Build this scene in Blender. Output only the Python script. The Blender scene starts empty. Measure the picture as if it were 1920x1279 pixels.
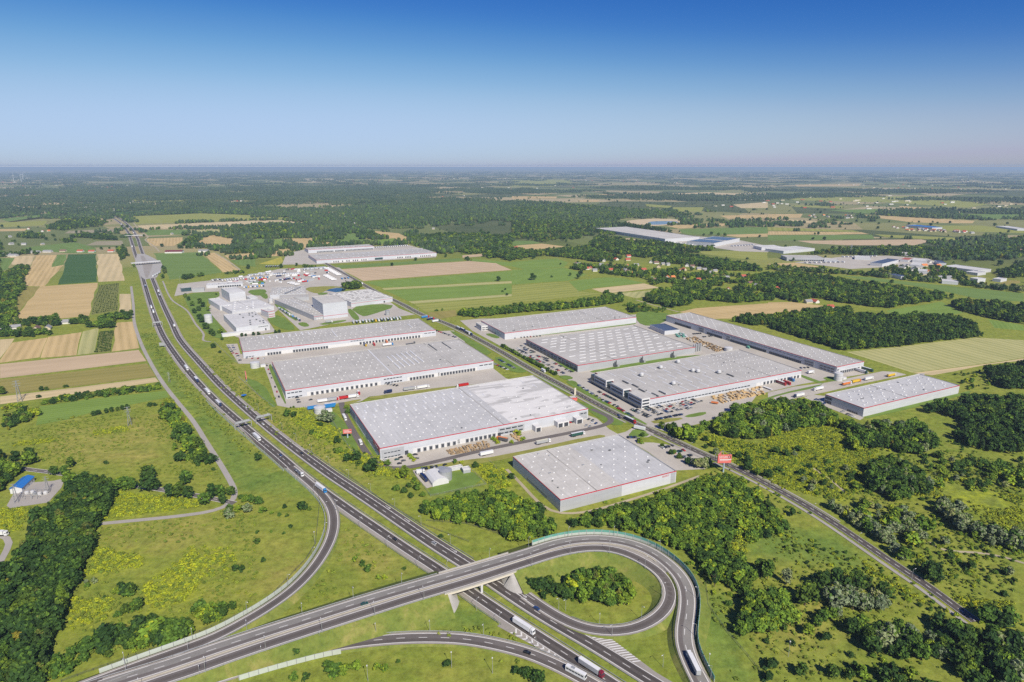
import bpy, bmesh, math, random
import numpy as np
from mathutils import Vector, Matrix
random.seed(7); RNG = np.random.default_rng(11)
scene = bpy.context.scene
# ------------------------------------------------------------------ camera
FPX, HORIZON, CAMH = 1200.0, 311.0, 268.0
PITCH = math.atan((639.5 - HORIZON) / FPX)
cam_d = bpy.data.cameras.new('camera'); cam = bpy.data.objects.new('camera', cam_d)
scene.collection.objects.link(cam)
cam.location = (0, 0, CAMH); cam.rotation_euler = (math.pi/2 - PITCH, 0, 0)
cam_d.sensor_width = 36.0; cam_d.lens = FPX/1920*36; cam_d.clip_start = 1.0; cam_d.clip_end = 200000
scene.camera = cam
# ------------------------------------------------------------------ sky and sun
SUN_EL, SHADOW_AZ = math.radians(42), math.radians(-25)     # shadows fall away from the camera, a little to the left
SUN_DIR = Vector((-math.sin(SHADOW_AZ)*math.cos(SUN_EL), -math.cos(SHADOW_AZ)*math.cos(SUN_EL), math.sin(SUN_EL)))
world = bpy.data.worlds.new('World'); scene.world = world; world.use_nodes = True
wn = world.node_tree.nodes; wl = world.node_tree.links
for n in list(wn): wn.remove(n)
sky = wn.new('ShaderNodeTexSky'); sky.sky_type = 'NISHITA'; sky.sun_disc = False
sky.sun_elevation = SUN_EL; sky.sun_rotation = math.atan2(SUN_DIR.x, SUN_DIR.y)
sky.altitude = 0; sky.air_density = 1.0; sky.dust_density = 0.38; sky.ozone_density = 6.0
# the photograph renders the clear sky deeper and more saturated: one tone curve per channel over the whole sky
sep = wn.new('ShaderNodeSeparateColor'); cmb = wn.new('ShaderNodeCombineColor'); wl.new(sky.outputs[0], sep.inputs[0]); SKS = 0.11
def wmath(op, a, b):
    q = wn.new('ShaderNodeMath'); q.operation = op
    for k_, v_ in ((0, a), (1, b)):
        if hasattr(v_, 'node'): wl.new(v_, q.inputs[k_])
        else: q.inputs[k_].default_value = v_
    return q.outputs[0]
def wcurve(v_, pts):
    c_ = wn.new('ShaderNodeFloatCurve'); cv = c_.mapping.curves[0]
    while len(cv.points) < len(pts): cv.points.new(.5, .5)
    for p_, (x_, y_) in zip(cv.points, pts): p_.location = (x_, y_)
    c_.mapping.update(); wl.new(v_, c_.inputs['Value']); return c_.outputs[0]
raw = [wmath('MULTIPLY', sep.outputs[k], SKS) for k in range(3)]
tone = [wcurve(raw[0], [(0, 0), (.1, .012), (.212, .042), (.27, .108), (.34, .215), (.46, .355), (.62, .42), (1, .43)]), wcurve(raw[1], [(0, 0), (.2, .06), (.391, .172), (.464, .265), (.57, .405), (.70, .52), (.9, .59), (1, .62)]),
        wmath('ADD', wmath('MULTIPLY', raw[2], .62), wmath('MULTIPLY', raw[0], .42))]
tone[1] = wmath('MAXIMUM', tone[1], wmath('MULTIPLY', tone[0], 1.06))
for k in range(3): wl.new(wmath('DIVIDE', tone[k], SKS), cmb.inputs[k])
bg = wn.new('ShaderNodeBackground'); bg.inputs['Strength'].default_value = 0.11
wo = wn.new('ShaderNodeOutputWorld')
wl.new(cmb.outputs[0], bg.inputs[0]); wl.new(bg.outputs[0], wo.inputs[0])
sun_d = bpy.data.lights.new('sun', 'SUN'); sun_d.energy = 5.0; sun_d.angle = math.radians(0.53); sun_d.color = (1, 0.93, 0.81)
sun = bpy.data.objects.new('sun', sun_d); scene.collection.objects.link(sun)
sun.rotation_euler = (-SUN_DIR).to_track_quat('-Z', 'Y').to_euler(); sun.location = (0, -200, 600)
vs = scene.view_settings; vs.view_transform = 'Standard'; vs.look = 'None'; vs.exposure = 0.1; vs.gamma = 1.0; vs.use_curve_mapping = False
cy = scene.cycles; cy.max_bounces = 5; cy.diffuse_bounces = 1; cy.glossy_bounces = 2; cy.transmission_bounces = 2
cy.transparent_max_bounces = 8; cy.volume_bounces = 0; cy.use_denoising = False; cy.sample_clamp_indirect = 4

# ------------------------------------------------------------------ plan positions: points surveyed on the ground plane
CP, SP = math.cos(PITCH), math.sin(PITCH)
ZN = {'F': (0, 0, 1), 'R1': (0, 300, 4), 'R2': (480, 300, 4), 'R3': (960, 300, 4), 'R4': (1440, 300, 4), 'R5': (0, 600, 4), 'R6': (400, 580, 4),
      'R7': (840, 560, 4), 'R8': (1220, 560, 4), 'S1': (1440, 600, 4), 'S2': (0, 880, 3.206), 'S3': (400, 880, 3.206), 'S4': (800, 880, 3.2),
      'S5': (1320, 840, 2.913), 'S6': (640, 680, 4), 'S7': (320, 480, 4.364), 'S8': (1100, 400, 4.264), 'Z1': (640, 740, 7.104),
      'Z6': (940, 640, 7.104), 'Z7': (1100, 700, 7.104), 'Z8': (1280, 640, 7.104)}
def P(zone, x, y):
    a, b, s = ZN[zone]; return (a + x/s, b + y/s)
def G(p, z=0.0):
    """plan position of a surveyed point that lies at height z"""
    x, y = p[0]-960, p[1]-639.5
    dx, dy, dz = x, FPX*CP - y*SP, -FPX*SP - y*CP
    t = -(CAMH - z)/dz
    return Vector((dx*t, dy*t, z))
def GZ(zone, x, y, z=0.0): return G(P(zone, x, y), z)
def GP(zone, pts, z=0.0): return [GZ(zone, q[0], q[1], z) for q in pts]

# ------------------------------------------------------------------ helpers
COL = scene.collection
def link(o): COL.objects.link(o); return o
def tag(o, label=None, cat=None, group=None, kind=None):
    if label: o['label'] = label
    if cat: o['category'] = cat
    if group: o['group'] = group
    if kind: o['kind'] = kind
    return o
def empty(name, loc, rz=0.0):
    o = bpy.data.objects.new(name, None); o.empty_display_size = 1; o.location = loc; o.rotation_euler = (0, 0, rz); return link(o)
def mesh(name, verts, faces, mats, midx=None, smooth=False):
    m = bpy.data.meshes.new(name); m.from_pydata([tuple(v) for v in verts], [], faces)
    for mm in (mats if isinstance(mats, (list, tuple)) else [mats]): m.materials.append(mm)
    if midx is not None: m.polygons.foreach_set('material_index', midx)
    if smooth: m.polygons.foreach_set('use_smooth', [True]*len(m.polygons))
    m.update(); return m
def obj(name, me, parent=None, loc=None, rz=None):
    o = bpy.data.objects.new(name, me); link(o)
    if parent: o.parent = parent
    if loc is not None: o.location = loc
    if rz is not None: o.rotation_euler = (0, 0, rz)
    return o
class MB:
    """collects simple solids into one mesh"""
    def __init__(s): s.v = []; s.f = []; s.m = []
    def quad(s, a, b, c, d, mi=0):
        n = len(s.v); s.v += [a, b, c, d]; s.f.append((n, n+1, n+2, n+3)); s.m.append(mi)
    def box(s, x0, x1, y0, y1, z0, z1, mi=0, bottom=False):
        n = len(s.v)
        s.v += [(x0, y0, z0), (x1, y0, z0), (x1, y1, z0), (x0, y1, z0), (x0, y0, z1), (x1, y0, z1), (x1, y1, z1), (x0, y1, z1)]
        fs = [(4, 5, 6, 7), (0, 1, 5, 4), (1, 2, 6, 5), (2, 3, 7, 6), (3, 0, 4, 7)] + ([(3, 2, 1, 0)] if bottom else [])
        s.f += [tuple(n+i for i in q) for q in fs]; s.m += [mi]*len(fs)
    def frustum(s, b, t, z0, z1, mi=0, mtop=None):
        """b, t = (x0,x1,y0,y1) rectangles"""
        n = len(s.v)
        for (x0, x1, y0, y1), z in ((b, z0), (t, z1)): s.v += [(x0, y0, z), (x1, y0, z), (x1, y1, z), (x0, y1, z)]
        fs = [(0, 1, 5, 4), (1, 2, 6, 5), (2, 3, 7, 6), (3, 0, 4, 7), (4, 5, 6, 7)]
        s.f += [tuple(n+i for i in q) for q in fs]; s.m += [mi]*4 + [mi if mtop is None else mtop]
    def cyl(s, x, y, z0, z1, r0, r1=None, n=12, mi=0, cap=True):
        r1 = r0 if r1 is None else r1; k = len(s.v)
        for i in range(n):
            a = 2*math.pi*i/n; s.v.append((x+r0*math.cos(a), y+r0*math.sin(a), z0))
        for i in range(n):
            a = 2*math.pi*i/n; s.v.append((x+r1*math.cos(a), y+r1*math.sin(a), z1))
        for i in range(n):
            j = (i+1) % n; s.f.append((k+i, k+j, k+n+j, k+n+i)); s.m.append(mi)
        if cap: s.f.append(tuple(k+n+i for i in range(n))); s.m.append(mi)
    def wheel(s, x, y, r, w, n=10, mi=0):
        """disc whose axle lies along y"""
        k = len(s.v)
        for yy in (y-w/2, y+w/2):
            for i in range(n):
                a = 2*math.pi*i/n; s.v.append((x+r*math.cos(a), yy, r+r*math.sin(a)))
        for i in range(n):
            j = (i+1) % n; s.f.append((k+i, k+n+i, k+n+j, k+j)); s.m.append(mi)
        s.f.append(tuple(k+i for i in range(n))); s.m.append(mi)
        s.f.append(tuple(k+n+i for i in reversed(range(n)))); s.m.append(mi)
    def bar(s, a, b, w, mi=0):
        a, b = Vector(a), Vector(b); d = (b-a).normalized()
        u = d.cross(Vector((0, 0, 1)));
        if u.length < 1e-3: u = Vector((1, 0, 0))
        u.normalize(); v = d.cross(u)
        n = len(s.v)
        for c in (a, b):
            for p, q in ((-1, -1), (1, -1), (1, 1), (-1, 1)): s.v.append(tuple(c + u*p*w/2 + v*q*w/2))
        for q in ((0, 1, 5, 4), (1, 2, 6, 5), (2, 3, 7, 6), (3, 0, 4, 7), (4, 5, 6, 7), (3, 2, 1, 0)):
            s.f.append(tuple(n+i for i in q)); s.m.append(mi)
    def me(s, name, mats, smooth=False): return mesh(name, s.v, s.f, mats, s.m, smooth)
    def build(s, name, mats, parent=None, loc=None, rz=None): return obj(name, s.me(name, mats), parent, loc, rz)
ORD = 'first second third fourth fifth sixth seventh eighth ninth tenth eleventh twelfth thirteenth fourteenth fifteenth sixteenth seventeenth eighteenth nineteenth twentieth'.split()
def nth(i):
    if i < 20: return ORD[i]
    t = ['twenty', 'thirty', 'forty', 'fifty', 'sixty', 'seventy', 'eighty', 'ninety'][(i+1)//10-2]
    r = (i+1) % 10
    if r == 0: return t[:-1]+'ieth'
    return t+'-'+ORD[r-1]

# ------------------------------------------------------------------ materials
MATS = {}
def newmat(name):
    m = bpy.data.materials.new(name); m.use_nodes = True; MATS[name] = m
    nt = m.node_tree; b = nt.nodes['Principled BSDF']; return m, nt, b
def N(nt, t, **kw):
    n = nt.nodes.new(t)
    for k, v in kw.items(): setattr(n, k, v)
    return n
def noise(nt, coord, scale, detail=4, rough=0.6, dist=0.0):
    n = N(nt, 'ShaderNodeTexNoise'); n.inputs['Scale'].default_value = scale; n.inputs['Detail'].default_value = detail
    n.inputs['Roughness'].default_value = rough; n.inputs['Distortion'].default_value = dist
    nt.links.new(coord, n.inputs['Vector']); return n.outputs['Fac']
def ramp(nt, fac, stops, interp='LINEAR'):
    r = N(nt, 'ShaderNodeValToRGB'); cr = r.color_ramp; cr.interpolation = interp
    while len(cr.elements) < len(stops): cr.elements.new(0.5)
    for e, (p, c) in zip(cr.elements, stops):
        e.position = p; e.color = (c[0], c[1], c[2], 1) if hasattr(c, '__len__') else (c, c, c, 1)
    nt.links.new(fac, r.inputs[0]); return r.outputs[0]
def mixc(nt, fac, a, b, blend='MIX'):
    n = N(nt, 'ShaderNodeMix', data_type='RGBA', blend_type=blend)
    for s, v in ((n.inputs[0], fac), (n.inputs[6], a), (n.inputs[7], b)):
        if hasattr(v, 'node'): nt.links.new(v, s)
        elif hasattr(v, '__len__'): s.default_value = (v[0], v[1], v[2], 1)
        else: s.default_value = v
    return n.outputs[2]
def mth(nt, op, a, b=None):
    n = N(nt, 'ShaderNodeMath', operation=op)
    for s, v in ((n.inputs[0], a), (n.inputs[1], b)):
        if v is None: continue
        if hasattr(v, 'node'): nt.links.new(v, s)
        else: s.default_value = v
    return n.outputs[0]
def coords(nt, which='Position'):
    if which == 'Position': return N(nt, 'ShaderNodeNewGeometry').outputs['Position']
    return N(nt, 'ShaderNodeTexCoord').outputs[which]
def scaled(nt, co, s):
    m = N(nt, 'ShaderNodeMapping'); m.inputs['Scale'].default_value = s; nt.links.new(co, m.inputs[0]); return m.outputs[0]
def plain(name, c, rough=0.7, var=0.12, scale=0.3, metal=0.0, spec=0.3):
    m, nt, b = newmat(name)
    f = noise(nt, coords(nt), scale, 5)
    col = ramp(nt, f, [(0.25, [x*(1-var) for x in c]), (0.75, [min(1, x*(1+var)) for x in c])])
    nt.links.new(col, b.inputs['Base Color']); b.inputs['Roughness'].default_value = rough; b.inputs['Metallic'].default_value = metal
    b.inputs['Specular IOR Level'].default_value = spec; return m
def asphalt(name, c, var=0.18):
    m, nt, b = newmat(name); co = coords(nt)
    f = noise(nt, co, 0.05, 6, 0.65); g = noise(nt, co, 1.5, 3)
    col = ramp(nt, f, [(0.3, [x*(1-var) for x in c]), (0.7, [x*(1+var) for x in c])])
    col = mixc(nt, 0.25, col, ramp(nt, g, [(0.3, [x*0.6 for x in c]), (0.7, [x*1.4 for x in c])]))
    nt.links.new(col, b.inputs['Base Color']); b.inputs['Roughness'].default_value = 0.85; b.inputs['Specular IOR Level'].default_value = 0.25; return m
M_asph = asphalt('asphalt_dark', (0.115, 0.099, 0.088)); M_asph2 = asphalt('asphalt_worn', (0.235, 0.222, 0.20))
M_asph3 = asphalt('asphalt_grey', (0.15, 0.132, 0.12)); M_shoulder = asphalt('asphalt_shoulder', (0.33, 0.30, 0.26))
M_wear = asphalt('wheel_wear', (0.085, 0.073, 0.065), 0.25); M_path = asphalt('concrete_path', (0.38, 0.35, 0.31), 0.12); M_sandpath = asphalt('sandy_track', (0.42, 0.36, 0.24), 0.2)
M_conc = plain('concrete', (0.40, 0.38, 0.345), 0.85, 0.12, 0.15); M_cream = plain('cream_concrete', (0.62, 0.56, 0.45), 0.8, 0.06)
def paver_mat():
    m, nt, b = newmat('pavers'); co = coords(nt)
    f = noise(nt, co, 0.03, 6, 0.6); g = noise(nt, co, 0.4, 4)
    col = ramp(nt, f, [(0.3, (0.42, 0.38, 0.315)), (0.7, (0.54, 0.495, 0.42))])
    col = mixc(nt, 0.22, col, ramp(nt, g, [(0.3, (0.30, 0.27, 0.23)), (0.7, (0.55, 0.52, 0.47))]))
    nt.links.new(col, b.inputs['Base Color']); b.inputs['Roughness'].default_value = 0.9; return m
M_pave = paver_mat()
M_white = plain('white_paint', (0.64, 0.635, 0.62), 0.6, 0.05); M_line = plain('road_paint', (0.72, 0.70, 0.66), 0.7, 0.12, 0.5)
M_yline = plain('divider_paint', (0.62, 0.56, 0.40), 0.7, 0.12, 0.5)
M_red = plain('red_trim', (0.50, 0.04, 0.06), 0.45, 0.05); M_redpaint = plain('red_sign', (0.72, 0.17, 0.14), 0.5, 0.05)
M_door = plain('dark_dock', (0.055, 0.06, 0.07), 0.6, 0.3, 0.8); M_frame = plain('dock_frame', (0.24, 0.25, 0.27), 0.6)
M_glass = plain('dark_glass', (0.025, 0.035, 0.05), 0.12, 0.2, 0.4, 0, 0.8); M_tglass = plain('teal_glass', (0.03, 0.07, 0.08), 0.1, 0.2, 0.2, 0, 0.8)
M_metal = plain('galvanised', (0.42, 0.43, 0.43), 0.45, 0.08, 0.5, 0.3); M_darkmetal = plain('dark_metal', (0.10, 0.105, 0.11), 0.5)
M_tank = plain('tank_white', (0.58, 0.58, 0.57), 0.45, 0.05); M_solar = plain('solar_blue', (0.03, 0.045, 0.085), 0.2, 0.2, 0.02, 0, 0.7)
M_rubber = plain('rubber', (0.02, 0.02, 0.021), 0.8); M_wood = plain('pallet_wood', (0.42, 0.29, 0.15), 0.85, 0.35, 0.7)
M_wood2 = plain('fresh_timber', (0.58, 0.40, 0.19), 0.8, 0.3, 0.5); M_wood3 = plain('old_timber', (0.30, 0.22, 0.13), 0.9, 0.4, 0.5)
M_sky = plain('skylight_white', (0.68, 0.675, 0.66), 0.4, 0.03); M_green = plain('barrier_green', (0.13, 0.34, 0.27), 0.5, 0.15)
M_barrier = plain('barrier_pale', (0.48, 0.52, 0.45), 0.6, 0.06); M_trunk = plain('bark', (0.12, 0.09, 0.065), 0.9)
M_sand = plain('sand', (0.58, 0.46, 0.28), 0.95, 0.15, 0.02); M_blue = plain('blue_roof', (0.03, 0.17, 0.48), 0.5, 0.06)
M_navy = plain('slate_blue', (0.07, 0.10, 0.17), 0.6, 0.1); M_orange = plain('orange_paint', (0.75, 0.25, 0.03), 0.5)
def wall_mat(name, c, seam=1.1):
    m, nt, b = newmat(name); co = coords(nt, 'Object')
    sx = N(nt, 'ShaderNodeSeparateXYZ'); nt.links.new(co, sx.inputs[0])
    s = mth(nt, 'ADD', sx.outputs[0], sx.outputs[1])
    fr = mth(nt, 'FRACT', mth(nt, 'DIVIDE', s, seam*6))
    ln = ramp(nt, fr, [(0.0, 0.0), (0.015, 1.0), (0.985, 1.0), (1.0, 0.0)])
    f = noise(nt, scaled(nt, co, (0.05, 0.05, 0.4)), 1.0, 5)
    col = ramp(nt, f, [(0.3, [x*0.92 for x in c]), (0.7, [min(1, x*1.06) for x in c])])
    col = mixc(nt, ln, [x*0.8 for x in c], col)
    nt.links.new(col, b.inputs['Base Color']); b.inputs['Roughness'].default_value = 0.5; b.inputs['Specular IOR Level'].default_value = 0.35; return m
M_wall = wall_mat('cladding_light', (0.53, 0.545, 0.57)); M_wallw = wall_mat('cladding_white', (0.565, 0.575, 0.59)); M_wallg = wall_mat('cladding_grey', (0.40, 0.41, 0.42))
def roof_mat(name, c, patch=None, seam=2.4):
    m, nt, b = newmat(name); co = coords(nt, 'Object')
    f = noise(nt, scaled(nt, co, (0.012, 0.03, 1)), 1.0, 7, 0.62, 0.4); g = noise(nt, co, 0.35, 5, 0.6)
    col = ramp(nt, f, [(0.28, [x*0.80 for x in c]), (0.5, c), (0.75, [min(1, x*1.12) for x in c])])
    col = mixc(nt, 0.24, col, ramp(nt, g, [(0.3, [x*0.62 for x in c]), (0.7, [min(1, x*1.2) for x in c])]))
    stk = noise(nt, scaled(nt, co, (0.5, 0.02, 1)), 1.0, 4, 0.7); col = mixc(nt, 1.0, col, ramp(nt, stk, [(0.3, 0.86), (0.55, 1.0), (0.75, 1.05)]), 'MULTIPLY')
    sx = N(nt, 'ShaderNodeSeparateXYZ'); nt.links.new(co, sx.inputs[0])
    for ax, per, amt in ((0, 24.0, 0.86), (1, 12.0, 0.92)):
        fr = mth(nt, 'FRACT', mth(nt, 'ADD', mth(nt, 'DIVIDE', sx.outputs[ax], per), 100.37))
        ln = ramp(nt, fr, [(0.0, amt), (0.012, amt), (0.02, 1.0), (1.0, 1.0)])
        col = mixc(nt, 1.0, col, ln, 'MULTIPLY')
    if patch:
        # repaired bays: blocks of newer membrane along the roof slope
        br = N(nt, 'ShaderNodeTexBrick'); br.offset = 0.5; br.inputs['Scale'].default_value = 1.0
        nt.links.new(co, br.inputs['Vector']); br.inputs['Brick Width'].default_value = 26; br.inputs['Row Height'].default_value = 5.5
        br.inputs['Mortar Size'].default_value = 0.0; br.inputs['Color1'].default_value = (0, 0, 0, 1); br.inputs['Color2'].default_value = (1, 1, 1, 1)
        h = noise(nt, scaled(nt, co, (0.02, 0.055, 1)), 1.0, 3, 0.6, 0.6)
        k = mth(nt, 'ADD', mth(nt, 'MULTIPLY', br.outputs['Color'], 0.22), h)
        pc = ramp(nt, k, [(0.40, [x*0.86 for x in c]), (0.52, c), (0.62, patch), (0.8, patch)])
        col = mixc(nt, 0.85, col, pc)
    nt.links.new(col, b.inputs['Base Color']); b.inputs['Roughness'].default_value = 0.75; b.inputs['Specular IOR Level'].default_value = 0.2; return m
M_roof = roof_mat('membrane_warm', (0.50, 0.48, 0.44)); M_roofc = roof_mat('membrane_cool', (0.545, 0.54, 0.525)); M_roofp = roof_mat('membrane_patched', (0.52, 0.505, 0.475), (0.74, 0.72, 0.68))
M_roofw = roof_mat('membrane_white', (0.64, 0.63, 0.605)); M_roofl = roof_mat('membrane_beige', (0.575, 0.55, 0.50))
def foliage(name, c, w=1.0):
    m, nt, b = newmat(name)
    r = N(nt, 'ShaderNodeObjectInfo').outputs['Random']
    f = noise(nt, coords(nt), 0.45, 4, 0.7)
    base = ramp(nt, r, [(0.0, (c[0]*0.72, c[1]*0.78, c[2]*0.85)), (0.5, c), (0.8, (c[0]*(1+.35*w), c[1]*(1+.22*w), c[2]*0.95)), (1.0, (c[0]*(1+w), c[1]*(1+.5*w), c[2]*0.9))])
    col = mixc(nt, 1.0, base, ramp(nt, f, [(0.25, 0.55), (0.5, 1.0), (0.78, 1.6)]), 'MULTIPLY')
    nt.links.new(col, b.inputs['Base Color']); b.inputs['Roughness'].default_value = 0.75; b.inputs['Specular IOR Level'].default_value = 0.15
    return m
L_dark = foliage('leaf_dark', (0.034, 0.074, 0.016)); L_mid = foliage('leaf_mid', (0.074, 0.142, 0.020)); L_light = foliage('leaf_light', (0.15, 0.245, 0.024))
L_silver = foliage('leaf_silver', (0.21, 0.25, 0.125), .4); L_olive = foliage('leaf_olive', (0.135, 0.15, 0.03)); L_gold = foliage('goldenrod', (0.34, 0.385, 0.02), .2)
L_weed = foliage('weed', (0.19, 0.24, 0.032), .3); L_pine = foliage('leaf_pine', (0.036, 0.068, 0.020), .5); L_far = foliage('leaf_far', (0.046, 0.078, 0.03), .4); L_far2 = foliage('leaf_far_olive', (0.062, 0.094, 0.036), .4)
def water_mat():
    m, nt, b = newmat('pond_water'); b.inputs['Base Color'].default_value = (0.015, 0.045, 0.085, 1); b.inputs['Roughness'].default_value = 0.08
    bm_ = N(nt, 'ShaderNodeBump'); bm_.inputs['Strength'].default_value = 0.15; nt.links.new(noise(nt, coords(nt), 0.8, 3), bm_.inputs['Height'])
    nt.links.new(bm_.outputs[0], b.inputs['Normal']); return m
M_water = water_mat()
def field_mat(name, c, c2, stripe=9.0, amt=0.5, fine=2.2):
    m, nt, b = newmat(name); co = coords(nt, 'Object')
    sx = N(nt, 'ShaderNodeSeparateXYZ'); nt.links.new(co, sx.inputs[0])
    wob = noise(nt, scaled(nt, co, (0.01, 0.05, 1)), 1.0, 3)
    y = mth(nt, 'ADD', sx.outputs[1], mth(nt, 'MULTIPLY', wob, 3.0))
    s1 = mth(nt, 'SINE', mth(nt, 'MULTIPLY', y, 6.283/stripe)); s2 = mth(nt, 'SINE', mth(nt, 'MULTIPLY', y, 6.283/fine))
    f = noise(nt, scaled(nt, co, (0.006, 0.03, 1)), 1.0, 7, 0.65); g = noise(nt, scaled(nt, co, (0.05, 0.5, 1)), 1.0, 4, 0.7)
    k = mth(nt, 'ADD', mth(nt, 'MULTIPLY', s1, 0.10*amt), mth(nt, 'MULTIPLY', s2, 0.05*amt))
    k = mth(nt, 'ADD', k, mth(nt, 'ADD', mth(nt, 'MULTIPLY', f, 0.75), mth(nt, 'MULTIPLY', g, 0.3)))
    col = ramp(nt, k, [(0.32, c2), (0.55, c), (0.75, [min(1, x*1.15) for x in c])])
    nt.links.new(col, b.inputs['Base Color']); b.inputs['Roughness'].default_value = 0.95; b.inputs['Specular IOR Level'].default_value = 0.1; return m
FM = {'tan': field_mat('stubble', (0.54, 0.40, 0.19), (0.41, 0.31, 0.135), 11, 1.0), 'tan2': field_mat('stubble_pale', (0.57, 0.455, 0.25), (0.44, 0.365, 0.20), 16, 0.8),
      'soil': field_mat('bare_soil', (0.52, 0.395, 0.25), (0.44, 0.335, 0.205), 30, 0.5), 'green': field_mat('crop_green', (0.16, 0.24, 0.06), (0.12, 0.19, 0.042), 12, 0.6),
      'dark': field_mat('crop_dark', (0.06, 0.125, 0.035), (0.045, 0.10, 0.028), 8, 1.0), 'olive': field_mat('fallow_olive', (0.29, 0.25, 0.075), (0.22, 0.205, 0.055), 14, 0.6),
      'lush': field_mat('mown_meadow', (0.19, 0.28, 0.055), (0.14, 0.22, 0.04), 7, 0.8), 'hay': field_mat('hay_meadow', (0.30, 0.31, 0.075), (0.21, 0.245, 0.05), 22, 1.0),
      'pale': field_mat('pale_barley', (0.42, 0.40, 0.17), (0.31, 0.32, 0.12), 13, 1.2), 'yellow': field_mat('mustard', (0.42, 0.38, 0.06), (0.30, 0.30, 0.05), 9, 0.5),
      'orch': field_mat('orchard_floor', (0.20, 0.21, 0.06), (0.13, 0.15, 0.04), 6, 1.2), 'grey': field_mat('dry_grass', (0.33, 0.29, 0.19), (0.25, 0.23, 0.13), 18, 0.6)}
def ground_mat():
    m, nt, b = newmat('meadow_ground'); co = coords(nt)
    a = N(nt, 'ShaderNodeAttribute', attribute_name='cover'); sp = N(nt, 'ShaderNodeSeparateColor'); nt.links.new(a.outputs['Color'], sp.inputs[0])
    big = noise(nt, co, 0.006, 6, 0.6); mid = noise(nt, co, 0.035, 6, 0.7, 0.5); fine = noise(nt, co, 0.16, 6, 0.8)
    str_ = noise(nt, scaled(nt, co, (0.02, 0.12, 1)), 1.0, 5, 0.65)
    col = ramp(nt, big, [(0.3, (0.145, 0.215, 0.022)), (0.5, (0.225, 0.265, 0.03)), (0.72, (0.31, 0.29, 0.05))])
    col = mixc(nt, 0.5, col, ramp(nt, mid, [(0.28, (0.085, 0.15, 0.018)), (0.5, (0.215, 0.265, 0.03)), (0.72, (0.37, 0.33, 0.062))]))
    col = mixc(nt, 0.3, col, ramp(nt, str_, [(0.3, (0.15, 0.21, 0.034)), (0.7, (0.34, 0.32, 0.085))]))
    lush = ramp(nt, mid, [(0.3, (0.11, 0.19, 0.032)), (0.7, (0.20, 0.27, 0.05))])
    col = mixc(nt, sp.outputs[1], col, lush)
    dry = ramp(nt, str_, [(0.3, (0.29, 0.25, 0.06)), (0.7, (0.42, 0.345, 0.10))])
    col = mixc(nt, mth(nt, 'MULTIPLY', sp.outputs[2], ramp(nt, mid, [(0.35, 0.25), (0.6, 1.0)])), col, dry)
    gk = mth(nt, 'MULTIPLY', sp.outputs[0], ramp(nt, mid, [(0.42, 0.0), (0.55, 1.0)]))
    gk = mth(nt, 'MULTIPLY', gk, ramp(nt, fine, [(0.3, 0.35), (0.6, 1.0)]))
    col = mixc(nt, gk, col, ramp(nt, fine, [(0.3, (0.21, 0.285, 0.022)), (0.65, (0.39, 0.42, 0.02))]))
    col = mixc(nt, 1.0, col, ramp(nt, fine, [(0.28, 0.5), (0.5, 1.0), (0.72, 1.4)]), 'MULTIPLY')
    # far country: parcels too distant to build singly
    vo = N(nt, 'ShaderNodeTexVoronoi'); vo.inputs['Scale'].default_value = 1.0
    mp = N(nt, 'ShaderNodeMapping'); mp.inputs['Rotation'].default_value = (0, 0, 0.35); mp.inputs['Scale'].default_value = (1/520.0, 1/620.0, 1); nt.links.new(co, mp.inputs[0]); nt.links.new(mp.outputs[0], vo.inputs['Vector'])
    sv = N(nt, 'ShaderNodeSeparateColor'); nt.links.new(vo.outputs['Color'], sv.inputs[0])
    far = ramp(nt, sv.outputs[0], [(0.0, (0.07, 0.10, 0.035)), (0.25, (0.16, 0.20, 0.06)), (0.5, (0.28, 0.28, 0.10)), (0.72, (0.44, 0.36, 0.19)), (0.9, (0.52, 0.42, 0.24))], 'CONSTANT')
    far = mixc(nt, 0.3, far, ramp(nt, noise(nt, co, 0.004, 5), [(0.3, (0.05, 0.08, 0.03)), (0.7, (0.25, 0.24, 0.11))]))
    ln = N(nt, 'ShaderNodeVectorMath', operation='LENGTH'); nt.links.new(co, ln.inputs[0])
    fk = ramp(nt, mth(nt, 'DIVIDE', ln.outputs['Value'], 6000.0), [(0.30, 0.0), (0.42, 1.0)])
    col = mixc(nt, fk, col, far)
    nt.links.new(col, b.inputs['Base Color']); b.inputs['Roughness'].default_value = 0.95; b.inputs['Specular IOR Level'].default_value = 0.1
    bp = N(nt, 'ShaderNodeBump'); bp.inputs['Strength'].default_value = 0.5; bp.inputs['Distance'].default_value = 0.6
    nt.links.new(mth(nt, 'ADD', fine, mid), bp.inputs['Height']); nt.links.new(bp.outputs[0], b.inputs['Normal'])
    return m
M_ground = ground_mat()
def grass_bank():
    m, nt, b = newmat('bank_grass'); co = coords(nt)
    mid = noise(nt, co, 0.05, 6, 0.7, 0.5); fine = noise(nt, co, 0.3, 5, 0.75)
    col = ramp(nt, mid, [(0.3, (0.12, 0.175, 0.032)), (0.55, (0.19, 0.22, 0.045)), (0.75, (0.35, 0.30, 0.10))])
    col = mixc(nt, 1.0, col, ramp(nt, fine, [(0.25, 0.65), (0.5, 1.0), (0.75, 1.25)]), 'MULTIPLY')
    nt.links.new(col, b.inputs['Base Color']); b.inputs['Roughness'].default_value = 0.95; b.inputs['Specular IOR Level'].default_value = 0.1; return m
M_bank = grass_bank()
M_lawn = plain('lawn', (0.15, 0.23, 0.045), 0.95, 0.22, 0.08, 0, 0.1)
M_verge = plain('dry_verge', (0.27, 0.27, 0.065), 0.95, 0.25, 0.1, 0, 0.1)
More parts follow.
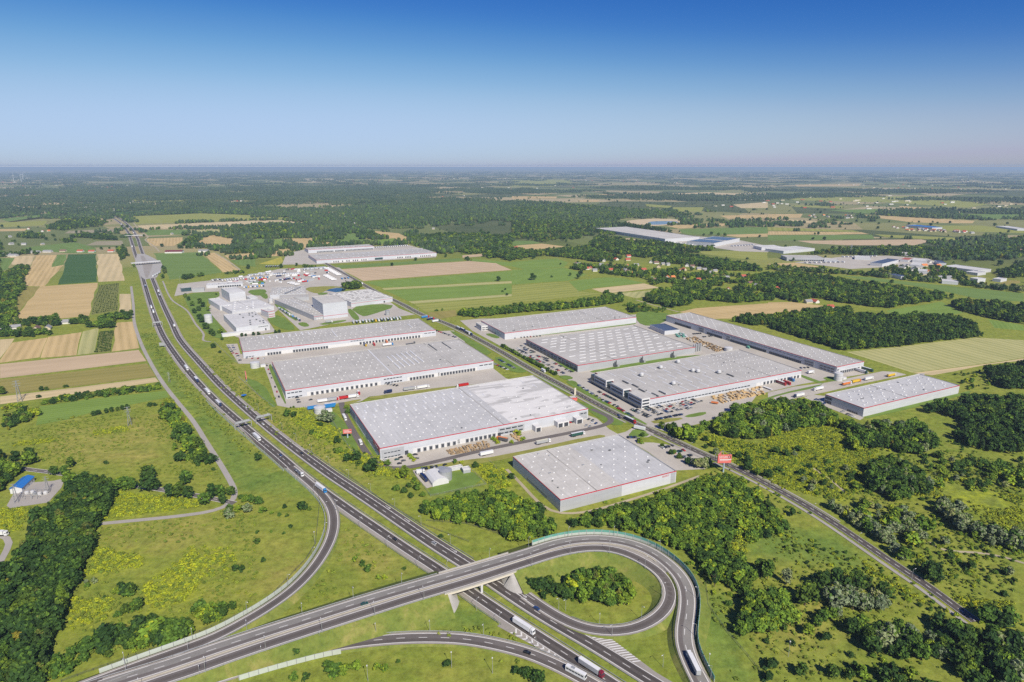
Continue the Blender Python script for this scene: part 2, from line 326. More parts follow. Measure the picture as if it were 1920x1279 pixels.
# ------------------------------------------------------------------ occupancy map (where no tree may stand)
GX0, GY0, GRES = -3200.0, 150.0, 4.0
GNX, GNY = int(7400/GRES), int(5100/GRES)
OCC = np.zeros((GNY, GNX), np.uint8)
def inpoly(xs, ys, poly):
    px = np.array([p[0] for p in poly]); py = np.array([p[1] for p in poly]); res = np.zeros(xs.shape, bool); j = len(px)-1
    for i in range(len(px)):
        c = ((py[i] > ys) != (py[j] > ys))
        with np.errstate(divide='ignore', invalid='ignore'):
            res ^= c & (xs < (px[j]-px[i])*(ys-py[i])/(py[j]-py[i]+1e-12)+px[i])
        j = i
    return res
def occupy(poly, val=1):
    xs = [p[0] for p in poly]; ys = [p[1] for p in poly]
    i0, i1 = max(0, int((min(xs)-GX0)/GRES)-1), min(GNX, int((max(xs)-GX0)/GRES)+2)
    j0, j1 = max(0, int((min(ys)-GY0)/GRES)-1), min(GNY, int((max(ys)-GY0)/GRES)+2)
    if i0 >= i1 or j0 >= j1: return
    X, Y = np.meshgrid(GX0+(np.arange(i0, i1)+0.5)*GRES, GY0+(np.arange(j0, j1)+0.5)*GRES)
    OCC[j0:j1, i0:i1][inpoly(X, Y, poly)] = val
def occ_at(x, y):
    i = ((x-GX0)/GRES).astype(int); j = ((y-GY0)/GRES).astype(int)
    ok = (i >= 0) & (i < GNX) & (j >= 0) & (j < GNY); r = np.zeros(x.shape, bool)
    r[ok] = OCC[j[ok], i[ok]] > 0; return r

# ------------------------------------------------------------------ flat sheets
LAYER = {}
LBASE = {'field': 0.03, 'pavement': 0.10, 'lawn': 0.20}
def sheet(name, poly, mat, label=None, z=None, cat=None, occ=True, kind='structure', parent=None, skirt=0.0):
    """a flat polygon laid a little above what lies below; local x runs along its longest edge"""
    if z is None: k_ = name if name in LBASE else 'field'; LAYER[k_] = LAYER.get(k_, 0)+1; z = LBASE[k_]+0.004*(LAYER[k_] % (14 if k_ == 'field' else 18))
    c = sum((Vector((p[0], p[1], 0)) for p in poly), Vector())/len(poly)
    e = max(((poly[(i+1) % len(poly)][0]-poly[i][0], poly[(i+1) % len(poly)][1]-poly[i][1]) for i in range(len(poly))), key=lambda d: d[0]**2+d[1]**2)
    a = math.atan2(e[1], e[0]); ca, sa = math.cos(-a), math.sin(-a)
    vs_ = [((p[0]-c.x)*ca-(p[1]-c.y)*sa, (p[0]-c.x)*sa+(p[1]-c.y)*ca, 0) for p in poly]
    ar = sum(vs_[i][0]*vs_[(i+1) % len(vs_)][1]-vs_[(i+1) % len(vs_)][0]*vs_[i][1] for i in range(len(vs_)))
    if ar < 0: vs_ = vs_[::-1]
    n = len(vs_); faces = [tuple(range(n))]
    if skirt:
        vs_ = vs_ + [(v[0], v[1], -skirt) for v in vs_]
        faces += [(i, n+i, n+(i+1) % n, (i+1) % n) for i in range(n)]
    me = mesh(name, vs_, faces, mat)
    o = obj(name, me, parent, (c.x, c.y, z), a)
    tag(o, label, cat, None, kind)
    if occ: occupy(poly)
    return o
def smooth_poly(pts, it=2):
    for _ in range(it):
        q = []
        for i in range(len(pts)):
            a, b = pts[i], pts[(i+1) % len(pts)]
            q += [a*0.75+b*0.25, a*0.25+b*0.75]
        pts = q
    return pts
def field(zone, pts, kind, label, round_=0, wob=3.0):
    poly = GP(zone, pts); poly = [Vector((p.x, p.y, 0)) for p in poly]
    if round_: poly = smooth_poly(poly, round_)
    else:       # field edges are never ruler-straight
        q = []
        for i in range(len(poly)):
            a, b = poly[i], poly[(i+1) % len(poly)]; L = (b-a).length; k = max(1, min(8, int(L/60)))
            nrm = Vector((-(b-a).y, (b-a).x, 0)).normalized() if L > 0 else Vector()
            for t in range(k):
                q.append(a.lerp(b, t/k) + nrm*(random.uniform(-1, 1)*min(wob, L*0.01) if t else 0))
        poly = q
    return sheet('field', poly, FM[kind], label)

# ------------------------------------------------------------------ paths along which roads run
class Path:
    def __init__(s, pts, step=5.0):
        """pts: list of ((photo x, y), z)"""
        g = [G(p, z) for p, z in pts]
        out = []
        for i in range(len(g)-1):
            p0 = g[max(0, i-1)]; p1 = g[i]; p2 = g[i+1]; p3 = g[min(len(g)-1, i+2)]
            L = (p2-p1).length; k = max(1, int(L/step))
            for t in range(k):
                # centripetal-like Catmull-Rom with chord-scaled tangents
                u = t/k
                d01 = max((p1-p0).length, 1e-3); d23 = max((p3-p2).length, 1e-3)
                m1 = (p2-p0)/(d01+L)*L if i > 0 else (p2-p1); m2 = (p3-p1)/(d23+L)*L if i < len(g)-2 else (p2-p1)
                h = (2*u**3-3*u**2+1, u**3-2*u**2+u, -2*u**3+3*u**2, u**3-u**2)
                out.append(p1*h[0]+m1*h[1]+p2*h[2]+m2*h[3])
        out.append(g[-1]); s.p = out
        for _ in range(3):      # take out surveying jitter
            q = s.p[:]
            for i in range(1, len(q)-1): q[i] = s.p[i-1]*0.25+s.p[i]*0.5+s.p[i+1]*0.25
            s.p = q
        s.n = []; s.t = []
        for i in range(len(out)):
            d = s.p[min(len(out)-1, i+1)]-s.p[max(0, i-1)]; d.z = 0; d.normalize(); s.t.append(d); s.n.append(Vector((-d.y, d.x, 0)))
        s.s = [0.0]
        for i in range(1, len(out)): s.s.append(s.s[-1]+(s.p[i]-s.p[i-1]).length)
    def at(s, d):
        i = int(np.searchsorted(s.s, d))-1; i = max(0, min(len(s.p)-2, i)); L = s.s[i+1]-s.s[i]; u = 0 if L < 1e-6 else (d-s.s[i])/L
        return s.p[i].lerp(s.p[i+1], u), s.t[i].lerp(s.t[i+1], u).normalized(), s.n[i].lerp(s.n[i+1], u).normalized()
    def near(s, q):
        i = min(range(len(s.p)), key=lambda k: (s.p[k].x-q.x)**2+(s.p[k].y-q.y)**2); return s.s[i]
    def ribbon(s, o0, o1, dz, d0=None, d1=None, mb=None, taper=None):
        mb = mb or MB(); pr = None
        for i in range(len(s.p)):
            if d0 is not None and s.s[i] < d0: continue
            if d1 is not None and s.s[i] > d1: continue
            a = o0(s.s[i]) if callable(o0) else o0; b = o1(s.s[i]) if callable(o1) else o1
            A = s.p[i]+s.n[i]*a; B = s.p[i]+s.n[i]*b; A = (A.x, A.y, A.z+dz); B = (B.x, B.y, B.z+dz)
            if pr: mb.quad(pr[0], A, B, pr[1])
            pr = (A, B)
        return mb
    def dashes(s, off, w, dz, on=5.0, gap=8.0, d0=0.0, d1=None, mb=None):
        mb = mb or MB(); d = d0; d1 = d1 or s.s[-1]
        while d+on < d1:
            p, t, n = s.at(d); q, t2, n2 = s.at(d+on)
            c = [p+n*(off-w/2), q+n2*(off-w/2), q+n2*(off+w/2), p+n*(off+w/2)]
            mb.quad(*[(v.x, v.y, v.z+dz) for v in c]); d += on+gap
        return mb
    def occ(s, o0, o1):
        for i in range(0, len(s.p)-1, 2):
            j = min(len(s.p)-1, i+2)
            occupy([s.p[i]+s.n[i]*o0, s.p[j]+s.n[j]*o0, s.p[j]+s.n[j]*o1, s.p[i]+s.n[i]*o1])
def pz(zone, pts, z=0.0): return [(P(zone, q[0], q[1]), q[2] if len(q) > 2 else z) for q in pts]
def px_(pts, z=0.0): return [((q[0], q[1]), q[2] if len(q) > 2 else z) for q in pts]

LC = Path(px_([(60, 387), (120, 389), (150, 391), (175, 395), (202.5, 404), (225, 417.5), (240, 435), (246, 450), (252.5, 472), (259, 490), (269, 525), (282.5, 570), (295, 605),
               (307.5, 632.5), (332.5, 670), (362.5, 707.5), (403, 750), (450, 792), (485, 822), (525, 855), (563, 888), (603, 919), (659, 959), (712, 995), (768, 1033), (827, 1071),
               (878, 1107), (940, 1149), (1000, 1188), (1060, 1226), (1143, 1280), (1230, 1337)]), 6)
RC = Path(px_([(150, 388.5), (177.5, 394), (207.5, 402.5), (230, 414), (247.5, 430), (257.5, 447.5), (264, 467), (274, 492), (287.5, 527.5), (305, 570), (322, 606), (337.5, 637.5),
               (375, 681), (412.5, 722), (450, 757), (495, 796), (550, 840), (615, 888), (663, 920), (712, 953), (766, 990), (821, 1027), (872, 1059), (925, 1094), (962, 1119), (1000, 1144),
               (1055, 1177), (1110, 1208), (1221, 1277), (1300, 1325)]), 6)
RA = Path(px_([(545, 876, .02), (568, 895, .02), (590, 914, .05), (611, 936, .15), (623, 958, .3), (626, 983, .5), (620, 1011, .8), (606, 1039, 1.2), (584, 1070, 1.6), (550, 1104.6, 2.2), (503, 1139, 2.8), (447, 1172, 3.2),
               (405, 1194, 3.3), (343, 1218, 3.2), (281, 1240, 3.0), (203, 1269, 2.8), (120, 1300, 2.6)]), 4)
UP = Path(px_([(130, 1305, 2.5), (218, 1277, 3), (312, 1248, 3.8), (400, 1218, 4.6), (493.6, 1187, 5.5), (587, 1157.6, 6.4), (681, 1128, 7.2), (774, 1100.5, 7.8), (880, 1070, 8), (987, 1038, 8), (1050, 1018, 7.9),
               (1112, 1010.6, 7.6), (1169, 1016, 7.2), (1215.6, 1032, 6.8), (1250, 1055, 6.4), (1277, 1083, 5.8), (1289, 1111, 5.2), (1289, 1142.5, 4.6), (1284, 1174, 4), (1283, 1202, 3.4), (1291, 1233, 3), (1306, 1264, 2.6), (1322, 1295, 2.3)]), 4)
LO = Path(px_([(180, 1318, 2.6), (312, 1273, 3.6), (374, 1253, 4.2), (400, 1243, 4.5), (493.6, 1211, 5.4), (587, 1180.5, 6.3), (681, 1150.5, 7.1), (774, 1121, 7.7), (880, 1090, 8), (987, 1055, 8), (1056, 1034.5, 7.8), (1112, 1027, 7.4),
               (1159, 1032, 6.8), (1206, 1052, 5.9), (1243, 1079, 4.9), (1257, 1105, 4), (1255, 1130, 3.2), (1237.5, 1154, 2.5), (1203, 1174.5, 1.8), (1159, 1184, 1.2), (1112, 1181.6, .7), (1075, 1170.6, .35), (1044, 1155.5, .12), (1019, 1140, .03), (985, 1116, .02)]), 4)
BR = Path(px_([(330, 1299, .8), (400, 1274, .8), (478, 1249.6, .8), (556, 1228, .8), (618, 1213, .8), (681, 1203.5, .8), (759, 1197, .8), (837, 1196.6, .7), (880, 1200, .6), (925, 1208, .45), (987.5, 1224, .25), (1034, 1242.5, .12),
               (1081, 1266, .03), (1150, 1306, .02)]), 4)
LR = Path(px_([(596, 486), (620, 499), (667.5, 525.5), (705, 547), (755, 571), (792.5, 590.5), (840, 608), (890, 632.5), (940, 660), (995, 692), (1047.5, 720), (1090, 742.5), (1140, 769), (1190, 794), (1230, 812), (1265, 827.5),
               (1320, 853), (1371.5, 874.5), (1423, 900), (1474.5, 927.5), (1526, 957), (1577.5, 990), (1629, 1025), (1680, 1060), (1732, 1094), (1766, 1118), (1800, 1145), (1830, 1166)]), 6)
SR = Path(px_([(246, 537), (250, 572), (252, 605), (265, 645), (285, 685), (305, 717.5), (332, 752.5), (362.5, 790), (387.5, 830), (410, 865), (435, 908), (442, 927), (436, 944), (418, 955), (343, 967), (265, 975), (190, 982)]), 6)
OLD = Path(px_([(0, 872), (57, 881), (112, 888), (200, 904), (293, 917), (377, 931), (440, 944)]), 6)
TR1 = Path(px_([(305, 527), (322, 562), (350, 582), (367, 608), (382, 627), (381, 640), (395, 641)]), 6)

# ------------------------------------------------------------------ ground
def grade(lo, hi, a, b, step, far, g=1.22):
    m = list(np.arange(a, b+step/2, step)); r = []; x, d = m[-1], step
    while x < hi: d = min(d*g, far); x += d; r.append(x)
    l = []; x, d = m[0], step
    while x > lo: d = min(d*g, far); x -= d; l.append(x)
    return np.array(l[::-1]+m+r)
gx = grade(-300000, 300000, -420, 640, 5.0, 40000); gy = grade(-3000, 380000, 270, 900, 5.0, 40000)
XX, YY = np.meshgrid(gx, gy); nx, ny = len(gx), len(gy)
def soft(poly, width=6.0):
    """cover mask with a ragged edge"""
    r = np.zeros(XX.shape)
    xs = [p[0] for p in poly]; ys = [p[1] for p in poly]
    sel = (XX > min(xs)-30) & (XX < max(xs)+30) & (YY > min(ys)-30) & (YY < max(ys)+30)
    for k in range(5):
        jx = RNG.normal(0, width, sel.sum()); jy = RNG.normal(0, width, sel.sum())
        r[sel] += inpoly(XX[sel]+jx, YY[sel]+jy, poly)/5.0
    return r
COV = np.zeros(XX.shape+(4,)); COV[..., 3] = 1
GOLD = [('S5', [(150, 60), (560, -20), (880, -10), (1000, 40), (900, 60), (880, 230), (700, 290), (520, 240), (350, 190), (200, 110)], 1.0), ('S5', [(1050, 270), (1250, 210), (1748, 260), (1748, 470), (1480, 390), (1240, 260)], .7),
        ('S1', [(0, 770), (420, 780), (560, 830), (720, 1010), (560, 1279), (0, 1279)], .9), ('R6', [(510, 770), (680, 740), (800, 840), (960, 900), (950, 990), (860, 980), (600, 850)], .9), ('R6', [(900, 1040), (1160, 1090), (1450, 1230), (1500, 1279), (1200, 1240), (960, 1110)], .7),
        ('S2', [(700, 130), (960, 160), (1200, 185), (1200, 230), (620, 300), (640, 230)], 1.0), ('S2', [(560, 470), (860, 520), (850, 590), (500, 640)], .7), ('S2', [(870, 690), (1180, 470), (1230, 650), (1100, 800), (960, 850), (880, 800)], .9),
        ('S2', [(420, 780), (700, 780), (640, 900), (380, 990)], .7), ('R5', [(1220, 590), (1340, 590), (1430, 840), (1330, 780)], .9), ('R5', [(40, 930), (440, 880), (440, 910), (60, 960)], .8), ('R5', [(690, 840), (960, 790), (960, 830), (700, 870)], .8),
        ('S6', [(1000, 770), (1150, 760), (1260, 930), (1130, 960)], .9), ('S2', [(1130, 460), (1400, 480), (1420, 560), (1330, 700), (1230, 640)], .4), ('S2', [(0, 240), (180, 230), (130, 370), (0, 380)], .8),
        ('S4', [(330, 0), (460, 0), (520, 100), (400, 100)], .9), ('S5', [(830, 580), (980, 700), (1280, 860), (1240, 870), (900, 690)], .5), ('S5', [(1300, 800), (1700, 850), (1700, 900), (1420, 880)], .5), ('S5', [(1330, 1000), (1748, 1080), (1748, 1240), (1500, 1180)], .6),
        ('S4', [(1820, 430), (1918, 440), (1918, 560), (1830, 530)], .7), ('R8', [(330, 1000), (600, 1060), (820, 1090), (1000, 1000), (1400, 960), (1600, 1060), (1700, 1180), (1750, 1279), (700, 1279), (420, 1080)], 1.0)]
LUSH = [('R5', [(1020, 20), (1080, 30), (1380, 520), (1918, 1020), (1918, 1279), (1770, 1279), (1460, 760), (1230, 490), (1110, 300)]), ('S3', [(140, 0), (420, 0), (640, 180), (560, 150), (300, 130), (150, 150)]), ('S6', [(620, 930), (1080, 900), (960, 990), (690, 1000)]),
        ('S4', [(1620, 720), (1780, 760), (1918, 1100), (1918, 1279), (1680, 1279), (1600, 1000)]), ('S5', [(420, 420), (720, 480), (840, 560), (980, 720), (700, 650), (480, 620), (250, 590), (180, 520)]), ('S4', [(0, 800), (130, 760), (430, 940), (380, 980), (0, 960)])]
DRY = [('S2', [(570, 430), (700, 350), (1200, 300), (1280, 400), (1000, 480), (700, 480)]), ('R5', [(300, 880), (1200, 700), (1250, 900), (1200, 1060), (600, 1080), (400, 1000)]), ('S4', [(640, 590), (1000, 490), (1250, 540), (1400, 700), (1300, 740), (1200, 600), (900, 560), (700, 660)]),
       ('S5', [(350, 900), (600, 860), (720, 900), (760, 1060), (480, 1090), (260, 1080)]), ('S3', [(300, 560), (620, 520), (560, 640), (280, 760)]), ('S3', [(750, 330), (900, 370), (1250, 610), (1100, 660), (780, 560)]), ('R6', [(0, 270), (180, 460), (480, 760), (900, 1080), (1300, 1279), (900, 1210), (400, 860), (0, 420)]), ('S4', [(1300, 330), (1700, 360), (1918, 400), (1918, 440), (1700, 430)])]
for zn, pts, amt in GOLD: COV[..., 0] = np.maximum(COV[..., 0], soft(GP(zn, pts), 7)*amt)
for zn, pts in LUSH: COV[..., 1] = np.maximum(COV[..., 1], soft(GP(zn, pts), 5)*0.85)
for zn, pts in DRY: COV[..., 2] = np.maximum(COV[..., 2], soft(GP(zn, pts), 9)*0.6)
verts = np.stack([XX.ravel(), YY.ravel(), np.zeros(XX.size)], 1)
idx = np.arange(nx*ny).reshape(ny, nx)
quads = np.stack([idx[:-1, :-1].ravel(), idx[:-1, 1:].ravel(), idx[1:, 1:].ravel(), idx[1:, :-1].ravel()], 1)
gm = bpy.data.meshes.new('ground'); gm.vertices.add(len(verts)); gm.vertices.foreach_set('co', verts.astype(np.float32).ravel())
gm.loops.add(quads.size); gm.loops.foreach_set('vertex_index', quads.astype(np.int32).ravel())
gm.polygons.add(len(quads)); gm.polygons.foreach_set('loop_start', np.arange(0, quads.size, 4, dtype=np.int32)); gm.polygons.foreach_set('loop_total', np.full(len(quads), 4, np.int32))
gm.update(); gm.validate()
at_ = gm.color_attributes.new('cover', 'FLOAT_COLOR', 'POINT'); at_.data.foreach_set('color', COV.astype(np.float32).ravel())
gm.materials.append(M_ground)
ground = obj('ground', gm); tag(ground, 'flat green meadow and farmland reaching to the horizon', 'ground', None, 'structure')

# ------------------------------------------------------------------ fields
F_ = [('R1', [(270, 715), (425, 713), (385, 805), (480, 787), (332, 950), (145, 945), (240, 785)], 'tan', 'tan stubble field above the large cut field'), ('R1', [(75, 725), (262, 716), (232, 785), (90, 785)], 'tan2', 'pale stubble patch beside the row of farmhouses'),
 ('R1', [(427, 711), (500, 709), (482, 784), (388, 803)], 'green', 'small green crop plot next to the dark crop'), ('R1', [(510, 708), (722, 705), (727, 915), (435, 935)], 'dark', 'dark green crop field with straight rows'),
 ('R1', [(730, 705), (890, 705), (935, 905), (737, 915)], 'tan2', 'pale striped stubble field beside the dark crop'), ('R1', [(303, 948), (733, 922), (668, 1168), (215, 1213), (105, 1205)], 'tan', 'large tan stubble field cut by tractor lines'),
 ('R1', [(205, 955), (298, 950), (148, 1132), (95, 1080)], 'olive', 'olive fallow strip beside the wooded bank'), ('R1', [(742, 940), (893, 922), (880, 1130), (682, 1163)], 'orch', 'orchard plot planted in dotted rows'),
 ('R1', [(897, 1005), (980, 1005), (985, 1135), (887, 1148)], 'tan2', 'pale narrow field beside the service road'), ('R1', [(1150, 700), (1500, 692), (1668, 845), (1270, 898), (1225, 800)], 'green', 'broad green crop field beside the toll plaza'),
 ('R1', [(1517, 700), (1612, 696), (1812, 834), (1670, 843)], 'tan', 'tan stubble field beside the broad green crop'), ('R1', [(1095, 590), (1370, 580), (1370, 612), (1300, 645), (1130, 645)], 'tan', 'tan field beyond the footbridge over the motorway'),
 ('R1', [(1500, 590), (1600, 562), (1768, 597), (1740, 665), (1482, 640)], 'tan', 'tan field behind the dark grove'), ('R1', [(1030, 492), (1918, 455), (1918, 500), (1062, 520)], 'tan2', 'long pale stubble strip far beyond the motorway'), ('R1', [(1062, 525), (1438, 522), (1400, 560), (1105, 566)], 'green', 'green crop strip behind the pale stubble'),
 ('R1', [(1442, 525), (1680, 521), (1680, 555), (1412, 560)], 'pale', 'pale olive field beyond the grove'), ('R1', [(1682, 716), (1918, 697), (1918, 738), (1722, 747)], 'tan', 'tan strip left of the distant warehouse'), ('R1', [(1722, 751), (1918, 742), (1918, 800), (1785, 790)], 'green', 'green strip beside the storage yard'),
 ('R1', [(0, 518), (200, 515), (185, 532), (0, 536)], 'tan', 'tan strip at the far left'), ('R1', [(520, 531), (895, 516), (880, 541), (482, 551)], 'grey', 'dry grass strip left of the motorway'), ('R1', [(722, 610), (915, 606), (928, 640), (645, 640)], 'grey', 'dry field beside the motorway footbridge'),
 ('R1', [(250, 680), (160, 660), (560, 617), (718, 662), (722, 700), (520, 700)], 'green', 'green meadow behind the farm row'), ('R1', [(0, 735), (110, 735), (60, 820), (0, 840)], 'green', 'green field at the far left edge'), ('R1', [(0, 470), (350, 455), (330, 490), (0, 505)], 'hay', 'hay meadow below the solar rows'),
 ('R1', [(0, 445), (320, 405), (500, 375), (600, 385), (350, 420), (60, 462)], 'green', 'green field around the solar rows'), ('R1', [(840, 395), (1240, 372), (1230, 392), (880, 420)], 'dark', 'dark green strip beside the far motorway bend'), ('R1', [(960, 425), (1500, 400), (1918, 415), (1918, 450), (1020, 480)], 'hay', 'hay meadow beyond the motorway bend'),
 ('R1', [(930, 268), (1280, 262), (1400, 285), (1470, 300), (1330, 318), (1000, 312), (900, 320)], 'hay', 'far clearing in the forest with hedges'), ('R1', [(120, 235), (300, 235), (320, 248), (140, 255)], 'tan', 'far tan clearing at upper left'),
 ('R1', [(0, 340), (480, 325), (520, 350), (200, 370), (0, 372)], 'tan2', 'pale far fields beyond the motorway curve'),
 ('R5', [(0, 147), (108, 140), (0, 288)], 'tan2', 'triangular pale field at the left edge'), ('R5', [(92, 170), (358, 132), (298, 280), (0, 322), (0, 300)], 'tan', 'striped stubble plot at left below the cottages'), ('R5', [(363, 127), (613, 92), (573, 265), (303, 285)], 'tan', 'stubble plot with a dark boundary track'),
 ('R5', [(622, 87), (743, 57), (706, 248), (580, 264)], 'pale', 'pale greenish stubble plot beside the small orchard'), ('R5', [(747, 87), (860, 77), (830, 238), (709, 250)], 'orch', 'small orchard plot with dark shrubs in rows'), ('R5', [(877, 20), (1000, 12), (1045, 212), (837, 238)], 'tan', 'tan plot beside the service road'),
 ('R5', [(0, 332), (1040, 226), (1098, 308), (0, 438)], 'soil', 'wide brown bare field'), ('R5', [(0, 448), (1102, 326), (1168, 423), (0, 563)], 'olive', 'wide olive fallow field'), ('R5', [(0, 575), (1165, 431), (1190, 463), (0, 633)], 'tan2', 'narrow pale stubble strip above the hedge'),
 ('R5', [(300, 650), (700, 590), (1250, 530), (1262, 580), (700, 690), (520, 745), (270, 790)], 'lush', 'bright mown meadow above the pylon'),
 ('R2', [(628, 820), (1600, 758), (1800, 775), (1918, 825), (805, 908)], 'soil', 'long bare pinkish soil field behind the factory'), ('R2', [(810, 915), (1918, 832), (1918, 905), (950, 958)], 'lush', 'green meadow strip below the bare field'), ('R2', [(945, 962), (1918, 908), (1918, 925), (962, 975)], 'pale', 'thin pale grass strip'),
 ('R2', [(965, 978), (1918, 928), (1918, 1003), (1140, 1058)], 'lush', 'broad green meadow strip'), ('R2', [(1145, 1062), (1918, 1006), (1918, 1022), (1180, 1078)], 'pale', 'second thin pale grass strip'), ('R2', [(1185, 1082), (1918, 1026), (1918, 1085), (1500, 1120), (1270, 1140)], 'hay', 'yellowish meadow strip beside the tree row'),
 ('R2', [(1275, 1145), (1495, 1125), (1510, 1170), (1360, 1195)], 'olive', 'olive rough patch beside the access road'), ('R2', [(205, 590), (450, 586), (470, 650), (290, 664)], 'tan', 'tan field behind the distant warehouse'), ('R2', [(472, 622), (590, 615), (600, 640), (477, 650)], 'tan', 'small tan plot behind the distant warehouse'),
 ('R2', [(602, 602), (690, 552), (745, 550), (838, 610), (640, 638)], 'green', 'dull green field behind the distant warehouse'), ('R2', [(0, 592), (115, 590), (95, 645), (0, 642)], 'green', 'green plot behind the yard'), ('R2', [(118, 595), (203, 591), (250, 658), (95, 665)], 'lush', 'light green plot next to the tan field'),
 ('R2', [(122, 676), (260, 666), (200, 720), (112, 722)], 'tan', 'curved tan plot left of the distant car park'), ('R2', [(852, 602), (1040, 587), (1068, 620), (872, 638)], 'lush', 'lush green plot right of the distant warehouse'), ('R2', [(20, 780), (190, 726), (203, 758), (180, 785)], 'yellow', 'yellow mustard patch near the storage yard'),
 ('R2', [(600, 792), (1530, 737), (1558, 755), (640, 815)], 'green', 'green strip in front of the distant warehouse'), ('R2', [(1548, 716), (1700, 704), (1738, 720), (1550, 734)], 'soil', 'small bare plot right of the distant warehouse'), ('R2', [(860, 530), (1070, 550), (1170, 600), (1080, 612), (900, 570)], 'tan', 'tan clearing behind the warehouse'),
 ('R2', [(0, 455), (190, 452), (400, 478), (300, 490), (0, 488)], 'tan2', 'pale clearing far beyond the yard'), ('R2', [(0, 425), (250, 430), (260, 445), (0, 450)], 'hay', 'green clearing far beyond the yard'), ('R2', [(1620, 740), (1918, 770), (1918, 800), (1700, 770), (1590, 755)], 'lush', 'green strip behind the bare field'),
 ('R3', [(0, 825), (390, 808), (560, 860), (420, 905), (0, 935)], 'lush', 'bright meadow with a lone tree'), ('R3', [(425, 910), (700, 880), (820, 885), (990, 922), (610, 960), (500, 985)], 'lush', 'green meadow below the village'), ('R3', [(0, 940), (420, 912), (500, 985), (690, 1005), (0, 1070)], 'hay', 'yellow-green hay meadow before the tree row'),
 ('R3', [(600, 967), (990, 926), (1108, 958), (700, 1003)], 'tan2', 'striped tan plot below the village'), ('R3', [(705, 1006), (1075, 975), (1040, 1020), (930, 1038), (820, 1010)], 'pale', 'pale plot at the corner of the tree row'), ('R3', [(100, 822), (0, 800), (0, 765), (330, 738), (420, 768), (390, 803)], 'lush', 'lush green field behind the lone tree'),
 ('R3', [(30, 642), (220, 627), (410, 650), (90, 680)], 'tan', 'tan field within the woods'), ('R3', [(0, 607), (150, 606), (220, 624), (0, 640)], 'green', 'green field within the woods'), ('R3', [(792, 592), (900, 586), (965, 610), (950, 630), (822, 612)], 'soil', 'small brown field before the white factory'),
 ('R3', [(1150, 492), (1600, 476), (1640, 492), (1250, 515)], 'tan', 'tan field behind the white factory'), ('R3', [(1252, 520), (1918, 502), (1918, 555), (1330, 560), (1270, 545)], 'green', 'wide green field behind the white factory'), ('R3', [(1562, 562), (1918, 552), (1918, 575), (1700, 580)], 'tan', 'tan strip behind the white factory'),
 ('R3', [(1390, 686), (1670, 681), (1918, 692), (1918, 753), (1700, 740), (1440, 706)], 'hay', 'olive meadow in front of the white factory'), ('R3', [(1190, 252), (1480, 242), (1918, 262), (1918, 284), (1300, 276)], 'tan2', 'long far field beyond the pit'), ('R3', [(620, 256), (1000, 261), (1130, 280), (900, 290)], 'tan', 'far tan field beyond the woods'),
 ('R3', [(1000, 330), (1200, 345), (1180, 360), (1010, 350)], 'hay', 'far small meadow'), ('R3', [(1210, 355), (1440, 355), (1420, 388), (1200, 385)], 'hay', 'far meadow behind the pit'), ('R3', [(1560, 418), (1918, 410), (1918, 432), (1620, 440)], 'tan', 'far tan strip at right of the pit'), ('R3', [(1660, 335), (1918, 315), (1918, 360), (1720, 362)], 'tan2', 'far pale field'),
 ('R3', [(0, 272), (340, 275), (330, 288), (0, 292)], 'tan', 'far tan strip in the forest'), ('R3', [(500, 300), (660, 300), (640, 315), (505, 314)], 'tan', 'far little clearing'), ('R3', [(0, 140), (450, 150), (440, 175), (300, 200), (0, 200)], 'hay', 'far open land near the horizon'),
 ('R4', [(0, 535), (700, 542), (760, 556), (0, 562)], 'tan', 'tan strip right of the white factory'), ('R4', [(0, 503), (640, 528), (690, 540), (0, 530)], 'hay', 'meadow strip at right of the factory'), ('R4', [(220, 606), (1150, 596), (1210, 610), (1100, 640), (600, 640), (330, 626)], 'soil', 'long brown field with a grove'),
 ('R4', [(0, 566), (780, 560), (800, 590), (220, 602), (0, 605)], 'green', 'green strip before the brown field'), ('R4', [(800, 557), (1490, 586), (1490, 605), (1150, 592), (880, 580)], 'hay', 'meadow beyond the brown field'), ('R4', [(1250, 492), (1600, 492), (1918, 530), (1918, 550), (1350, 530)], 'hay', 'olive meadow at far right'),
 ('R4', [(700, 411), (930, 422), (1550, 457), (1530, 475), (1100, 470), (800, 432)], 'tan', 'far brown strip at right'), ('R4', [(110, 276), (1240, 271), (1650, 332), (1500, 358), (900, 320), (200, 302)], 'hay', 'wide far pale green field'), ('R4', [(0, 405), (260, 405), (240, 432), (0, 440)], 'tan', 'far tan field'), ('R4', [(100, 440), (400, 465), (380, 475), (120, 465)], 'tan2', 'far pale strip'),
 ('R4', [(440, 375), (840, 368), (800, 400), (700, 402)], 'green', 'far green field'), ('R4', [(180, 340), (560, 345), (560, 362), (200, 352)], 'hay', 'far strip of meadow'), ('R4', [(980, 345), (1180, 358), (1180, 385), (1000, 365)], 'tan', 'far patch of stubble'), ('R4', [(1380, 405), (1918, 405), (1918, 440), (1600, 445)], 'green', 'far green field at right edge'),
 ('R4', [(200, 185), (700, 180), (680, 195), (220, 200)], 'tan', 'very far tan strip'), ('R4', [(880, 1132), (1300, 1062), (1400, 1120), (1465, 1148), (1200, 1188), (1000, 1178)], 'lush', 'lush clearing between the right-hand woods'), ('R4', [(1650, 1195), (1918, 1240), (1918, 1279), (1700, 1260)], 'lush', 'green meadow at the right edge'),
 ('R4', [(520, 865), (760, 880), (1100, 920), (1500, 960), (1918, 1000), (1918, 1065), (1560, 1040), (1390, 1000), (1100, 945), (700, 895)], 'green', 'marshy green strip before the depot'), ('R4', [(0, 780), (200, 770), (390, 800), (380, 830), (0, 800)], 'tan', 'sandy ground beside the depot'), ('R4', [(1770, 900), (1890, 905), (1890, 925), (1720, 945)], 'olive', 'small olive plot at the right'),
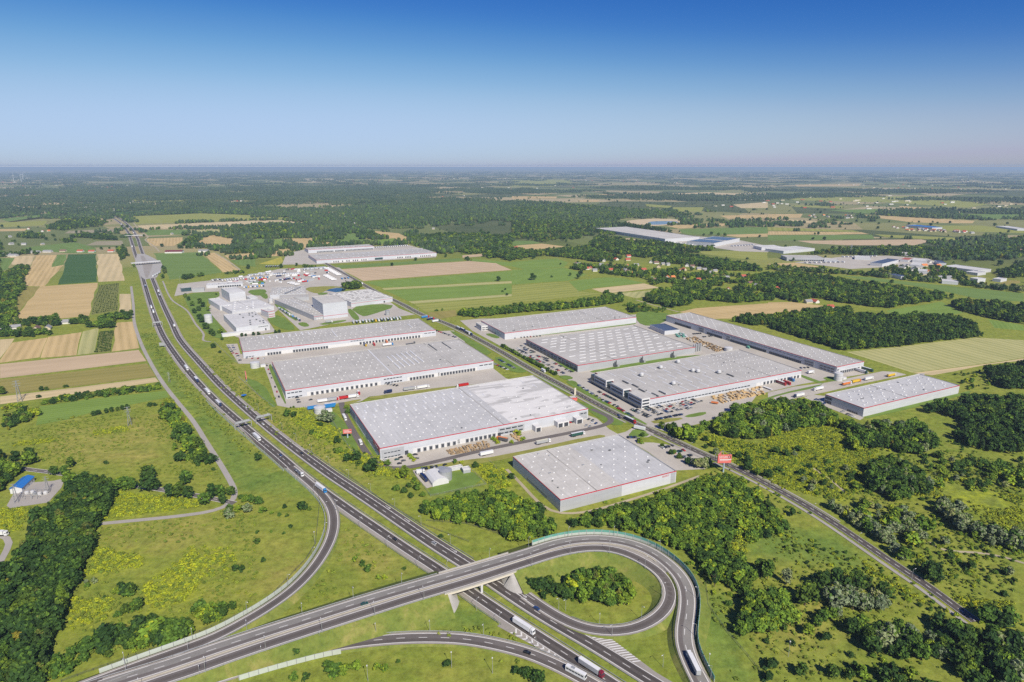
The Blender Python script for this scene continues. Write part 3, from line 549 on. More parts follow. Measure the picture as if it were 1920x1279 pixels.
 ('R8', [(215, 100), (340, 72), (1060, 25), (1085, 70), (1210, 95), (640, 150), (400, 152)], 'tan', 'wide tan field behind the long warehouse'), ('R4', [(0, 1068), (180, 1066), (440, 1096), (330, 1148), (0, 1163)], 'tan', 'tan field beside the red roofed house'),
 ('S1', [(590, 240), (1000, 200), (1560, 132), (1918, 152), (1918, 285), (1450, 350), (1080, 395)], 'pale', 'pale greenish cut field right of the long warehouse'), ('S1', [(1085, 398), (1450, 353), (1918, 288), (1918, 303), (1640, 335), (1400, 385), (1230, 415)], 'tan2', 'pale stubble margin of the cut field')]
for zn, pts, kd, lb in F_: field(zn, pts, kd, lb)
# ponds and sand pit
def pond(zone, pts, label, bank=None):
    if bank: tag(sheet('sand_bank', smooth_poly([Vector((p.x, p.y, 0)) for p in GP(zone, bank)]), M_sand, 'bare sandy bank around the pond'), None, None)
    sheet('water', smooth_poly([Vector((p.x, p.y, 0)) for p in GP(zone, pts)]), M_water, label)
pond('R3', [(1030, 459), (1230, 458), (1255, 472), (1100, 488), (1010, 482)], 'blue water in the sand pit beyond the woods', [(815, 462), (1000, 440), (1230, 440), (1280, 470), (1100, 497), (990, 492)])
pond('R3', [(1020, 1150), (1100, 1145), (1180, 1175), (1130, 1200), (1040, 1172)], 'small dark blue pond beside the long warehouse')
pond('S7', [(1230, 295), (1330, 262), (1420, 262), (1440, 285), (1300, 305), (1240, 312)], 'grey-blue pond behind the factory hall')
# solar rows
for k, pts in enumerate(([(350, 422), (560, 397), (605, 402), (375, 438)], [(62, 466), (300, 430), (335, 440), (95, 466)])):
    q = GP('R1', pts); mb = MB(); a, b, c, d = q
    for i in range(9):
        t0 = i/9; p0 = a.lerp(d, t0); p1 = b.lerp(c, t0); w = (d-a)*(0.06)
        mb.quad((p0.x, p0.y, .6), (p1.x, p1.y, .6), (p1.x+w.x, p1.y+w.y, 2.2), (p0.x+w.x, p0.y+w.y, 2.2))
    tag(mb.build('solar_rows', M_solar), ['upper band of dark solar panel rows in the far fields', 'lower band of dark solar panel rows at far left'][k], 'solar panels', None, 'stuff'); occupy(q)
# ------------------------------------------------------------------ motorway and ramps
def road(name, path, label, lanes, shoulders, mat, smat, edges, dash=None, z=0.16, d0=None, d1=None, base=None, dashw=0.34, linew=0.42, dashspec=(5, 8)):
    o = path.ribbon(lanes[0], lanes[1], z, d0, d1).build(name, mat); tag(o, label, name.split('_')[-1], None, 'structure')
    mb = MB()
    for a, b in shoulders: path.ribbon(a, b, z-0.012, d0, d1, mb)
    if shoulders: mb.build('shoulder', smat, o)
    mb = MB()
    for e in edges: path.ribbon(e-linew/2, e+linew/2, z+0.02, d0, d1, mb)
    if edges: mb.build('edge_line', M_line, o)
    if dash is not None:
        mb = MB()
        for e in (dash if isinstance(dash, (list, tuple)) else [dash]): path.dashes(e, dashw, z+0.024, dashspec[0], dashspec[1], 0 if d0 is None else d0, d1, mb)
        tag(mb.build('lane_marking', M_line, o), None, None, None, 'stuff')
    path.occ(min([lanes[0]]+[s[0] for s in shoulders])-3, max([lanes[1]]+[s[1] for s in shoulders])+3)
    return o
mw_l = road('motorway', LC, 'dark motorway carriageway with traffic coming towards the viewer', (-3.9, 3.9), [(-7.0, -3.9), (3.9, 5.0)], M_asph, M_shoulder, [-3.75, 3.75], 0.0, z=0.20)
mw_r = road('motorway', RC, 'dark motorway carriageway running away from the viewer', (-3.9, 3.9), [(-5.0, -3.9), (3.9, 7.0)], M_asph, M_shoulder, [-3.75, 3.75], 0.0, z=0.20)
for pth, par in ((LC, mw_l), (RC, mw_r), (LR, None)):       # lanes worn dark by tyres
    mb = MB()
    for a_ in (-2.9, 0.95): pth.ribbon(a_, a_+1.95, .306 if par is None else .208, None, None, mb)
    wear_ = mb.build('wheel_wear', M_wear, par) if par else mb
# exit and entry lanes beside the carriageways
dA = LC.near(G((455, 797))); dB = LC.near(G((592, 911)))
ex = LC.ribbon(lambda s: -3.9-3.6*min(1, max(0, (s-dA)/60)), -3.9, 0.215, dA, dB).build('exit_lane', M_asph, mw_l)
LC.dashes(-3.9, 0.4, 0.245, 3, 3, dA+30, dB).build('lane_marking', M_line, mw_l)['kind'] = 'stuff'
dC = RC.near(G((560, 848))); dD = RC.near(G((985, 1130)))
RC.ribbon(3.9, 7.5, 0.215, dC, dD).build('entry_lane', M_asph, mw_r)
RC.dashes(3.9, 0.4, 0.245, 3, 3, dC, dD).build('lane_marking', M_line, mw_r)['kind'] = 'stuff'
RC.ribbon(7.3, 7.6, 0.245, dC, dD).build('edge_line', M_line, mw_r)
mb = MB()
for px in ((720, 953), (757, 978), (832, 1030), (965, 1116)):       # lane arrows
    d = RC.near(G(px)); p, t, n = RC.at(d)
    for a, b, w in ((0, 6, 0.35), (4.2, 6.8, 1.1)):
        q = [p+t*a+n*(5.6-w/2), p+t*b+n*(5.6-w/2), p+t*b+n*(5.6+w/2), p+t*a+n*(5.6+w/2)]; mb.quad(*[(v.x, v.y, v.z+0.25) for v in q])
tag(mb.build('lane_arrow', M_line, mw_r), None, None, None, 'stuff')
ra = road('exit_ramp', RA, 'curved exit ramp sweeping from the motorway to the lower left', (-3.2, 3.2), [(-4.6, -3.2), (3.2, 4.4)], M_asph3, M_shoulder, [-3.0, 3.0], None, z=0.24)
up = road('overpass_road', UP, 'grey outer roadway crossing the bridge and curving down at right', (-4.3, 4.3), [(-5.4, -4.3), (4.3, 5.6)], M_asph2, M_shoulder, [-4.1, 4.1], 0.0, z=0.20)
lo = road('loop_road', LO, 'brown inner roadway crossing the bridge and coiling round the wooded loop', (-3.4, 3.4), [(-4.8, -3.4), (3.4, 4.6)], M_asph3, M_shoulder, [-3.2, 3.2], None, z=0.205)
br = road('slip_road', BR, 'slip road curving along the bottom to join the motorway', (-3.6, 3.6), [(-5.0, -3.6), (3.6, 5.0)], M_asph3, M_shoulder, [-3.5, 3.5], [0.2], z=0.23)
lr = road('access_road', LR, 'straight dark access road between the two rows of warehouses', (-3.6, 3.6), [], M_asph, M_shoulder, [-3.3, 3.3], 0.0, z=0.30, linew=0.2, dashspec=(4, 4))
wear_.build('wheel_wear', M_wear, lr); UP.ribbon(-3.4, -1.0, .208).build('wheel_wear', M_asph3, up); LO.ribbon(-1.3, 1.3, .213).build('wheel_wear', M_asph, lo); BR.ribbon(-2.9, -.6, .238).build('wheel_wear', M_asph, br); RA.ribbon(-1.4, 1.4, .248).build('wheel_wear', M_asph, ra); LR.ribbon(-8.6, -5.8, 0.29, LR.near(G((1225, 810)))).build('footpath', M_path, lr); LR.ribbon(-8.2, -5.6, 0.29, None, LR.near(G((1180, 790)))).build('footpath', M_path, lr)
LR.ribbon(4.6, 6.4, 0.29, None, LR.near(G((1560, 980)))).build('footpath', M_path, lr)
road('service_road', SR, 'pale concrete service road running beside the motorway', (-2.4, 2.4), [], M_path, M_path, [], z=0.15)
road('country_road', OLD, 'old brown country road half hidden by trees', (-3.0, 3.0), [], M_asph3, M_path, [-2.8, 2.8], 0.0, z=0.16)
road('farm_track', TR1, 'winding pale track beside the motorway bank', (-1.6, 1.6), [], M_path, M_path, [], z=0.14)
def track(zone, pts, w, label, mat=None, name='farm_track'):
    p = Path(pz(zone, pts), 8); o = p.ribbon(-w/2, w/2, 0.13+random.random()*0.01).build(name, mat or M_sandpath); tag(o, label, 'track', None, 'structure'); p.occ(-w/2-1, w/2+1); return p
track('S4', [(480, 0), (560, 80), (660, 190), (740, 260), (800, 275), (950, 260), (1200, 190), (1420, 120), (1640, 40)], 3.0, 'sandy track skirting the front warehouse')
track('S5', [(1220, 525), (1250, 490), (1240, 510), (1225, 540), (1290, 575), (1400, 572), (1540, 565), (1650, 590), (1748, 630)], 2.6, 'curving sandy track through the right-hand scrub')
track('S5', [(560, 90), (660, 150), (780, 250)], 2.0, 'faint trodden path through the yellow scrub')
track('R3', [(930, 1050), (1100, 1100), (1250, 1140)], 4.0, 'sandy track behind the pond')
track('R1', [(1615, 700), (1700, 750), (1815, 835)], 5.0, 'pale field track beside the tan field')
track('R1', [(1000, 470), (1060, 540), (1110, 575), (1090, 600), (1160, 650), (1195, 690)], 5.0, 'pale track beside the far motorway')
track('S2', [(0, 560), (60, 450), (110, 390), (0, 395)], 4.5, 'sandy drive at the left edge', M_path)
# gores and chevrons painted between ramp and carriageway
d0, d1 = RC.near(G((1010, 1152))), RC.near(G((1175, 1252)))
# paved wedge on both sides
dgA, dgB = RC.near(G((1040, 1168))), RC.near(G((1105, 1207)))
RC.ribbon(3.9, lambda s: 3.9+8.0*max(0, min(1, (s-d0)/(dgB-d0)))*(1-0.75*max(0, min(1, (s-dgB)/(d1+20-dgB)))), 0.212, d0, d1+40).build('gore', M_shoulder, mw_r)
dl0, dl1 = LC.near(G((1000, 1188))), LC.near(G((1085, 1243)))
LC.ribbon(lambda s: -3.9-6.5*max(0, 1-(s-dl0+20)/(dl1-dl0+25)), -3.9, 0.212, dl0-20, dl1).build('gore', M_shoulder, mw_l)
mb = MB()
for i in range(24):
    k = i/24; d = d0+8+(d1-d0-8)*k; p, t, nn = RC.at(d); wdt = 8.0*min(1, (d-d0)/(dgB-d0))*(1-0.75*max(0, min(1, (d-dgB)/(d1+20-dgB))))-0.8
    if wdt < 0.8: continue
    q = [p+nn*4.4, p+t*.9+nn*4.4, p+t*(.9+wdt*0.7)+nn*(4.2+wdt), p+t*wdt*0.7+nn*(4.2+wdt)]; mb.quad(*[(v.x, v.y, v.z+0.245) for v in q])
tag(mb.build('chevron', M_line, mw_r), None, None, None, 'stuff')
mb = MB()
for i in range(9):
    d = dl0-8+(dl1-dl0)*i/9; p, t, nn = LC.at(d); wdt = 6.5*max(0, 1-(d-dl0+20)/(dl1-dl0+25))-0.5
    if wdt < 0.6: continue
    for sgn in (0, 1):
        h = wdt/2; a = 4.3+sgn*h; b = a+h
        q = [p-nn*a+t*(0 if sgn else -h), p-nn*a+t*(1.2+(0 if sgn else -h)), p-nn*b+t*(1.2+(-h if sgn else 0)), p-nn*b+t*(-h if sgn else 0)]
        mb.quad(*[(v.x, v.y, v.z+0.245) for v in q])
tag(mb.build('chevron', M_line, mw_l), None, None, None, 'stuff')
# divider kerb between the two overpass roadways
dE = UP.near(G((1240, 1047), 6.5))
mb = MB(); pr = None
for i in range(len(LO.p)):
    A = LO.p[i]+LO.n[i]*4.4; q, t, n = UP.at(UP.near(A)); B = q-n*5.2
    if (A-B).length > 7 or LO.s[i] > LO.near(G((1256, 1105), 4)): pr = None; continue
    if pr: mb.quad((pr[0].x, pr[0].y, pr[0].z+.15), (A.x, A.y, A.z+.15), (B.x, B.y, B.z+.15), (pr[1].x, pr[1].y, pr[1].z+.15))
    pr = (A, B)
mb.build('median_strip', M_shoulder, up); UP.ribbon(-6.0, -5.35, 0.30, 0, dE).build('divider_kerb', M_yline, up)
# ---- banks that carry the overpass roads
BR0 = UP.near(G((838, 1084), 8)); BR1 = UP.near(G((957, 1048), 8)); BL0 = LO.near(G((838, 1101), 8)); BL1 = LO.near(G((957, 1065), 8))
def bank(path, side, edge, skip=None, slope=1.9, label=None, foot=None):
    mb = MB(); pr = None
    for i in range(len(path.p)):
        z = path.p[i].z
        if z < 0.25 or (skip and skip[0] < path.s[i] < skip[1]): pr = None; continue
        k = side*edge; A = path.p[i]+path.n[i]*k; k2 = side*(edge+min(slope*z, foot(path.s[i]) if foot else 1e9)); B = path.p[i]+path.n[i]*k2
        a = (A.x, A.y, z+0.05); b = (B.x, B.y, -0.05)
        if pr: mb.quad(pr[0], a, b, pr[1])
        pr = (a, b)
    o = mb.build('embankment', M_bank); tag(o, label, 'embankment', None, 'structure'); return o
bank(UP, 1, 5.5, (BR0, BR1), label='grassy bank on the far side of the overpass road')
bank(LO, -1, 4.7, (BL0, BL1), label='grassy bank on the near side of the overpass road')
bank(LO, 1, 4.5, (0, LO.near(G((1230, 1066), 5.4))), label='grassy bank on the outer side of the loop'); bank(UP, -1, 5.3, (0, UP.near(G((1262, 1066), 6.0))), label='grassy bank inside the right-hand ramp', slope=1.2)
bank(RA, 1, 4.3, label='low bank on the inner side of the exit ramp'); bank(RA, -1, 4.5, label='low bank on the outer side of the exit ramp'); bank(BR, 1, 4.9, label='low bank above the slip road'); bank(BR, -1, 4.9, label='low bank below the slip road')
for p, w in ((UP, 16), (LO, 16), (RA, 10), (BR, 8)): p.occ(-w, w)
# ---- bridge
bridge = empty('overpass_bridge', UP.at((BR0+BR1)/2)[0].xy.to_3d()); tag(bridge, 'long concrete overpass bridge crossing the motorway', 'bridge'); bo = Vector(bridge.location)
def rel(mb): mb.v = [(v[0]-bo.x, v[1]-bo.y, v[2]-bo.z) for v in mb.v]; return mb
mb = MB(); NS = 14; sec = []
for i in range(NS+1):
    pu, tu, nu = UP.at(BR0-2+(BR1-BR0+4)*i/NS); pl, tl, nl = LO.at(BL0-2+(BL1-BL0+4)*i/NS); a = pu+nu*6.3; b = pl-nl*5.6; sec.append((a, b))
for i in range(NS):
    (a0, b0), (a1, b1) = sec[i], sec[i+1]
    T = lambda v, dz: (v.x, v.y, v.z+dz)
    mb.quad(T(b0, -1.5), T(b1, -1.5), T(b1, 0.08), T(b0, 0.08)); mb.quad(T(a1, -1.5), T(a0, -1.5), T(a0, 0.08), T(a1, 0.08)); mb.quad(T(b0, 0.08), T(b1, 0.08), T(a1, 0.08), T(a0, 0.08)); mb.quad(T(a0, -1.5), T(a1, -1.5), T(b1, -1.5), T(b0, -1.5))
rel(mb).build('deck', M_cream, bridge, (0, 0, 0))
for sd, nm in ((0, 'parapet'), (1, 'parapet')):
    mb = MB()
    for i in range(NS):
        p, q = sec[i][sd], sec[i+1][sd]
        for w in (0.0,): mb.quad((p.x, p.y, p.z+0.0), (q.x, q.y, q.z+0.0), (q.x, q.y, q.z+1.0), (p.x, p.y, p.z+1.0)); mb.quad((q.x, q.y+0.4*(1 if sd else -1), q.z), (p.x, p.y+0.4*(1 if sd else -1), p.z), (p.x, p.y+0.4*(1 if sd else -1), p.z+1.0), (q.x, q.y+0.4*(1 if sd else -1), q.z+1.0)); mb.quad((p.x, p.y, p.z+1.0), (q.x, q.y, q.z+1.0), (q.x, q.y+0.4*(1 if sd else -1), q.z+1.0), (p.x, p.y+0.4*(1 if sd else -1), p.z+1.0))
    rel(mb).build('parapet', M_conc, bridge, (0, 0, 0))
def wall_prism(a, b, th, z0, z1, mb):
    d = (b-a); d.z = 0; d.normalize(); n = Vector((-d.y, d.x, 0))*th/2; n0 = len(mb.v)
    for z in (z0, z1): mb.v += [(a.x-n.x, a.y-n.y, z), (b.x-n.x, b.y-n.y, z), (b.x+n.x, b.y+n.y, z), (a.x+n.x, a.y+n.y, z)]
    for q in ((0, 1, 5, 4), (1, 2, 6, 5), (2, 3, 7, 6), (3, 0, 4, 7), (4, 5, 6, 7)): mb.f.append(tuple(n0+i for i in q)); mb.m.append(0)
for i, nm in ((1, 'abutment'), (NS-1, 'abutment')):
    mb = MB(); a, b = sec[i]; wall_prism(a.copy(), b.copy(), 1.6, -0.2, a.z-1.4, mb); rel(mb).build('abutment', M_white, bridge, (0, 0, 0))
    e = 0 if i == 1 else NS; mb = MB(); aa, bb = sec[i]; ee = sec[e][1]; di = Vector((ee.x-bb.x, ee.y-bb.y, 0)).normalized(); mo = -di; nn = Vector((bb.x-aa.x, bb.y-aa.y, 0)).normalized()
    zt = bb.z-3.6; T = lambda v, z: (v.x, v.y, z)
    # paved slope that falls from the abutment towards the motorway, and the cone that turns it into the bank
    mb.quad(T(aa, zt), T(aa+mo*zt*1.3, .14), T(bb+mo*zt*1.3, .14), T(bb, zt)); ap = bb-di*.4; zc = bb.z-.9; pr = None
    for k in range(7):
        th = math.pi/2*k/6; q = ap+mo*math.cos(th)*zt*1.3+nn*math.sin(th)*zc*1.75+di*math.sin(th)*4
        if pr is not None: k0 = len(mb.v); mb.v += [T(ap, zc), T(pr, .14), T(q, .14)]; mb.f.append((k0, k0+1, k0+2) if i == 1 else (k0, k0+2, k0+1)); mb.m.append(0)
        pr = q
    k0 = len(mb.v); mb.v += [T(ap, zc), T(pr, .14), T(ap+di*6+nn*zc*1.6, .14), T(ap+di*7, zc)]; mb.f.append((k0, k0+1, k0+2, k0+3)); mb.m.append(0)
    rel(mb).build('slope_paving', M_conc, bridge, (0, 0, 0))
for f in (0.06, 0.36, 0.66, 0.94):
    a, b = sec[NS//2]; c = a.lerp(b, f); mb = MB(); mb.cyl(c.x, c.y, 0, c.z-1.4, 0.8, n=10); rel(mb).build('pier', M_white, bridge, (0, 0, 0))
mb = MB(); a, b = sec[NS//2]; wall_prism(a.lerp(b, 0.02), a.lerp(b, 0.98), 1.5, a.z-2.6, a.z-1.45, mb); rel(mb).build('crossbeam', M_white, bridge, (0, 0, 0))
# ---- guard rails: one thin rail on posts per roadside
def guard(path, off, label, d0=0, d1=None, h=0.75):
    d1 = d1 or path.s[-1]; e = empty('guard_rail', path.at(d0)[0]+path.at(d0)[2]*off); o0 = Vector(e.location); mb = MB(); pr = None; pb = MB()
    d = d0; i = 0
    while d < d1:
        p, t, n = path.at(d); q = p+n*off-o0
        if pr is not None:
            mb.quad((pr.x, pr.y, pr.z+0.45), (q.x, q.y, q.z+0.45), (q.x, q.y, q.z+h+0.1), (pr.x, pr.y, pr.z+h+0.1)); r = n*0.18
            mb.quad((pr.x, pr.y, pr.z+h+0.1), (q.x, q.y, q.z+h+0.1), (q.x+r.x, q.y+r.y, q.z+h+0.1), (pr.x+r.x, pr.y+r.y, pr.z+h+0.1))
        pb.box(q.x-0.06, q.x+0.06, q.y-0.06, q.y+0.06, q.z, q.z+0.8); pr = q; d += 6
    mb.build('rail', M_metal, e, (0, 0, 0)); tag(pb.build('post', M_darkmetal, e, (0, 0, 0)), None, None, None, 'stuff')
    tag(e, label, 'guard rail'); return e
dm = LC.near(G((300, 615)))
guard(LC, 5.6, 'galvanised guard rail on the median beside the oncoming carriageway', dm); guard(RC, -5.6, 'galvanised guard rail on the median beside the far carriageway', RC.near(G((325, 612))))
guard(LC, -8.2, 'guard rail on the outer verge of the oncoming carriageway', LC.near(G((640, 950))), LC.near(G((975, 1172))))
guard(RC, 8.6, 'guard rail on the outer verge of the far carriageway', RC.near(G((560, 848))), RC.near(G((870, 1058))))
guard(UP, 5.8, 'guard rail along the far edge of the overpass road', 0, BR0-3); guard(LO, -5.0, 'guard rail along the near edge of the overpass road', 0, BL0-3); guard(LO, -4.9, 'guard rail around the inside of the loop', BL1+4, LO.s[-1]-30)
guard(BR, 5.1, 'guard rail above the bottom slip road'); guard(RA, 4.6, 'guard rail on the inner edge of the exit ramp', 40); guard(UP, -5.6, 'guard rail on the inner edge of the right-hand ramp', UP.near(G((1270, 1075), 6)))
# ---- noise barriers built of posts and panels
def barrier(path, off, d0, d1, h, label, lower=M_barrier, upper=None, pitch=4.0):
    e = empty('noise_barrier', path.at(d0)[0]+path.at(d0)[2]*off); o0 = Vector(e.location); n = int((d1-d0)/pitch)
    for i in range(n):
        p, t, nn = path.at(d0+i*pitch); q, t2, n2 = path.at(d0+(i+1)*pitch); a = p+nn*off-o0; b = q+n2*off-o0; th = nn*0.12
        base = -0.6
        for z0, z1, m, nm in ((base, h*0.45 if upper else h, lower, 'panel'), (h*0.45, h, upper, 'panel')):
            if m is None: continue
            mb = MB(); A = [(a-th), (b-th), (b+th), (a+th)]; k = 0
            for z in (z0, z1-0.03): mb.v += [(v.x, v.y, v.z+z) for v in A]
            for f in ((0, 1, 5, 4), (1, 2, 6, 5), (2, 3, 7, 6), (3, 0, 4, 7), (4, 5, 6, 7)): mb.f.append(f); mb.m.append(0)
            mb.build(nm, m, e, (0, 0, 0))
        mb = MB(); mb.box(a.x-0.2, a.x+0.2, a.y-0.2, a.y+0.2, a.z-0.6, a.z+h+0.1); mb.build('post', M_metal, e, (0, 0, 0))
    tag(e, label, 'noise barrier'); return e
barrier(RA, -6.4, 2, RA.s[-1]-12, 2.3, 'long pale noise barrier along the outside of the exit ramp', pitch=6)
LCb0, LCb1 = LC.near(G((398, 752))), LC.near(G((548, 880)))
barrier(LC, -9.6, LCb0, LCb1, 2.6, 'pale noise barrier beside the oncoming carriageway', pitch=6)
bp0, bp1 = UP.near(G((1012, 1032), 8)), UP.s[-1]-4
barrier(UP, 7.4, bp0, bp1, 3.3, 'green and pale curved noise barrier round the outside of the loop', M_barrier, M_green, pitch=5)
barrier(BR, -6.3, BR.near(G((440, 1262), .8)), BR.near(G((646, 1208), .8)), 2.6, 'short pale noise barrier below the bottom slip road', pitch=5)
# ---- lamp posts
LAMP = {}
def lamp_meshes():
    mb = MB(); mb.cyl(0, 0, 0, 8.6, 0.13, 0.08, 6); LAMP['pole'] = mb.me('pole', M_metal)
    mb = MB(); mb.bar((0, 0, 8.55), (1.5, 0, 8.9), 0.09); LAMP['arm'] = mb.me('arm', M_metal)
    mb = MB(); mb.frustum((1.3, 2.2, -0.2, 0.2), (1.4, 2.1, -0.12, 0.12), 8.83, 9.0); LAMP['lantern'] = mb.me('lantern', M_white)
lamp_meshes()
def lamp(pos, yaw, label, group):
    e = empty('street_lamp', pos, yaw)
    for k in ('pole', 'arm', 'lantern'): obj(k, LAMP[k], e)
    tag(e, label, 'street lamp', group); return e
def lamps(path, off, d0, d1, step, where):
    d = d0; i = 0
    while d < d1:
        p, t, n = path.at(d); s = -1 if off > 0 else 1; q = p+n*off; dr = n*s
        lamp(q, math.atan2(dr.y, dr.x), f'{nth(i)} grey street lamp {where}', 'street lamps along the interchange roads'); d += step; i += 1
lamps(RC, 9.0, RC.near(G((470, 775))), RC.near(G((860, 1050))), 36, 'on the far verge of the motorway, counted from the far end'); lamps(LC, -8.6, LC.near(G((440, 785))), LC.near(G((820, 1066))), 36, 'on the near verge of the motorway, counted from the far end')
lamps(RC, 13.0, RC.near(G((1040, 1167))), RC.s[-1], 34, 'beside the hatched merge area, counted from the loop'); lamps(LC, -9.5, LC.near(G((915, 1132))), LC.near(G((985, 1180))), 20, 'beside the motorway just below the bridge')
lamps(RA, -5.4, 30, RA.s[-1]-20, 34, 'behind the outer kerb of the exit ramp, counted from the motorway'); lamps(UP, 6.1, 25, UP.near(G((1240, 1047), 6.5)), 31, 'along the far edge of the overpass, counted from the left')
lamps(LO, -5.2, 20, BL0-8, 31, 'along the near edge of the overpass, counted from the left'); lamps(LO, -5.4, BL1+14, LO.s[-1]-20, 31, 'along the inside of the loop, counted from the bridge')
lamps(BR, 5.4, 12, BR.near(G((1030, 1241), .1)), 31, 'along the bottom slip road, counted from the left'); lamps(UP, 6.2, UP.near(G((1289, 1120), 5)), UP.s[-1], 33, 'along the right-hand ramp inside the barrier')
lamps(LR, -5.0, LR.near(G((1300, 843))), LR.s[-1]-30, 45, 'along the access road past the billboard')
# ---- sign gantries
def gantry(path, px, o0, o1, label, board=True):
    d = path.near(G(px)); p, t, n = path.at(d); e = empty('sign_gantry', p, math.atan2(n.y, n.x)); tag(e, label, 'gantry', 'sign gantries over the motorway')
    for x in (o0, o1):
        mb = MB(); mb.box(x-0.3, x+0.3, -0.3, 0.3, 0, 7.2); mb.build('post', M_metal, e)
    mb = MB(); mb.box(o0-0.3, o1+0.3, -0.5, 0.5, 6.4, 7.2, 0, True); mb.build('beam', M_metal, e)
    if board:
        w = (o1-o0-2)/2
        for k in range(2): mb = MB(); mb.box(o0+1+k*w+0.2, o0+1+(k+1)*w-0.2, 0.52, 0.7, 5.6, 8.6, 0, True); mb.build('sign_board', M_metal, e)
    return e
gantry(LC, (463, 803), -11, 6, 'grey sign gantry over the oncoming carriageway beside the noise barrier'); gantry(RC, (490, 792), -6, 10.5, 'dark sign gantry over the far carriageway'); gantry(LC, (298, 612), -9, 6, 'far sign gantry over the oncoming carriageway by the warehouses')
# ---- far footbridges over the motorway
def farbridge(pa, pb, w, z, label):
    a, b = G(pa), G(pb); e = empty('farm_bridge', (a+b)/2, math.atan2(b.y-a.y, b.x-a.x)); L = (b-a).length; tag(e, label, 'bridge')
    mb = MB(); mb.box(-L/2, L/2, -w/2, w/2, z-1.2, z, 0, True); mb.build('deck', M_conc, e)
    for s in (-1, 1): mb = MB(); mb.box(-L/2, L/2, s*w/2-0.2, s*w/2+0.2, z+0.01, z+1.1); mb.build('parapet', M_white, e)
    for x in (-L*0.3, 0, L*0.3): mb = MB(); mb.box(x-0.6, x+0.6, -w*0.4, w*0.4, 0, z-1.21); mb.build('pier', M_conc, e)
farbridge((226, 445.5), (268, 444.5), 9, 7, 'pale farm bridge over the motorway beyond the toll plaza'); farbridge((150, 391.5), (200, 388), 14, 7, 'far road bridge over the motorway bend')
# ---- toll plaza
sheet('toll_plaza', GP('R1', [(1028, 705), (1085, 705), (1150, 735), (1210, 770), (1222, 800), (1175, 882), (1088, 897), (1062, 880), (1010, 780)]), M_conc, 'pale concrete apron of the toll plaza', z=0.3)
mb = MB(); q = GP('R1', [(1055, 720), (1080, 720), (1110, 770), (1150, 775), (1110, 885), (1090, 885), (1070, 790)]); sheet('toll_lanes', q, M_shoulder, 'grey hatched island in the middle of the toll plaza', z=0.33)
a, b = GZ('R1', 985, 793), GZ('R1', 1205, 775); e = empty('toll_canopy', (a+b)/2, math.atan2(b.y-a.y, b.x-a.x)); tag(e, 'long white toll canopy spanning the motorway', 'toll canopy'); L = (b-a).length
mb = MB(); mb.box(-L/2, L/2, -7, 7, 6.4, 7.6, 0, True); mb.build('roof', M_white, e)
for i in range(12):
    x = -L/2+L*(i+0.5)/12; mb = MB(); mb.box(x-0.9, x+0.9, -3, 3, 0, 2.8); mb.build('booth', M_darkmetal, e); mb = MB(); mb.box(x-0.3, x+0.3, -0.3, 0.3, 2.8, 6.4); mb.build('column', M_metal, e)
# ------------------------------------------------------------------ paved yards and lawns
sheet('pavement', GP('R6', [(95, 262), (180, 258), (205, 340), (225, 330), (1665, 165), (1800, 160), (1880, 225), (1900, 290), (1918, 480), (600, 600), (540, 620), (440, 400), (380, 410), (190, 408)]), M_pave, 'paved yard between the two upper left warehouses')
sheet('pavement', GP('R6', [(375, 415), (440, 400), (545, 620), (1918, 400), (2095, 440), (2190, 515), (2270, 545), (2440, 545), (2320, 560), (1918, 580), (1170, 655), (1110, 690), (900, 735), (560, 738), (480, 722), (430, 560)]), M_pave, 'paved yard in front of the second left warehouse')
sheet('pavement', GP('S6', [(280, 690), (480, 650), (1850, 395), (1918, 420), (2010, 500), (2100, 550), (1918, 560), (1500, 640), (1200, 700), (900, 740), (600, 780), (420, 805), (320, 780)]), M_pave, 'paved loading yard in front of the patched roof warehouse')
sheet('pavement', GP('R7', [(1270, 1015), (1330, 1000), (1420, 950), (1560, 1010), (1500, 1040), (1440, 1040), (1420, 1080), (1540, 1080), (1800, 1120), (1918, 1180), (1930, 1279), (1700, 1290), (1500, 1150)]), M_pave, 'paved car park beside the front warehouse')
sheet('pavement', GP('R7', [(90, 165), (250, 150), (330, 150), (1400, 120), (1500, 110), (1700, 170), (1830, 165), (3130, 525), (3160, 560), (2660, 640), (2320, 720), (2260, 800), (1918, 930), (1640, 1000), (1480, 950), (1100, 720), (880, 600), (420, 370), (180, 240)]), M_pave, 'wide paved ground under the right-hand warehouses')
sheet('pavement', GP('S1', [(270, 580), (340, 560), (420, 570), (1000, 440), (1140, 400), (1180, 400), (1160, 430), (480, 600), (720, 735), (690, 752), (430, 650)]), M_pave, 'paved strip around the small right-hand warehouse')
sheet('pavement', GP('S1', [(0, 545), (200, 500), (440, 470), (860, 385), (960, 390), (1040, 410), (700, 480), (440, 540), (250, 580), (100, 610), (0, 610)]), M_pave, 'truck road before the small right-hand warehouse')
sheet('pavement', GP('S7', [(340, 380), (420, 260), (620, 240), (1000, 180), (1380, 95), (1500, 190), (1430, 250), (1250, 280), (1800, 380), (1870, 430), (2000, 480), (1830, 500), (1300, 560), (1060, 610), (880, 440), (790, 520), (860, 620), (560, 670), (480, 640), (350, 500), (300, 440)]), M_pave, 'paved ground of the factory')
sheet('pavement', GP('S7', [(60, 230), (330, 200), (600, 165), (900, 105), (1300, 90), (1380, 95), (1000, 230), (800, 270), (420, 290), (180, 300), (30, 330)]), M_pave, 'pale storage yard full of trailers behind the factory')
sheet('pavement', GP('R2', [(195, 785), (230, 700), (370, 670), (1150, 640), (1360, 700), (1350, 730), (440, 785)]), M_pave, 'paved ground around the distant warehouse pair')
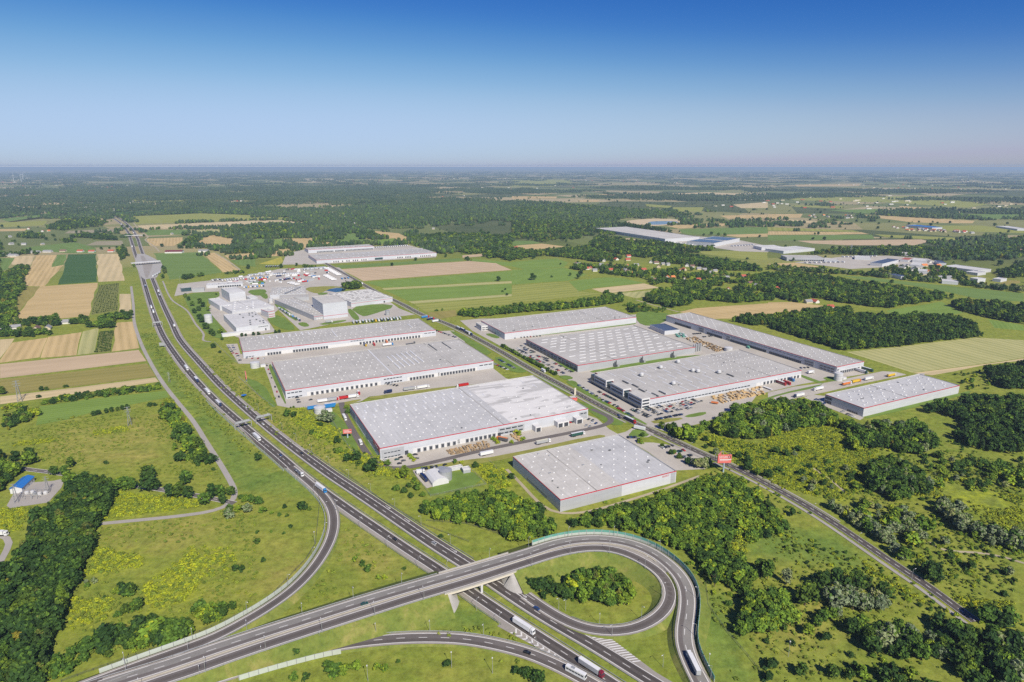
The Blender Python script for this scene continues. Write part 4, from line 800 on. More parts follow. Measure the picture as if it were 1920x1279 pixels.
sheet('pavement', GP('R4', [(200, 770), (600, 720), (900, 718), (1200, 740), (1335, 790), (920, 802), (620, 818), (400, 790)]), M_pave, 'pale depot yard at far right'); sheet('pavement', GP('R3', [(700, 515), (1130, 608), (1420, 645), (1700, 685), (1918, 692), (1990, 660), (1700, 600), (1420, 575)]), M_pave, 'pale yard of the far white factory')
sheet('pavement', GP('Z1', [(950, 1010), (1290, 985), (1480, 920), (1500, 960), (1250, 1010), (1290, 1200), (1140, 1250), (1020, 1120)]), M_pave, 'small paved plot with tents below the patched roof warehouse')
sheet('pavement', GP('S2', [(80, 150), (190, 80), (320, 70), (390, 55), (370, 110), (290, 200), (60, 235), (40, 220)]), M_path, 'gravel ground of the small substation')
def lawn(zone, pts, label, mat=None, rnd=1):
    poly = [Vector((p.x, p.y, 0)) for p in GP(zone, pts)]; sheet('lawn', smooth_poly(poly, rnd), mat or M_lawn, label, occ=False)
lawn('R6', [(380, 560), (455, 690), (480, 725), (430, 740), (210, 500)], 'lawn left of the second warehouse'); lawn('R6', [(700, 725), (900, 715), (1100, 672), (1112, 685), (930, 735), (760, 745)], 'dry grass strip by the junction', M_verge)
lawn('R6', [(1160, 655), (1918, 560), (2300, 560), (2490, 550), (2500, 565), (2080, 640), (1780, 650), (1180, 675)], 'long dry grass strip between two warehouses', M_verge); lawn('R6', [(410, 420), (438, 410), (550, 700), (535, 715), (440, 500)], 'grass strip along the red edged side wall')
lawn('S6', [(10, 330), (60, 320), (280, 680), (240, 700), (100, 450)], 'grass strip beside the patched roof warehouse'); lawn('S6', [(-160, 320), (0, 400), (160, 690), (60, 640), (-60, 500)], 'lawn round the small billboard')
lawn('S6', [(620, 780), (900, 735), (1200, 700), (1918, 540), (2000, 550), (1900, 575), (1290, 715), (960, 770), (640, 800)], 'dry grass strip before the front warehouse', M_verge); lawn('S6', [(800, 830), (960, 800), (1085, 905), (670, 1000), (640, 980)], 'mown lawn inside the fenced plot')
lawn('R7', [(640, 570), (740, 590), (930, 700), (920, 720), (840, 690)], 'lawn between the patched roof and the access road'); lawn('R7', [(970, 770), (1060, 790), (1280, 890), (1330, 950), (1210, 950), (1060, 850)], 'lawn at the corner of the patched roof warehouse')
lawn('R7', [(1340, 1040), (1400, 970), (1500, 1000), (1510, 1030), (1440, 1045)], 'triangular lawn beside the front warehouse'); lawn('R7', [(0, 240), (60, 250), (340, 400), (280, 430), (170, 350)], 'lawn along the access road'); lawn('R7', [(330, 440), (420, 440), (610, 545), (540, 560), (450, 540)], 'lawn by the second warehouse car park')
lawn('R7', [(820, 580), (900, 575), (950, 600), (880, 612)], 'small green island by the glass building'); lawn('R7', [(870, 620), (950, 612), (990, 660), (1060, 700), (1230, 810), (1180, 810), (970, 680)], 'grass strip beside the office car park'); lawn('R7', [(1220, 820), (1300, 840), (1500, 940), (1480, 950), (1330, 890)], 'grass strip by the office corner')
lawn('R7', [(570, 345), (620, 350), (960, 540), (930, 560), (760, 440)], 'green strip below the glass wall'); lawn('R7', [(1510, 915), (1740, 890), (1770, 905), (1560, 945)], 'oval grass island', M_verge); lawn('R8', [(240, 880), (410, 845), (420, 870), (290, 895)], 'grass island by the car park'); lawn('R7', [(270, 265), (330, 260), (400, 295), (350, 300)], 'small lawn by the upper middle warehouse')
lawn('R8', [(800, 770), (960, 715), (1220, 655), (1300, 640), (1240, 670), (980, 720), (830, 780)], 'grass verge along the truck road'); lawn('R8', [(1100, 565), (1130, 570), (1310, 635), (1270, 640), (1150, 600)], 'grass strip by the tank'); lawn('R8', [(1280, 590), (1420, 585), (1490, 605), (1420, 620), (1330, 620)], 'grass patch round the white tank')
lawn('R7', [(430, 290), (1400, 170), (1420, 190), (1340, 200), (600, 290)], 'grass strip behind the skylight roof'); lawn('R7', [(1050, 545), (1210, 520), (1330, 490), (1660, 440), (1918, 420), (1880, 440), (1450, 500), (1100, 560)], 'narrow grass strip between two roofs'); lawn('S1', [(725, 722), (1440, 548), (1530, 530), (1500, 560), (740, 745)], 'grass along the small right-hand warehouse')
lawn('S7', [(1460, 420), (1700, 390), (1860, 410), (1620, 490), (1560, 495)], 'lawn behind the tall factory block'); lawn('S7', [(110, 310), (400, 290), (400, 340), (270, 370), (360, 520), (480, 650), (400, 690), (250, 600), (130, 400)], 'lawn left of the white factory'); lawn('S7', [(780, 500), (900, 480), (1040, 600), (940, 610), (830, 560)], 'garden lawn beside the white factory'); lawn('S7', [(1030, 550), (1100, 540), (1145, 575), (1080, 582)], 'small lawn by the factory drive'); lawn('S7', [(1200, 555), (1430, 520), (1440, 535), (1260, 568)], 'oval lawn in front of the tall block'); lawn('R7', [(1405, 110), (1480, 90), (1700, 120), (1600, 190), (1500, 210), (1420, 180)], 'rough green by the pond'); lawn('S7', [(1080, 260), (1300, 245), (1420, 255), (1320, 262), (1220, 310), (1150, 300)], 'rough olive ground by the pond', M_verge); lawn('S7', [(630, 210), (740, 195), (790, 225), (660, 235)], 'grass plot in the storage yard')
for q_, l_ in (([(610, 285), (760, 268), (795, 298), (700, 335)], 'green strip behind the tall white block'), ([(835, 398), (885, 390), (1052, 520), (1015, 535)], 'grass strip beside the truck line'), ([(720, 312), (785, 302), (800, 345), (770, 355)], 'green wedge between the factories'), ([(1440, 440), (1480, 430), (1560, 520), (1500, 530)], 'grass beside the high-bay block'), ([(1210, 300), (1300, 300), (1260, 320), (1200, 318)], 'weedy ground behind the high-bay block')): lawn('S7', q_, l_)
def yardroad(zone, pts, w, label):
    p = Path(pz(zone, pts), 5); o = p.ribbon(-w/2, w/2, 0.285).build('yard_road', M_asph3); tag(o, label, 'road', None, 'structure'); return p
YR = yardroad('S6', [(0, 300), (20, 380), (70, 480), (140, 600), (200, 690), (270, 765), (380, 795), (520, 785), (700, 745), (1100, 650), (1500, 570), (1850, 500), (1960, 475), (2030, 440), (2000, 400), (1920, 370), (1880, 350)], 6.5, 'dark yard road round the patched roof warehouse')

M_rred_ = plain('tile_far_red', (0.40, 0.12, 0.08), 0.8, 0.15, 0.5)
# ------------------------------------------------------------------ warehouses
SKYM = {}
def skymesh(kind, sx, sy, h=0.7):
    k = (kind, round(sx, 1), round(sy, 1))
    if k not in SKYM:
        mb = MB(); mb.frustum((-sx/2, sx/2, -sy/2, sy/2), (-sx/2+0.15, sx/2-0.15, -sy/2+0.15, sy/2-0.15), 0, h, 0, 0); SKYM[k] = mb.me('skylight', M_sky if kind == 'w' else M_darkmetal)
    return SKYM[k]
BLD = {}
def frame_px(corners, h, zone='F'):
    g = [G(P(zone, *c), h) for c in corners]; c = sum(g, Vector())/4
    u = (g[1]-g[0])+(g[2]-g[3]); L = u.length/2; u.normalize(); v = Vector((-u.y, u.x, 0)); W = ((g[3]-g[0])+(g[2]-g[1])).dot(v)/2
    return Vector((c.x, c.y, 0)), math.atan2(u.y, u.x), L, W
def warehouse(key, corners, h, label, wall=None, roof=None, trim=M_red, zone='F', name='warehouse', cat='warehouse', sunk=0.0):
    c, a, L, W = frame_px(corners, h, zone); e = empty(name, c, a); tag(e, label, cat); wall = wall or M_wall; roof = roof or M_roof
    x, y = L/2, W/2; t = 0.28
    mb = MB(); mb.box(-x, x, -y, y, -0.2, h-0.6); mb.f.pop(0); mb.m.pop(0); mb.build('wall', wall, e)
    mb = MB(); n = 8
    for i in range(n):      # low pitched bays
        for j in range(2):
            x0, x1 = -x+t+(2*x-2*t)*i/n, -x+t+(2*x-2*t)*(i+1)/n; y0, y1 = (-y+t, 0) if j == 0 else (0, y-t); z0, z1 = (h-0.85, h-0.5) if j == 0 else (h-0.5, h-0.85)
            mb.quad((x0, y0, z0), (x1, y0, z0), (x1, y1, z1), (x0, y1, z1))
    mb.build('roof', roof, e)
    for k, (x0, x1, y0, y1) in enumerate(((-x-0.12, x+0.12, -y-0.12, -y+t), (-x-0.12, -x+t, -y+t, y-t), (-x-0.12, x+0.12, y-t, y+0.12), (x-t, x+0.12, -y+t, y-t))):
        mb = MB(); mb.box(x0, x1, y0, y1, h-0.72, h, 0, True); mb.build('parapet_trim', (trim or wall) if k < 2 else roof, e)
    if L > 60 and zone != 'R4':      # vents, ducts and a service walkway
        for k in range(14): q = random.uniform(.5, 1.1); mb = MB(); mb.box(-q, q, -q*.7, q*.7, 0, .9); mb.build('roof_vent', random.choice([M_metal, M_wallg, M_darkmetal]), e, (random.uniform(-.45, .45)*L, random.uniform(-.45, .45)*W, h-.8))
        q = random.uniform(-.3, .3)*L; mb = MB(); mb.box(q-.35, q+.35, -y+1, y-1, h-.52, h-.42); mb.build('walkway', M_conc, e)
    cs = [Vector((c.x, c.y, 0))+Matrix.Rotation(a, 3, 'Z')@Vector((sx*(x+5), sy*(y+5), 0)) for sx, sy in ((-1, -1), (1, -1), (1, 1), (-1, 1))]; occupy(cs)
    BLD[key] = (e, c, a, L, W, h); return e
def put(key, x, y, z, me, name, rz=0.0): return obj(name, me, BLD[key][0], (x, y, z), rz)
def roofz(key, y): W, h = BLD[key][4], BLD[key][5]; return h-0.85+0.35*(1-abs(y)/(W/2))
def grid(key, u0, u1, v0, v1, nu, nv, kind, sx, sy, stag=True, drop=0.06, h=0.7):
    L, W = BLD[key][3], BLD[key][4]; me = skymesh(kind, sx, sy, h)
    for j in range(nv):
        for i in range(nu):
            if random.random() < drop: continue
            u = u0+(u1-u0)*(i+0.5+(0.25 if (j % 2 and stag) else -0.25 if stag else 0))/nu; v = v0+(v1-v0)*(j+0.5)/nv
            x, y = u*L/2, v*W/2; put(key, x, y, roofz(key, y)-0.05, me, 'skylight')
DOCK = {}
def dockmesh():
    if not DOCK:
        mb = MB(); mb.box(-1.6, 1.6, -0.5, 0.0, 0.6, 4.4, 0, True); DOCK['frame'] = mb.me('dock_door', M_frame)
        mb = MB(); mb.box(-1.25, 1.25, -0.54, -0.5, 0.9, 3.9, 0, True); DOCK['door'] = mb.me('opening', M_door)
    return DOCK
def docks(key, side, u0, u1, n, band=True, skip=()):
    """a row of dock doors on the front ('f'), left ('l') wall; u along that wall -1..1"""
    e, c, a, L, W, h = BLD[key]; d = dockmesh(); ln = L if side == 'f' else W; rz = 0 if side == 'f' else -math.pi/2
    def loc(s, out): return (s, -W/2-out, 0) if side == 'f' else (-L/2-out, -s, 0)
    if band:
        mb = MB(); s0, s1 = u0*ln/2-3, u1*ln/2+3; mb.box(s0, s1, -0.15, 0.3, 0, 5.2, 0, True); mb.build('dock_band', M_white, e, loc(0, 0), rz)
    for i in range(n):
        if i in skip: continue
        s = (u0+(u1-u0)*(i+0.5)/n)*ln/2; o = obj('dock_door', d['frame'], e, loc(s, 0.16), rz); obj('opening', d['door'], o)
def panel(key, side, u0, u1, z0, z1, mat, name, out=0.1, split=0):
    e, c, a, L, W, h = BLD[key]; ln = L if side == 'f' else W; rz = 0 if side == 'f' else -math.pi/2
    n = max(1, split); w = (u1-u0)*ln/2/n
    for i in range(n):
        s0 = u0*ln/2+i*w; g = 0.0 if n == 1 else w*0.1
        mb = MB(); mb.box(s0+g, s0+w-g, -out, 0.15, z0, z1, 0, True); mb.build(name, mat, e, (0, -W/2, 0) if side == 'f' else (-L/2, 0, 0), rz)
warehouse('A', [(455, 659.5), (816.25, 618.75), (786, 597), (448, 632.5)], 10, 'long grey warehouse with many white dock doors, uppermost of the left-hand row')
warehouse('B', [(533.75, 731.75), (923.75, 676.75), (860, 633.75), (510.75, 678.25)], 11, 'long warehouse with half smooth half striped roof, second of the left-hand row')
warehouse('C', [(711.25, 839.5), (1102.5, 767), (1000, 703), (656.3, 758.8)], 12, 'warehouse with grey left roof and patched white right roof', roof=M_roofc)
warehouse('F', [(1052, 937.5), (1270.6, 881.6), (1157.5, 815), (960.75, 855.5)], 11, 'nearest square grey warehouse with white roof domes and a beige roof patch', wall=M_wallw, roof=M_roofc)
warehouse('E1', [(946, 625), (1190.75, 594.5), (1137.5, 575), (902, 600.75)], 11, 'plain pale warehouse at the back of the right-hand group', wall=M_wallw)
warehouse('E2', [(1082.5, 685), (1303, 650.75), (1188.75, 609.25), (987, 635.75)], 10, 'warehouse covered in rows of white skylight strips', wall=M_wallg)
warehouse('D', [(1215, 749), (1495, 695), (1393, 654), (1115, 698)], 10.5, 'large warehouse with round roof units and a white office front', wall=M_wall)
warehouse('G', [(1560.75, 689.5), (1624.25, 676.75), (1291, 585.75), (1256.75, 590.5)], 11, 'very long narrow warehouse with a red edged dark dock wall', wall=M_wall)
warehouse('H', [(1620.5, 765), (1801.25, 722), (1722.5, 701.25), (1547, 739.25)], 10.5, 'small grey warehouse in front of the pale cut field at right', roof=M_roofc)
# A
grid('A', -.95, .95, -.85, .85, 34, 5, 'w', 1.2, 1.0, drop=.3); grid('A', -.8, -.2, .3, .9, 9, 1, 'w', 2, 15, False, 0)
for u in (-.05, .47, .80): put('A', u*BLD['A'][3]/2, 2, roofz('A', 2), skymesh('w', 1.8, 42 if u < 0 else 26), 'skylight')
docks('A', 'f', -.78, -.18, 22, skip=(5, 6, 7, 8)); docks('A', 'f', .14, .82, 20); panel('A', 'f', .05, .20, 6.6, 7.6, M_glass, 'window', split=5); panel('A', 'f', .86, .99, 5.5, 6.5, M_glass, 'window', split=3); panel('A', 'f', -.98, -.9, 1.2, 2.2, M_glass, 'window', split=3); panel('A', 'f', -.16, .12, 0.5, 5, M_white, 'office_wall')
# B
grid('B', -.96, -.06, -.9, .9, 12, 9, 'w', 1.4, 1.1, drop=.15); grid('B', .3, .97, -.9, .9, 9, 6, 'w', 1.1, 1.0, drop=.4)
mb = MB(); LB, WB = BLD['B'][3], BLD['B'][4]
for k, s in ((-1, -1),): pass
mb.box(-.03*LB/2-.9, -.03*LB/2+.9, -WB/2+.5, WB/2-.5, 10.2, 10.75); mb.build('roof_joint', M_sky, BLD['B'][0])
for i in range(6):
    for j in range(2): put('B', (.06+.055*i)*LB/2*1.0+3, (-.42+.5*j+.04*i)*WB/2, roofz('B', 0), skymesh('w', 2.0, 28), 'skylight')
for u in (.62, .78): put('B', u*LB/2, .55*WB/2, roofz('B', .5*WB/2), skymesh('d', 1.8, 38, .6), 'roof_panel')
docks('B', 'f', -.80, -.18, 14); docks('B', 'f', .12, .40, 9, skip=(8,)); docks('B', 'f', .43, .80, 12); panel('B', 'f', -.99, -.86, 6.4, 7.6, M_glass, 'window', split=4); panel('B', 'f', -.13, .05, 6.2, 7.4, M_glass, 'window', split=6); panel('B', 'f', -.12, .05, 1.0, 2.6, M_glass, 'window', split=6); panel('B', 'f', .84, .99, 5.8, 7, M_glass, 'window', split=3); panel('B', 'f', -.99, -.86, 1, 2.2, M_glass, 'window', split=4)
# C
LCc, WCc = BLD['C'][3], BLD['C'][4]
mb = MB(); x0, x1 = .20*LCc/2, LCc/2-.5
for (y0, y1, z0, z1) in ((-WCc/2+.5, 0, 11.17, 11.52), (0, WCc/2-.5, 11.52, 11.17)): mb.quad((x0, y0, z0), (x1, y0, z0), (x1, y1, z1), (x0, y1, z1))
mb.build('patched_roof', M_roofp, BLD['C'][0])
grid('C', -.98, .18, .18, .95, 12, 3, 'w', 2.2, 9, True, .03, .5); grid('C', -.97, .18, -.9, .14, 11, 8, 'w', 1.4, 1.0, True, .10, .6); grid('C', .24, .95, .3, .95, 6, 2, 'w', 1.3, 12, True, .4, .3); grid('C', .24, .98, -.9, .2, 8, 5, 'w', 1.2, 1.0, True, .2)
docks('C', 'f', -.70, -.33, 7); docks('C', 'f', -.30, .04, 8, skip=(0,)); panel('C', 'f', .06, .32, 1.2, 8.8, M_wallg, 'office_panel', .18); panel('C', 'f', .07, .31, 6.3, 7.6, M_glass, 'window', .24, 4); panel('C', 'f', .07, .31, 2.2, 3.6, M_glass, 'window', .24, 5); panel('C', 'f', -.99, -.80, .8, 9.5, M_wallg, 'office_panel', .18); panel('C', 'f', -.97, -.83, 5.5, 6.4, M_glass, 'window', .24, 5); panel('C', 'f', -.97, -.83, .9, 1.9, M_glass, 'window', .24, 5); panel('C', 'f', -.795, -.765, .2, 4.4, M_door, 'gate', .2); panel('C', 'f', .055, .085, .2, 4, M_door, 'gate', .3); panel('C', 'f', .90, .99, 1, 9.6, M_wallg, 'office_panel', .18); panel('C', 'f', .91, .985, 6.8, 8, M_glass, 'window', .24, 2)
for u, w in ((.43, 7), (.66, 7), (.72, 7), (.865, 8)):
    mb = MB(); mb.box(-w/2, w/2, -8, 0, 0, 6.2); o = mb.build('gatehouse', M_white, BLD['C'][0], (u*LCc/2, -WCc/2-.01, 0)); mb = MB(); mb.box(-w/2+1, w/2-1, -8.08, -8, .2, 4.6, 0, True); mb.build('gate', M_door, o)
panel('C', 'l', -.99, .99, 0, 1.2, M_white, 'plinth', .2); panel('C', 'l', .60, .98, 6.2, 10.4, M_redpaint, 'red_sign_panel', .18); panel('C', 'l', -.96, -.55, 1.5, 9.5, M_wallg, 'side_panel', .15); panel('C', 'l', .235, .25, 1.5, 11, M_darkmetal, 'downpipe', .3)
# F
LF, WF = BLD['F'][3], BLD['F'][4]
mb = MB(); x0, x1 = -LF/2+.5, .02*LF/2
for (y0, y1, z0, z1) in ((-WF/2+.5, 0, 10.17, 10.52), (0, WF*.49, 10.52, 10.17)): mb.quad((x0, y0, z0), (x1, y0, z0), (x1, y1, z1), (x0, y1, z1))
mb.build('beige_roof', M_roofl, BLD['F'][0])
grid('F', -.95, .97, -.93, .93, 9, 9, 'w', 1.6, 1.1, True, .08, .6); panel('F', 'l', -.35, .5, 1.6, 2.6, M_darkmetal, 'vent', .1, 10); panel('F', 'l', .985, .998, .1, 2.4, M_door, 'door', .1); panel('F', 'f', -.99, .015, .05, 10, M_wallg, 'grey_cladding', .12); panel('F', 'f', .9, .985, .3, 10, M_wallg, 'grey_cladding', .12)
# E1, E2
grid('E1', -.95, .97, -.9, .9, 20, 6, 'w', 1.3, 2.6, True, .15); grid('E2', -.88, .95, -.9, .9, 11, 10, 'w', 10.5, 1.5, True, .12, .5)
panel('E2', 'l', -.98, .99, .6, 4.2, M_glass, 'window_band', .2, 14); panel('E2', 'l', -.98, .99, 5.4, 7.4, M_glass, 'window_band', .2, 14); panel('E1', 'l', -.9, .3, 1, 3.2, M_glass, 'window_band', .15, 6)
for k, u in enumerate((-.42, .02, .56)):
    e, c, a, L, W, h = BLD['E2']; p = c+Matrix.Rotation(a, 3, 'Z')@Vector((u*L/2, -W/2-3.4, 0)); t = empty('filter_tower', p, a); tag(t, f'{nth(k)} dark steel filter tower against the skylight warehouse, counted from the office', 'tower', 'filter towers along the wall')
    for q in (-1, 1): mb = MB(); mb.cyl(q*.9, 0, 0, 8.5+q, .75, n=8); mb.build('flue', M_darkmetal, t)
    mb = MB(); mb.box(2.4, 6, -1.4, 1.4, 0, 3.4); mb.build('filter_box', M_metal, t)
e, c, a, L, W, h = BLD['E2']
for i in range(4):
    p = c+Matrix.Rotation(a, 3, 'Z')@Vector((L/2+3+i*4.2, -W/2+6, 0)); mb = MB(); mb.cyl(0, 0, 0, 11.5, 1.6, n=12); mb.cyl(0, 0, 11.5, 12.6, 1.6, .3, 12)
    o = mb.build('silo', M_metal, None, p); tag(o, f'{nth(i)} slim grey silo at the end of the skylight warehouse', 'silo', 'slim silos beside the skylight warehouse')
# D with its stepped white office front
grid('D', -.9, .25, -.92, .92, 9, 5, 'w', 1.5, 17, True, .12, .45); grid('D', .3, .97, -.9, .9, 12, 8, 'w', 1.3, 1.3, True, .2)
e, c, a, L, W, h = BLD['D']
for k, (u, v) in enumerate(((-.62, .35), (-.28, .62), (.02, .8), (-.50, -.45), (-.05, .08), (-.02, -.02), (.16, -.28))):
    t = empty('roof_unit', (u*L/2, v*W/2, roofz('D', v*W/2))); t.parent = e
    mb = MB(); mb.cyl(0, 0, .4, 3.2, 2.6, 2.6, 14); mb.cyl(0, 0, 3.2, 4.0, 2.6, 1.2, 14); mb.build('hood', M_tank, t); mb = MB(); mb.box(-4.5, 1, -3.4, 3.4, 0, .5); mb.build('frame', M_darkmetal, t)
for k, (u, v) in enumerate(((-.86, -.84), (-.76, -.80), (.2, -.55), (-.9, -.5), (-.88, -.2), (-.9, .1))): mb = MB(); mb.box(-1, 1, -6, 6, 0, 1.2); mb.build('air_handler', M_darkmetal, e, (u*L/2, v*W/2, roofz('D', v*W/2)))
for k in range(3):
    y0 = -W/2-.5+k*W*.33; wl_ = W*.24; t = empty('office_wing', (-L/2-.4, y0, 0)); t.parent = e
    mb = MB(); mb.box(-8, 3.5, 0, wl_, 3.8 if False else 0, 12.2); mb.build('wall', M_white, t); mb = MB(); mb.box(-7.7, 3.2, .3, wl_-.3, 12.2, 12.25); mb.build('roof', M_roofl, t)
    for fl in range(3):
        mb = MB(); mb.box(-8.12, -8, 1.5, wl_-1.5, 1.2+fl*3.7, 3.0+fl*3.7, 0, True); mb.build('window', M_glass, t)
        mb = MB(); mb.box(-7, 2.4, -.12, 0, 1.2+fl*3.7, 3.0+fl*3.7, 0, True); mb.build('window', M_glass, t)
    mb = MB(); mb.box(-6.5, 3, wl_+.02, W*.33-.02, 0, 9.4); mb.build('glass_link', M_tglass, t)
mb = MB(); mb.box(-L/2-12.5, -L/2-8.6, -W/2, W/2-4, 3.2, 3.7, 0, True); mb.build('canopy', M_darkmetal, e)
panel('D', 'f', -.99, .28, 2.2, 3.4, M_glass, 'window', .12, 30); docks('D', 'f', .45, .98, 11); panel('D', 'f', .36, .42, .2, 4.4, M_white, 'gate', .2)
# G
grid('G', -.9, .9, -.98, .98, 4, 40, 'w', 1.6, 1.5, True, .12); docks('G', 'l', -.86, -.62, 14, False); docks('G', 'l', -.40, -.2, 12, False); docks('G', 'l', -.10, .32, 26, False); docks('G', 'l', .35, .68, 18, False)
for u0, u1 in ((-.52, -.44), (-.16, -.10), (.70, .80), (.84, .99)): panel('G', 'l', u0, u1, .5, 9.6, M_wallg, 'office_panel', .2); panel('G', 'l', u0+.01, u1-.01, 5.6, 7, M_glass, 'window', .26, 4); panel('G', 'l', u0+.01, u1-.01, 2, 3.6, M_glass, 'window', .26, 4)
panel('G', 'l', -.35, .68, 7.6, 8.4, M_glass, 'window', .1, 26); docks('G', 'f', -.75, .7, 9); panel('G', 'f', -.98, -.82, 5.5, 7, M_glass, 'window', .1, 2)
# H
grid('H', -.93, .95, -.85, .85, 9, 5, 'w', 2.6, 2.2, True, .03, .6); grid('H', -.9, .97, -.8, .9, 8, 4, 'w', 1.2, 1.2, False, .1, 1.0); panel('H', 'l', -.98, -.62, 5.2, 8.4, M_darkmetal, 'loading_recess', .1); panel('H', 'l', -.98, -.62, .4, 4.0, M_glass, 'window', .1, 4); panel('H', 'l', .2, .75, .3, 2.4, M_glass, 'door', .1, 5)
# distant pair
warehouse('P1', [(445, 752), (1350, 695), (1250, 660), (400, 710)], 10, 'front one of the two distant red edged warehouses', zone='R2'); warehouse('P2', [(385, 675), (880, 645), (850, 632), (370, 658)], 11, 'rear one of the two distant red edged warehouses', zone='R2')
grid('P1', -.95, .95, -.9, .9, 22, 2, 'w', 2, 20, False, .1); docks('P1', 'f', -.75, -.2, 16, skip=(3, 5, 8, 12)); docks('P1', 'f', .3, .55, 9, skip=(4,)); docks('P1', 'f', .7, .9, 6); panel('P1', 'f', -.07, .06, .5, 6, M_tglass, 'glass_entrance', 2); docks('P2', 'f', -.75, .98, 42, False, skip=(12, 20)); grid('P2', -.95, .95, -.9, .9, 12, 2, 'w', 2, 9, False, .1)
# factory complex
warehouse('Q1', [(1255, 390), (1450, 370), (1340, 315), (1145, 335)], 29, 'tall windowless high-bay block of the grey factory', wall=M_wall, trim=None, zone='S7', roof=M_roofl); panel('Q1', 'f', -.99, .99, 5.6, 6.2, M_red, 'red_stripe', .12)
warehouse('Q2', [(1110, 495), (1255, 478), (1080, 325), (905, 352)], 9, 'low grey hall in front of the high-bay block', wall=M_wallg, trim=None, zone='S7'); panel('Q2', 'f', -.99, .99, 6.4, 7, M_red, 'red_stripe', .12); panel('Q2', 'f', -.8, .9, 1.2, 3.4, M_white, 'panel_band', .12, 8); grid('Q2', -.8, .9, -.9, .95, 5, 9, 'w', 1.6, 1.6, True, .1); grid('Q2', .0, .2, -.9, .95, 1, 1, 'w', 1.5, 120, False, 0)
warehouse('Q3', [(1452, 378), (1798, 340), (1640, 262), (1320, 305)], 10, 'broad grey hall right of the high-bay block', wall=M_wall, trim=None, zone='S7'); panel('Q3', 'f', -.99, .99, 6.6, 7.1, M_red, 'red_stripe', .12); panel('Q3', 'f', .55, .62, .3, 3.8, M_door, 'gate', .15); grid('Q3', -.95, .95, -.9, .9, 16, 8, 'w', 5, 1.8, True, .2)
warehouse('Q4', [(860, 315), (1185, 300), (1030, 243), (785, 258)], 9, 'low grey hall behind the silver silos of the factory', wall=M_wall, trim=None, zone='S7'); grid('Q4', -.9, .9, -.9, .9, 8, 6, 'w', 1.6, 8, True, .2)
warehouse('Q5', [(475, 303), (603, 290), (545, 248), (415, 262)], 19, 'tall white block of the left-hand factory', wall=M_wallw, trim=None, zone='S7', roof=M_roofw)
warehouse('Q6', [(525, 590), (805, 552), (690, 452), (440, 478)], 11, 'long white flat roofed factory hall nearest the motorway', wall=M_wallw, trim=None, zone='S7', roof=M_roofw); panel('Q6', 'f', .3, .9, 7, 8, M_glass, 'window', .12, 5); panel('Q6', 'f', .70, .78, .3, 4, M_door, 'gate', .12); grid('Q6', -.1, .9, -.9, .9, 5, 7, 'd', 2.5, 4, True, .5, 1.2); mb = MB(); mb.box(-40, 8, -9, -.1, 0, 5); mb.build('lean_to', M_white, BLD['Q6'][0], (-10, -BLD['Q6'][4]/2, 0))
warehouse('Q7', [(465, 462), (822, 408), (722, 345), (410, 380)], 9, 'low white hall joined behind the long white hall', wall=M_wallw, trim=None, zone='S7', roof=M_roofw); grid('Q7', -.9, .9, -.9, .9, 6, 5, 'w', 3, 8, True, .4, 1.0)
warehouse('Q8', [(770, 462), (825, 452), (815, 425), (765, 432)], 12, 'small white office with red striped front in the factory', wall=M_wallw, trim=M_red, zone='S7', roof=M_roofw); panel('Q8', 'f', -.9, .9, 2, 3.2, M_red, 'window', .12, 5); panel('Q8', 'f', -.9, .9, 6, 7.2, M_red, 'window', .12, 5); warehouse('Q9', [(365, 410), (470, 400), (430, 335), (340, 348)], 10, 'small white wing left of the tall white block', wall=M_wallw, trim=None, zone='S7', roof=M_roofw)
warehouse('Q10', [(310, 240), (600, 222), (580, 205), (280, 222)], 7, 'long low white workshop in the storage yard', wall=M_wallw, trim=None, zone='S7', roof=M_roofw); panel('Q10', 'f', -.4, .9, .3, 4, M_door, 'gate', .12, 10); warehouse('Q11', [(180, 270), (278, 263), (270, 250), (172, 256)], 8, 'small grey box building in the storage yard', wall=M_wallg, trim=None, zone='S7'); warehouse('Q12', [(82, 266), (165, 258), (160, 248), (78, 255)], 8, 'small dark green glass building beside the motorway', wall=M_tglass, trim=None, zone='S7')
e, c, a, L, W, h = BLD['Q4']
for k in range(9): mb = MB(); mb.box(-2.5, 2.5, -2, 2, 0, random.uniform(1.5, 3)); mb.build('roof_plant', random.choice([M_metal, M_wallg]), e, (random.uniform(-.4, .45)*L, random.uniform(-.35, .3)*W, h-.8))
for k in range(3): mb = MB(); mb.bar((-L*.1, -W*.5+k*3, h+.8), (L*.35, W*.25+k*3, h+.8), .7); mb.build('pipe_run', M_metal, e)
warehouse('Q13', [(905, 345), (1150, 332), (1110, 308), (880, 322)], 8, 'low grey link hall between the high-bay block and the rear hall', wall=M_wallg, trim=None, zone='S7'); warehouse('Q14', [(640, 345), (700, 338), (690, 318), (625, 325)], 9, 'small white annex behind the white factory', wall=M_wallw, trim=None, zone='S7', roof=M_roofw)
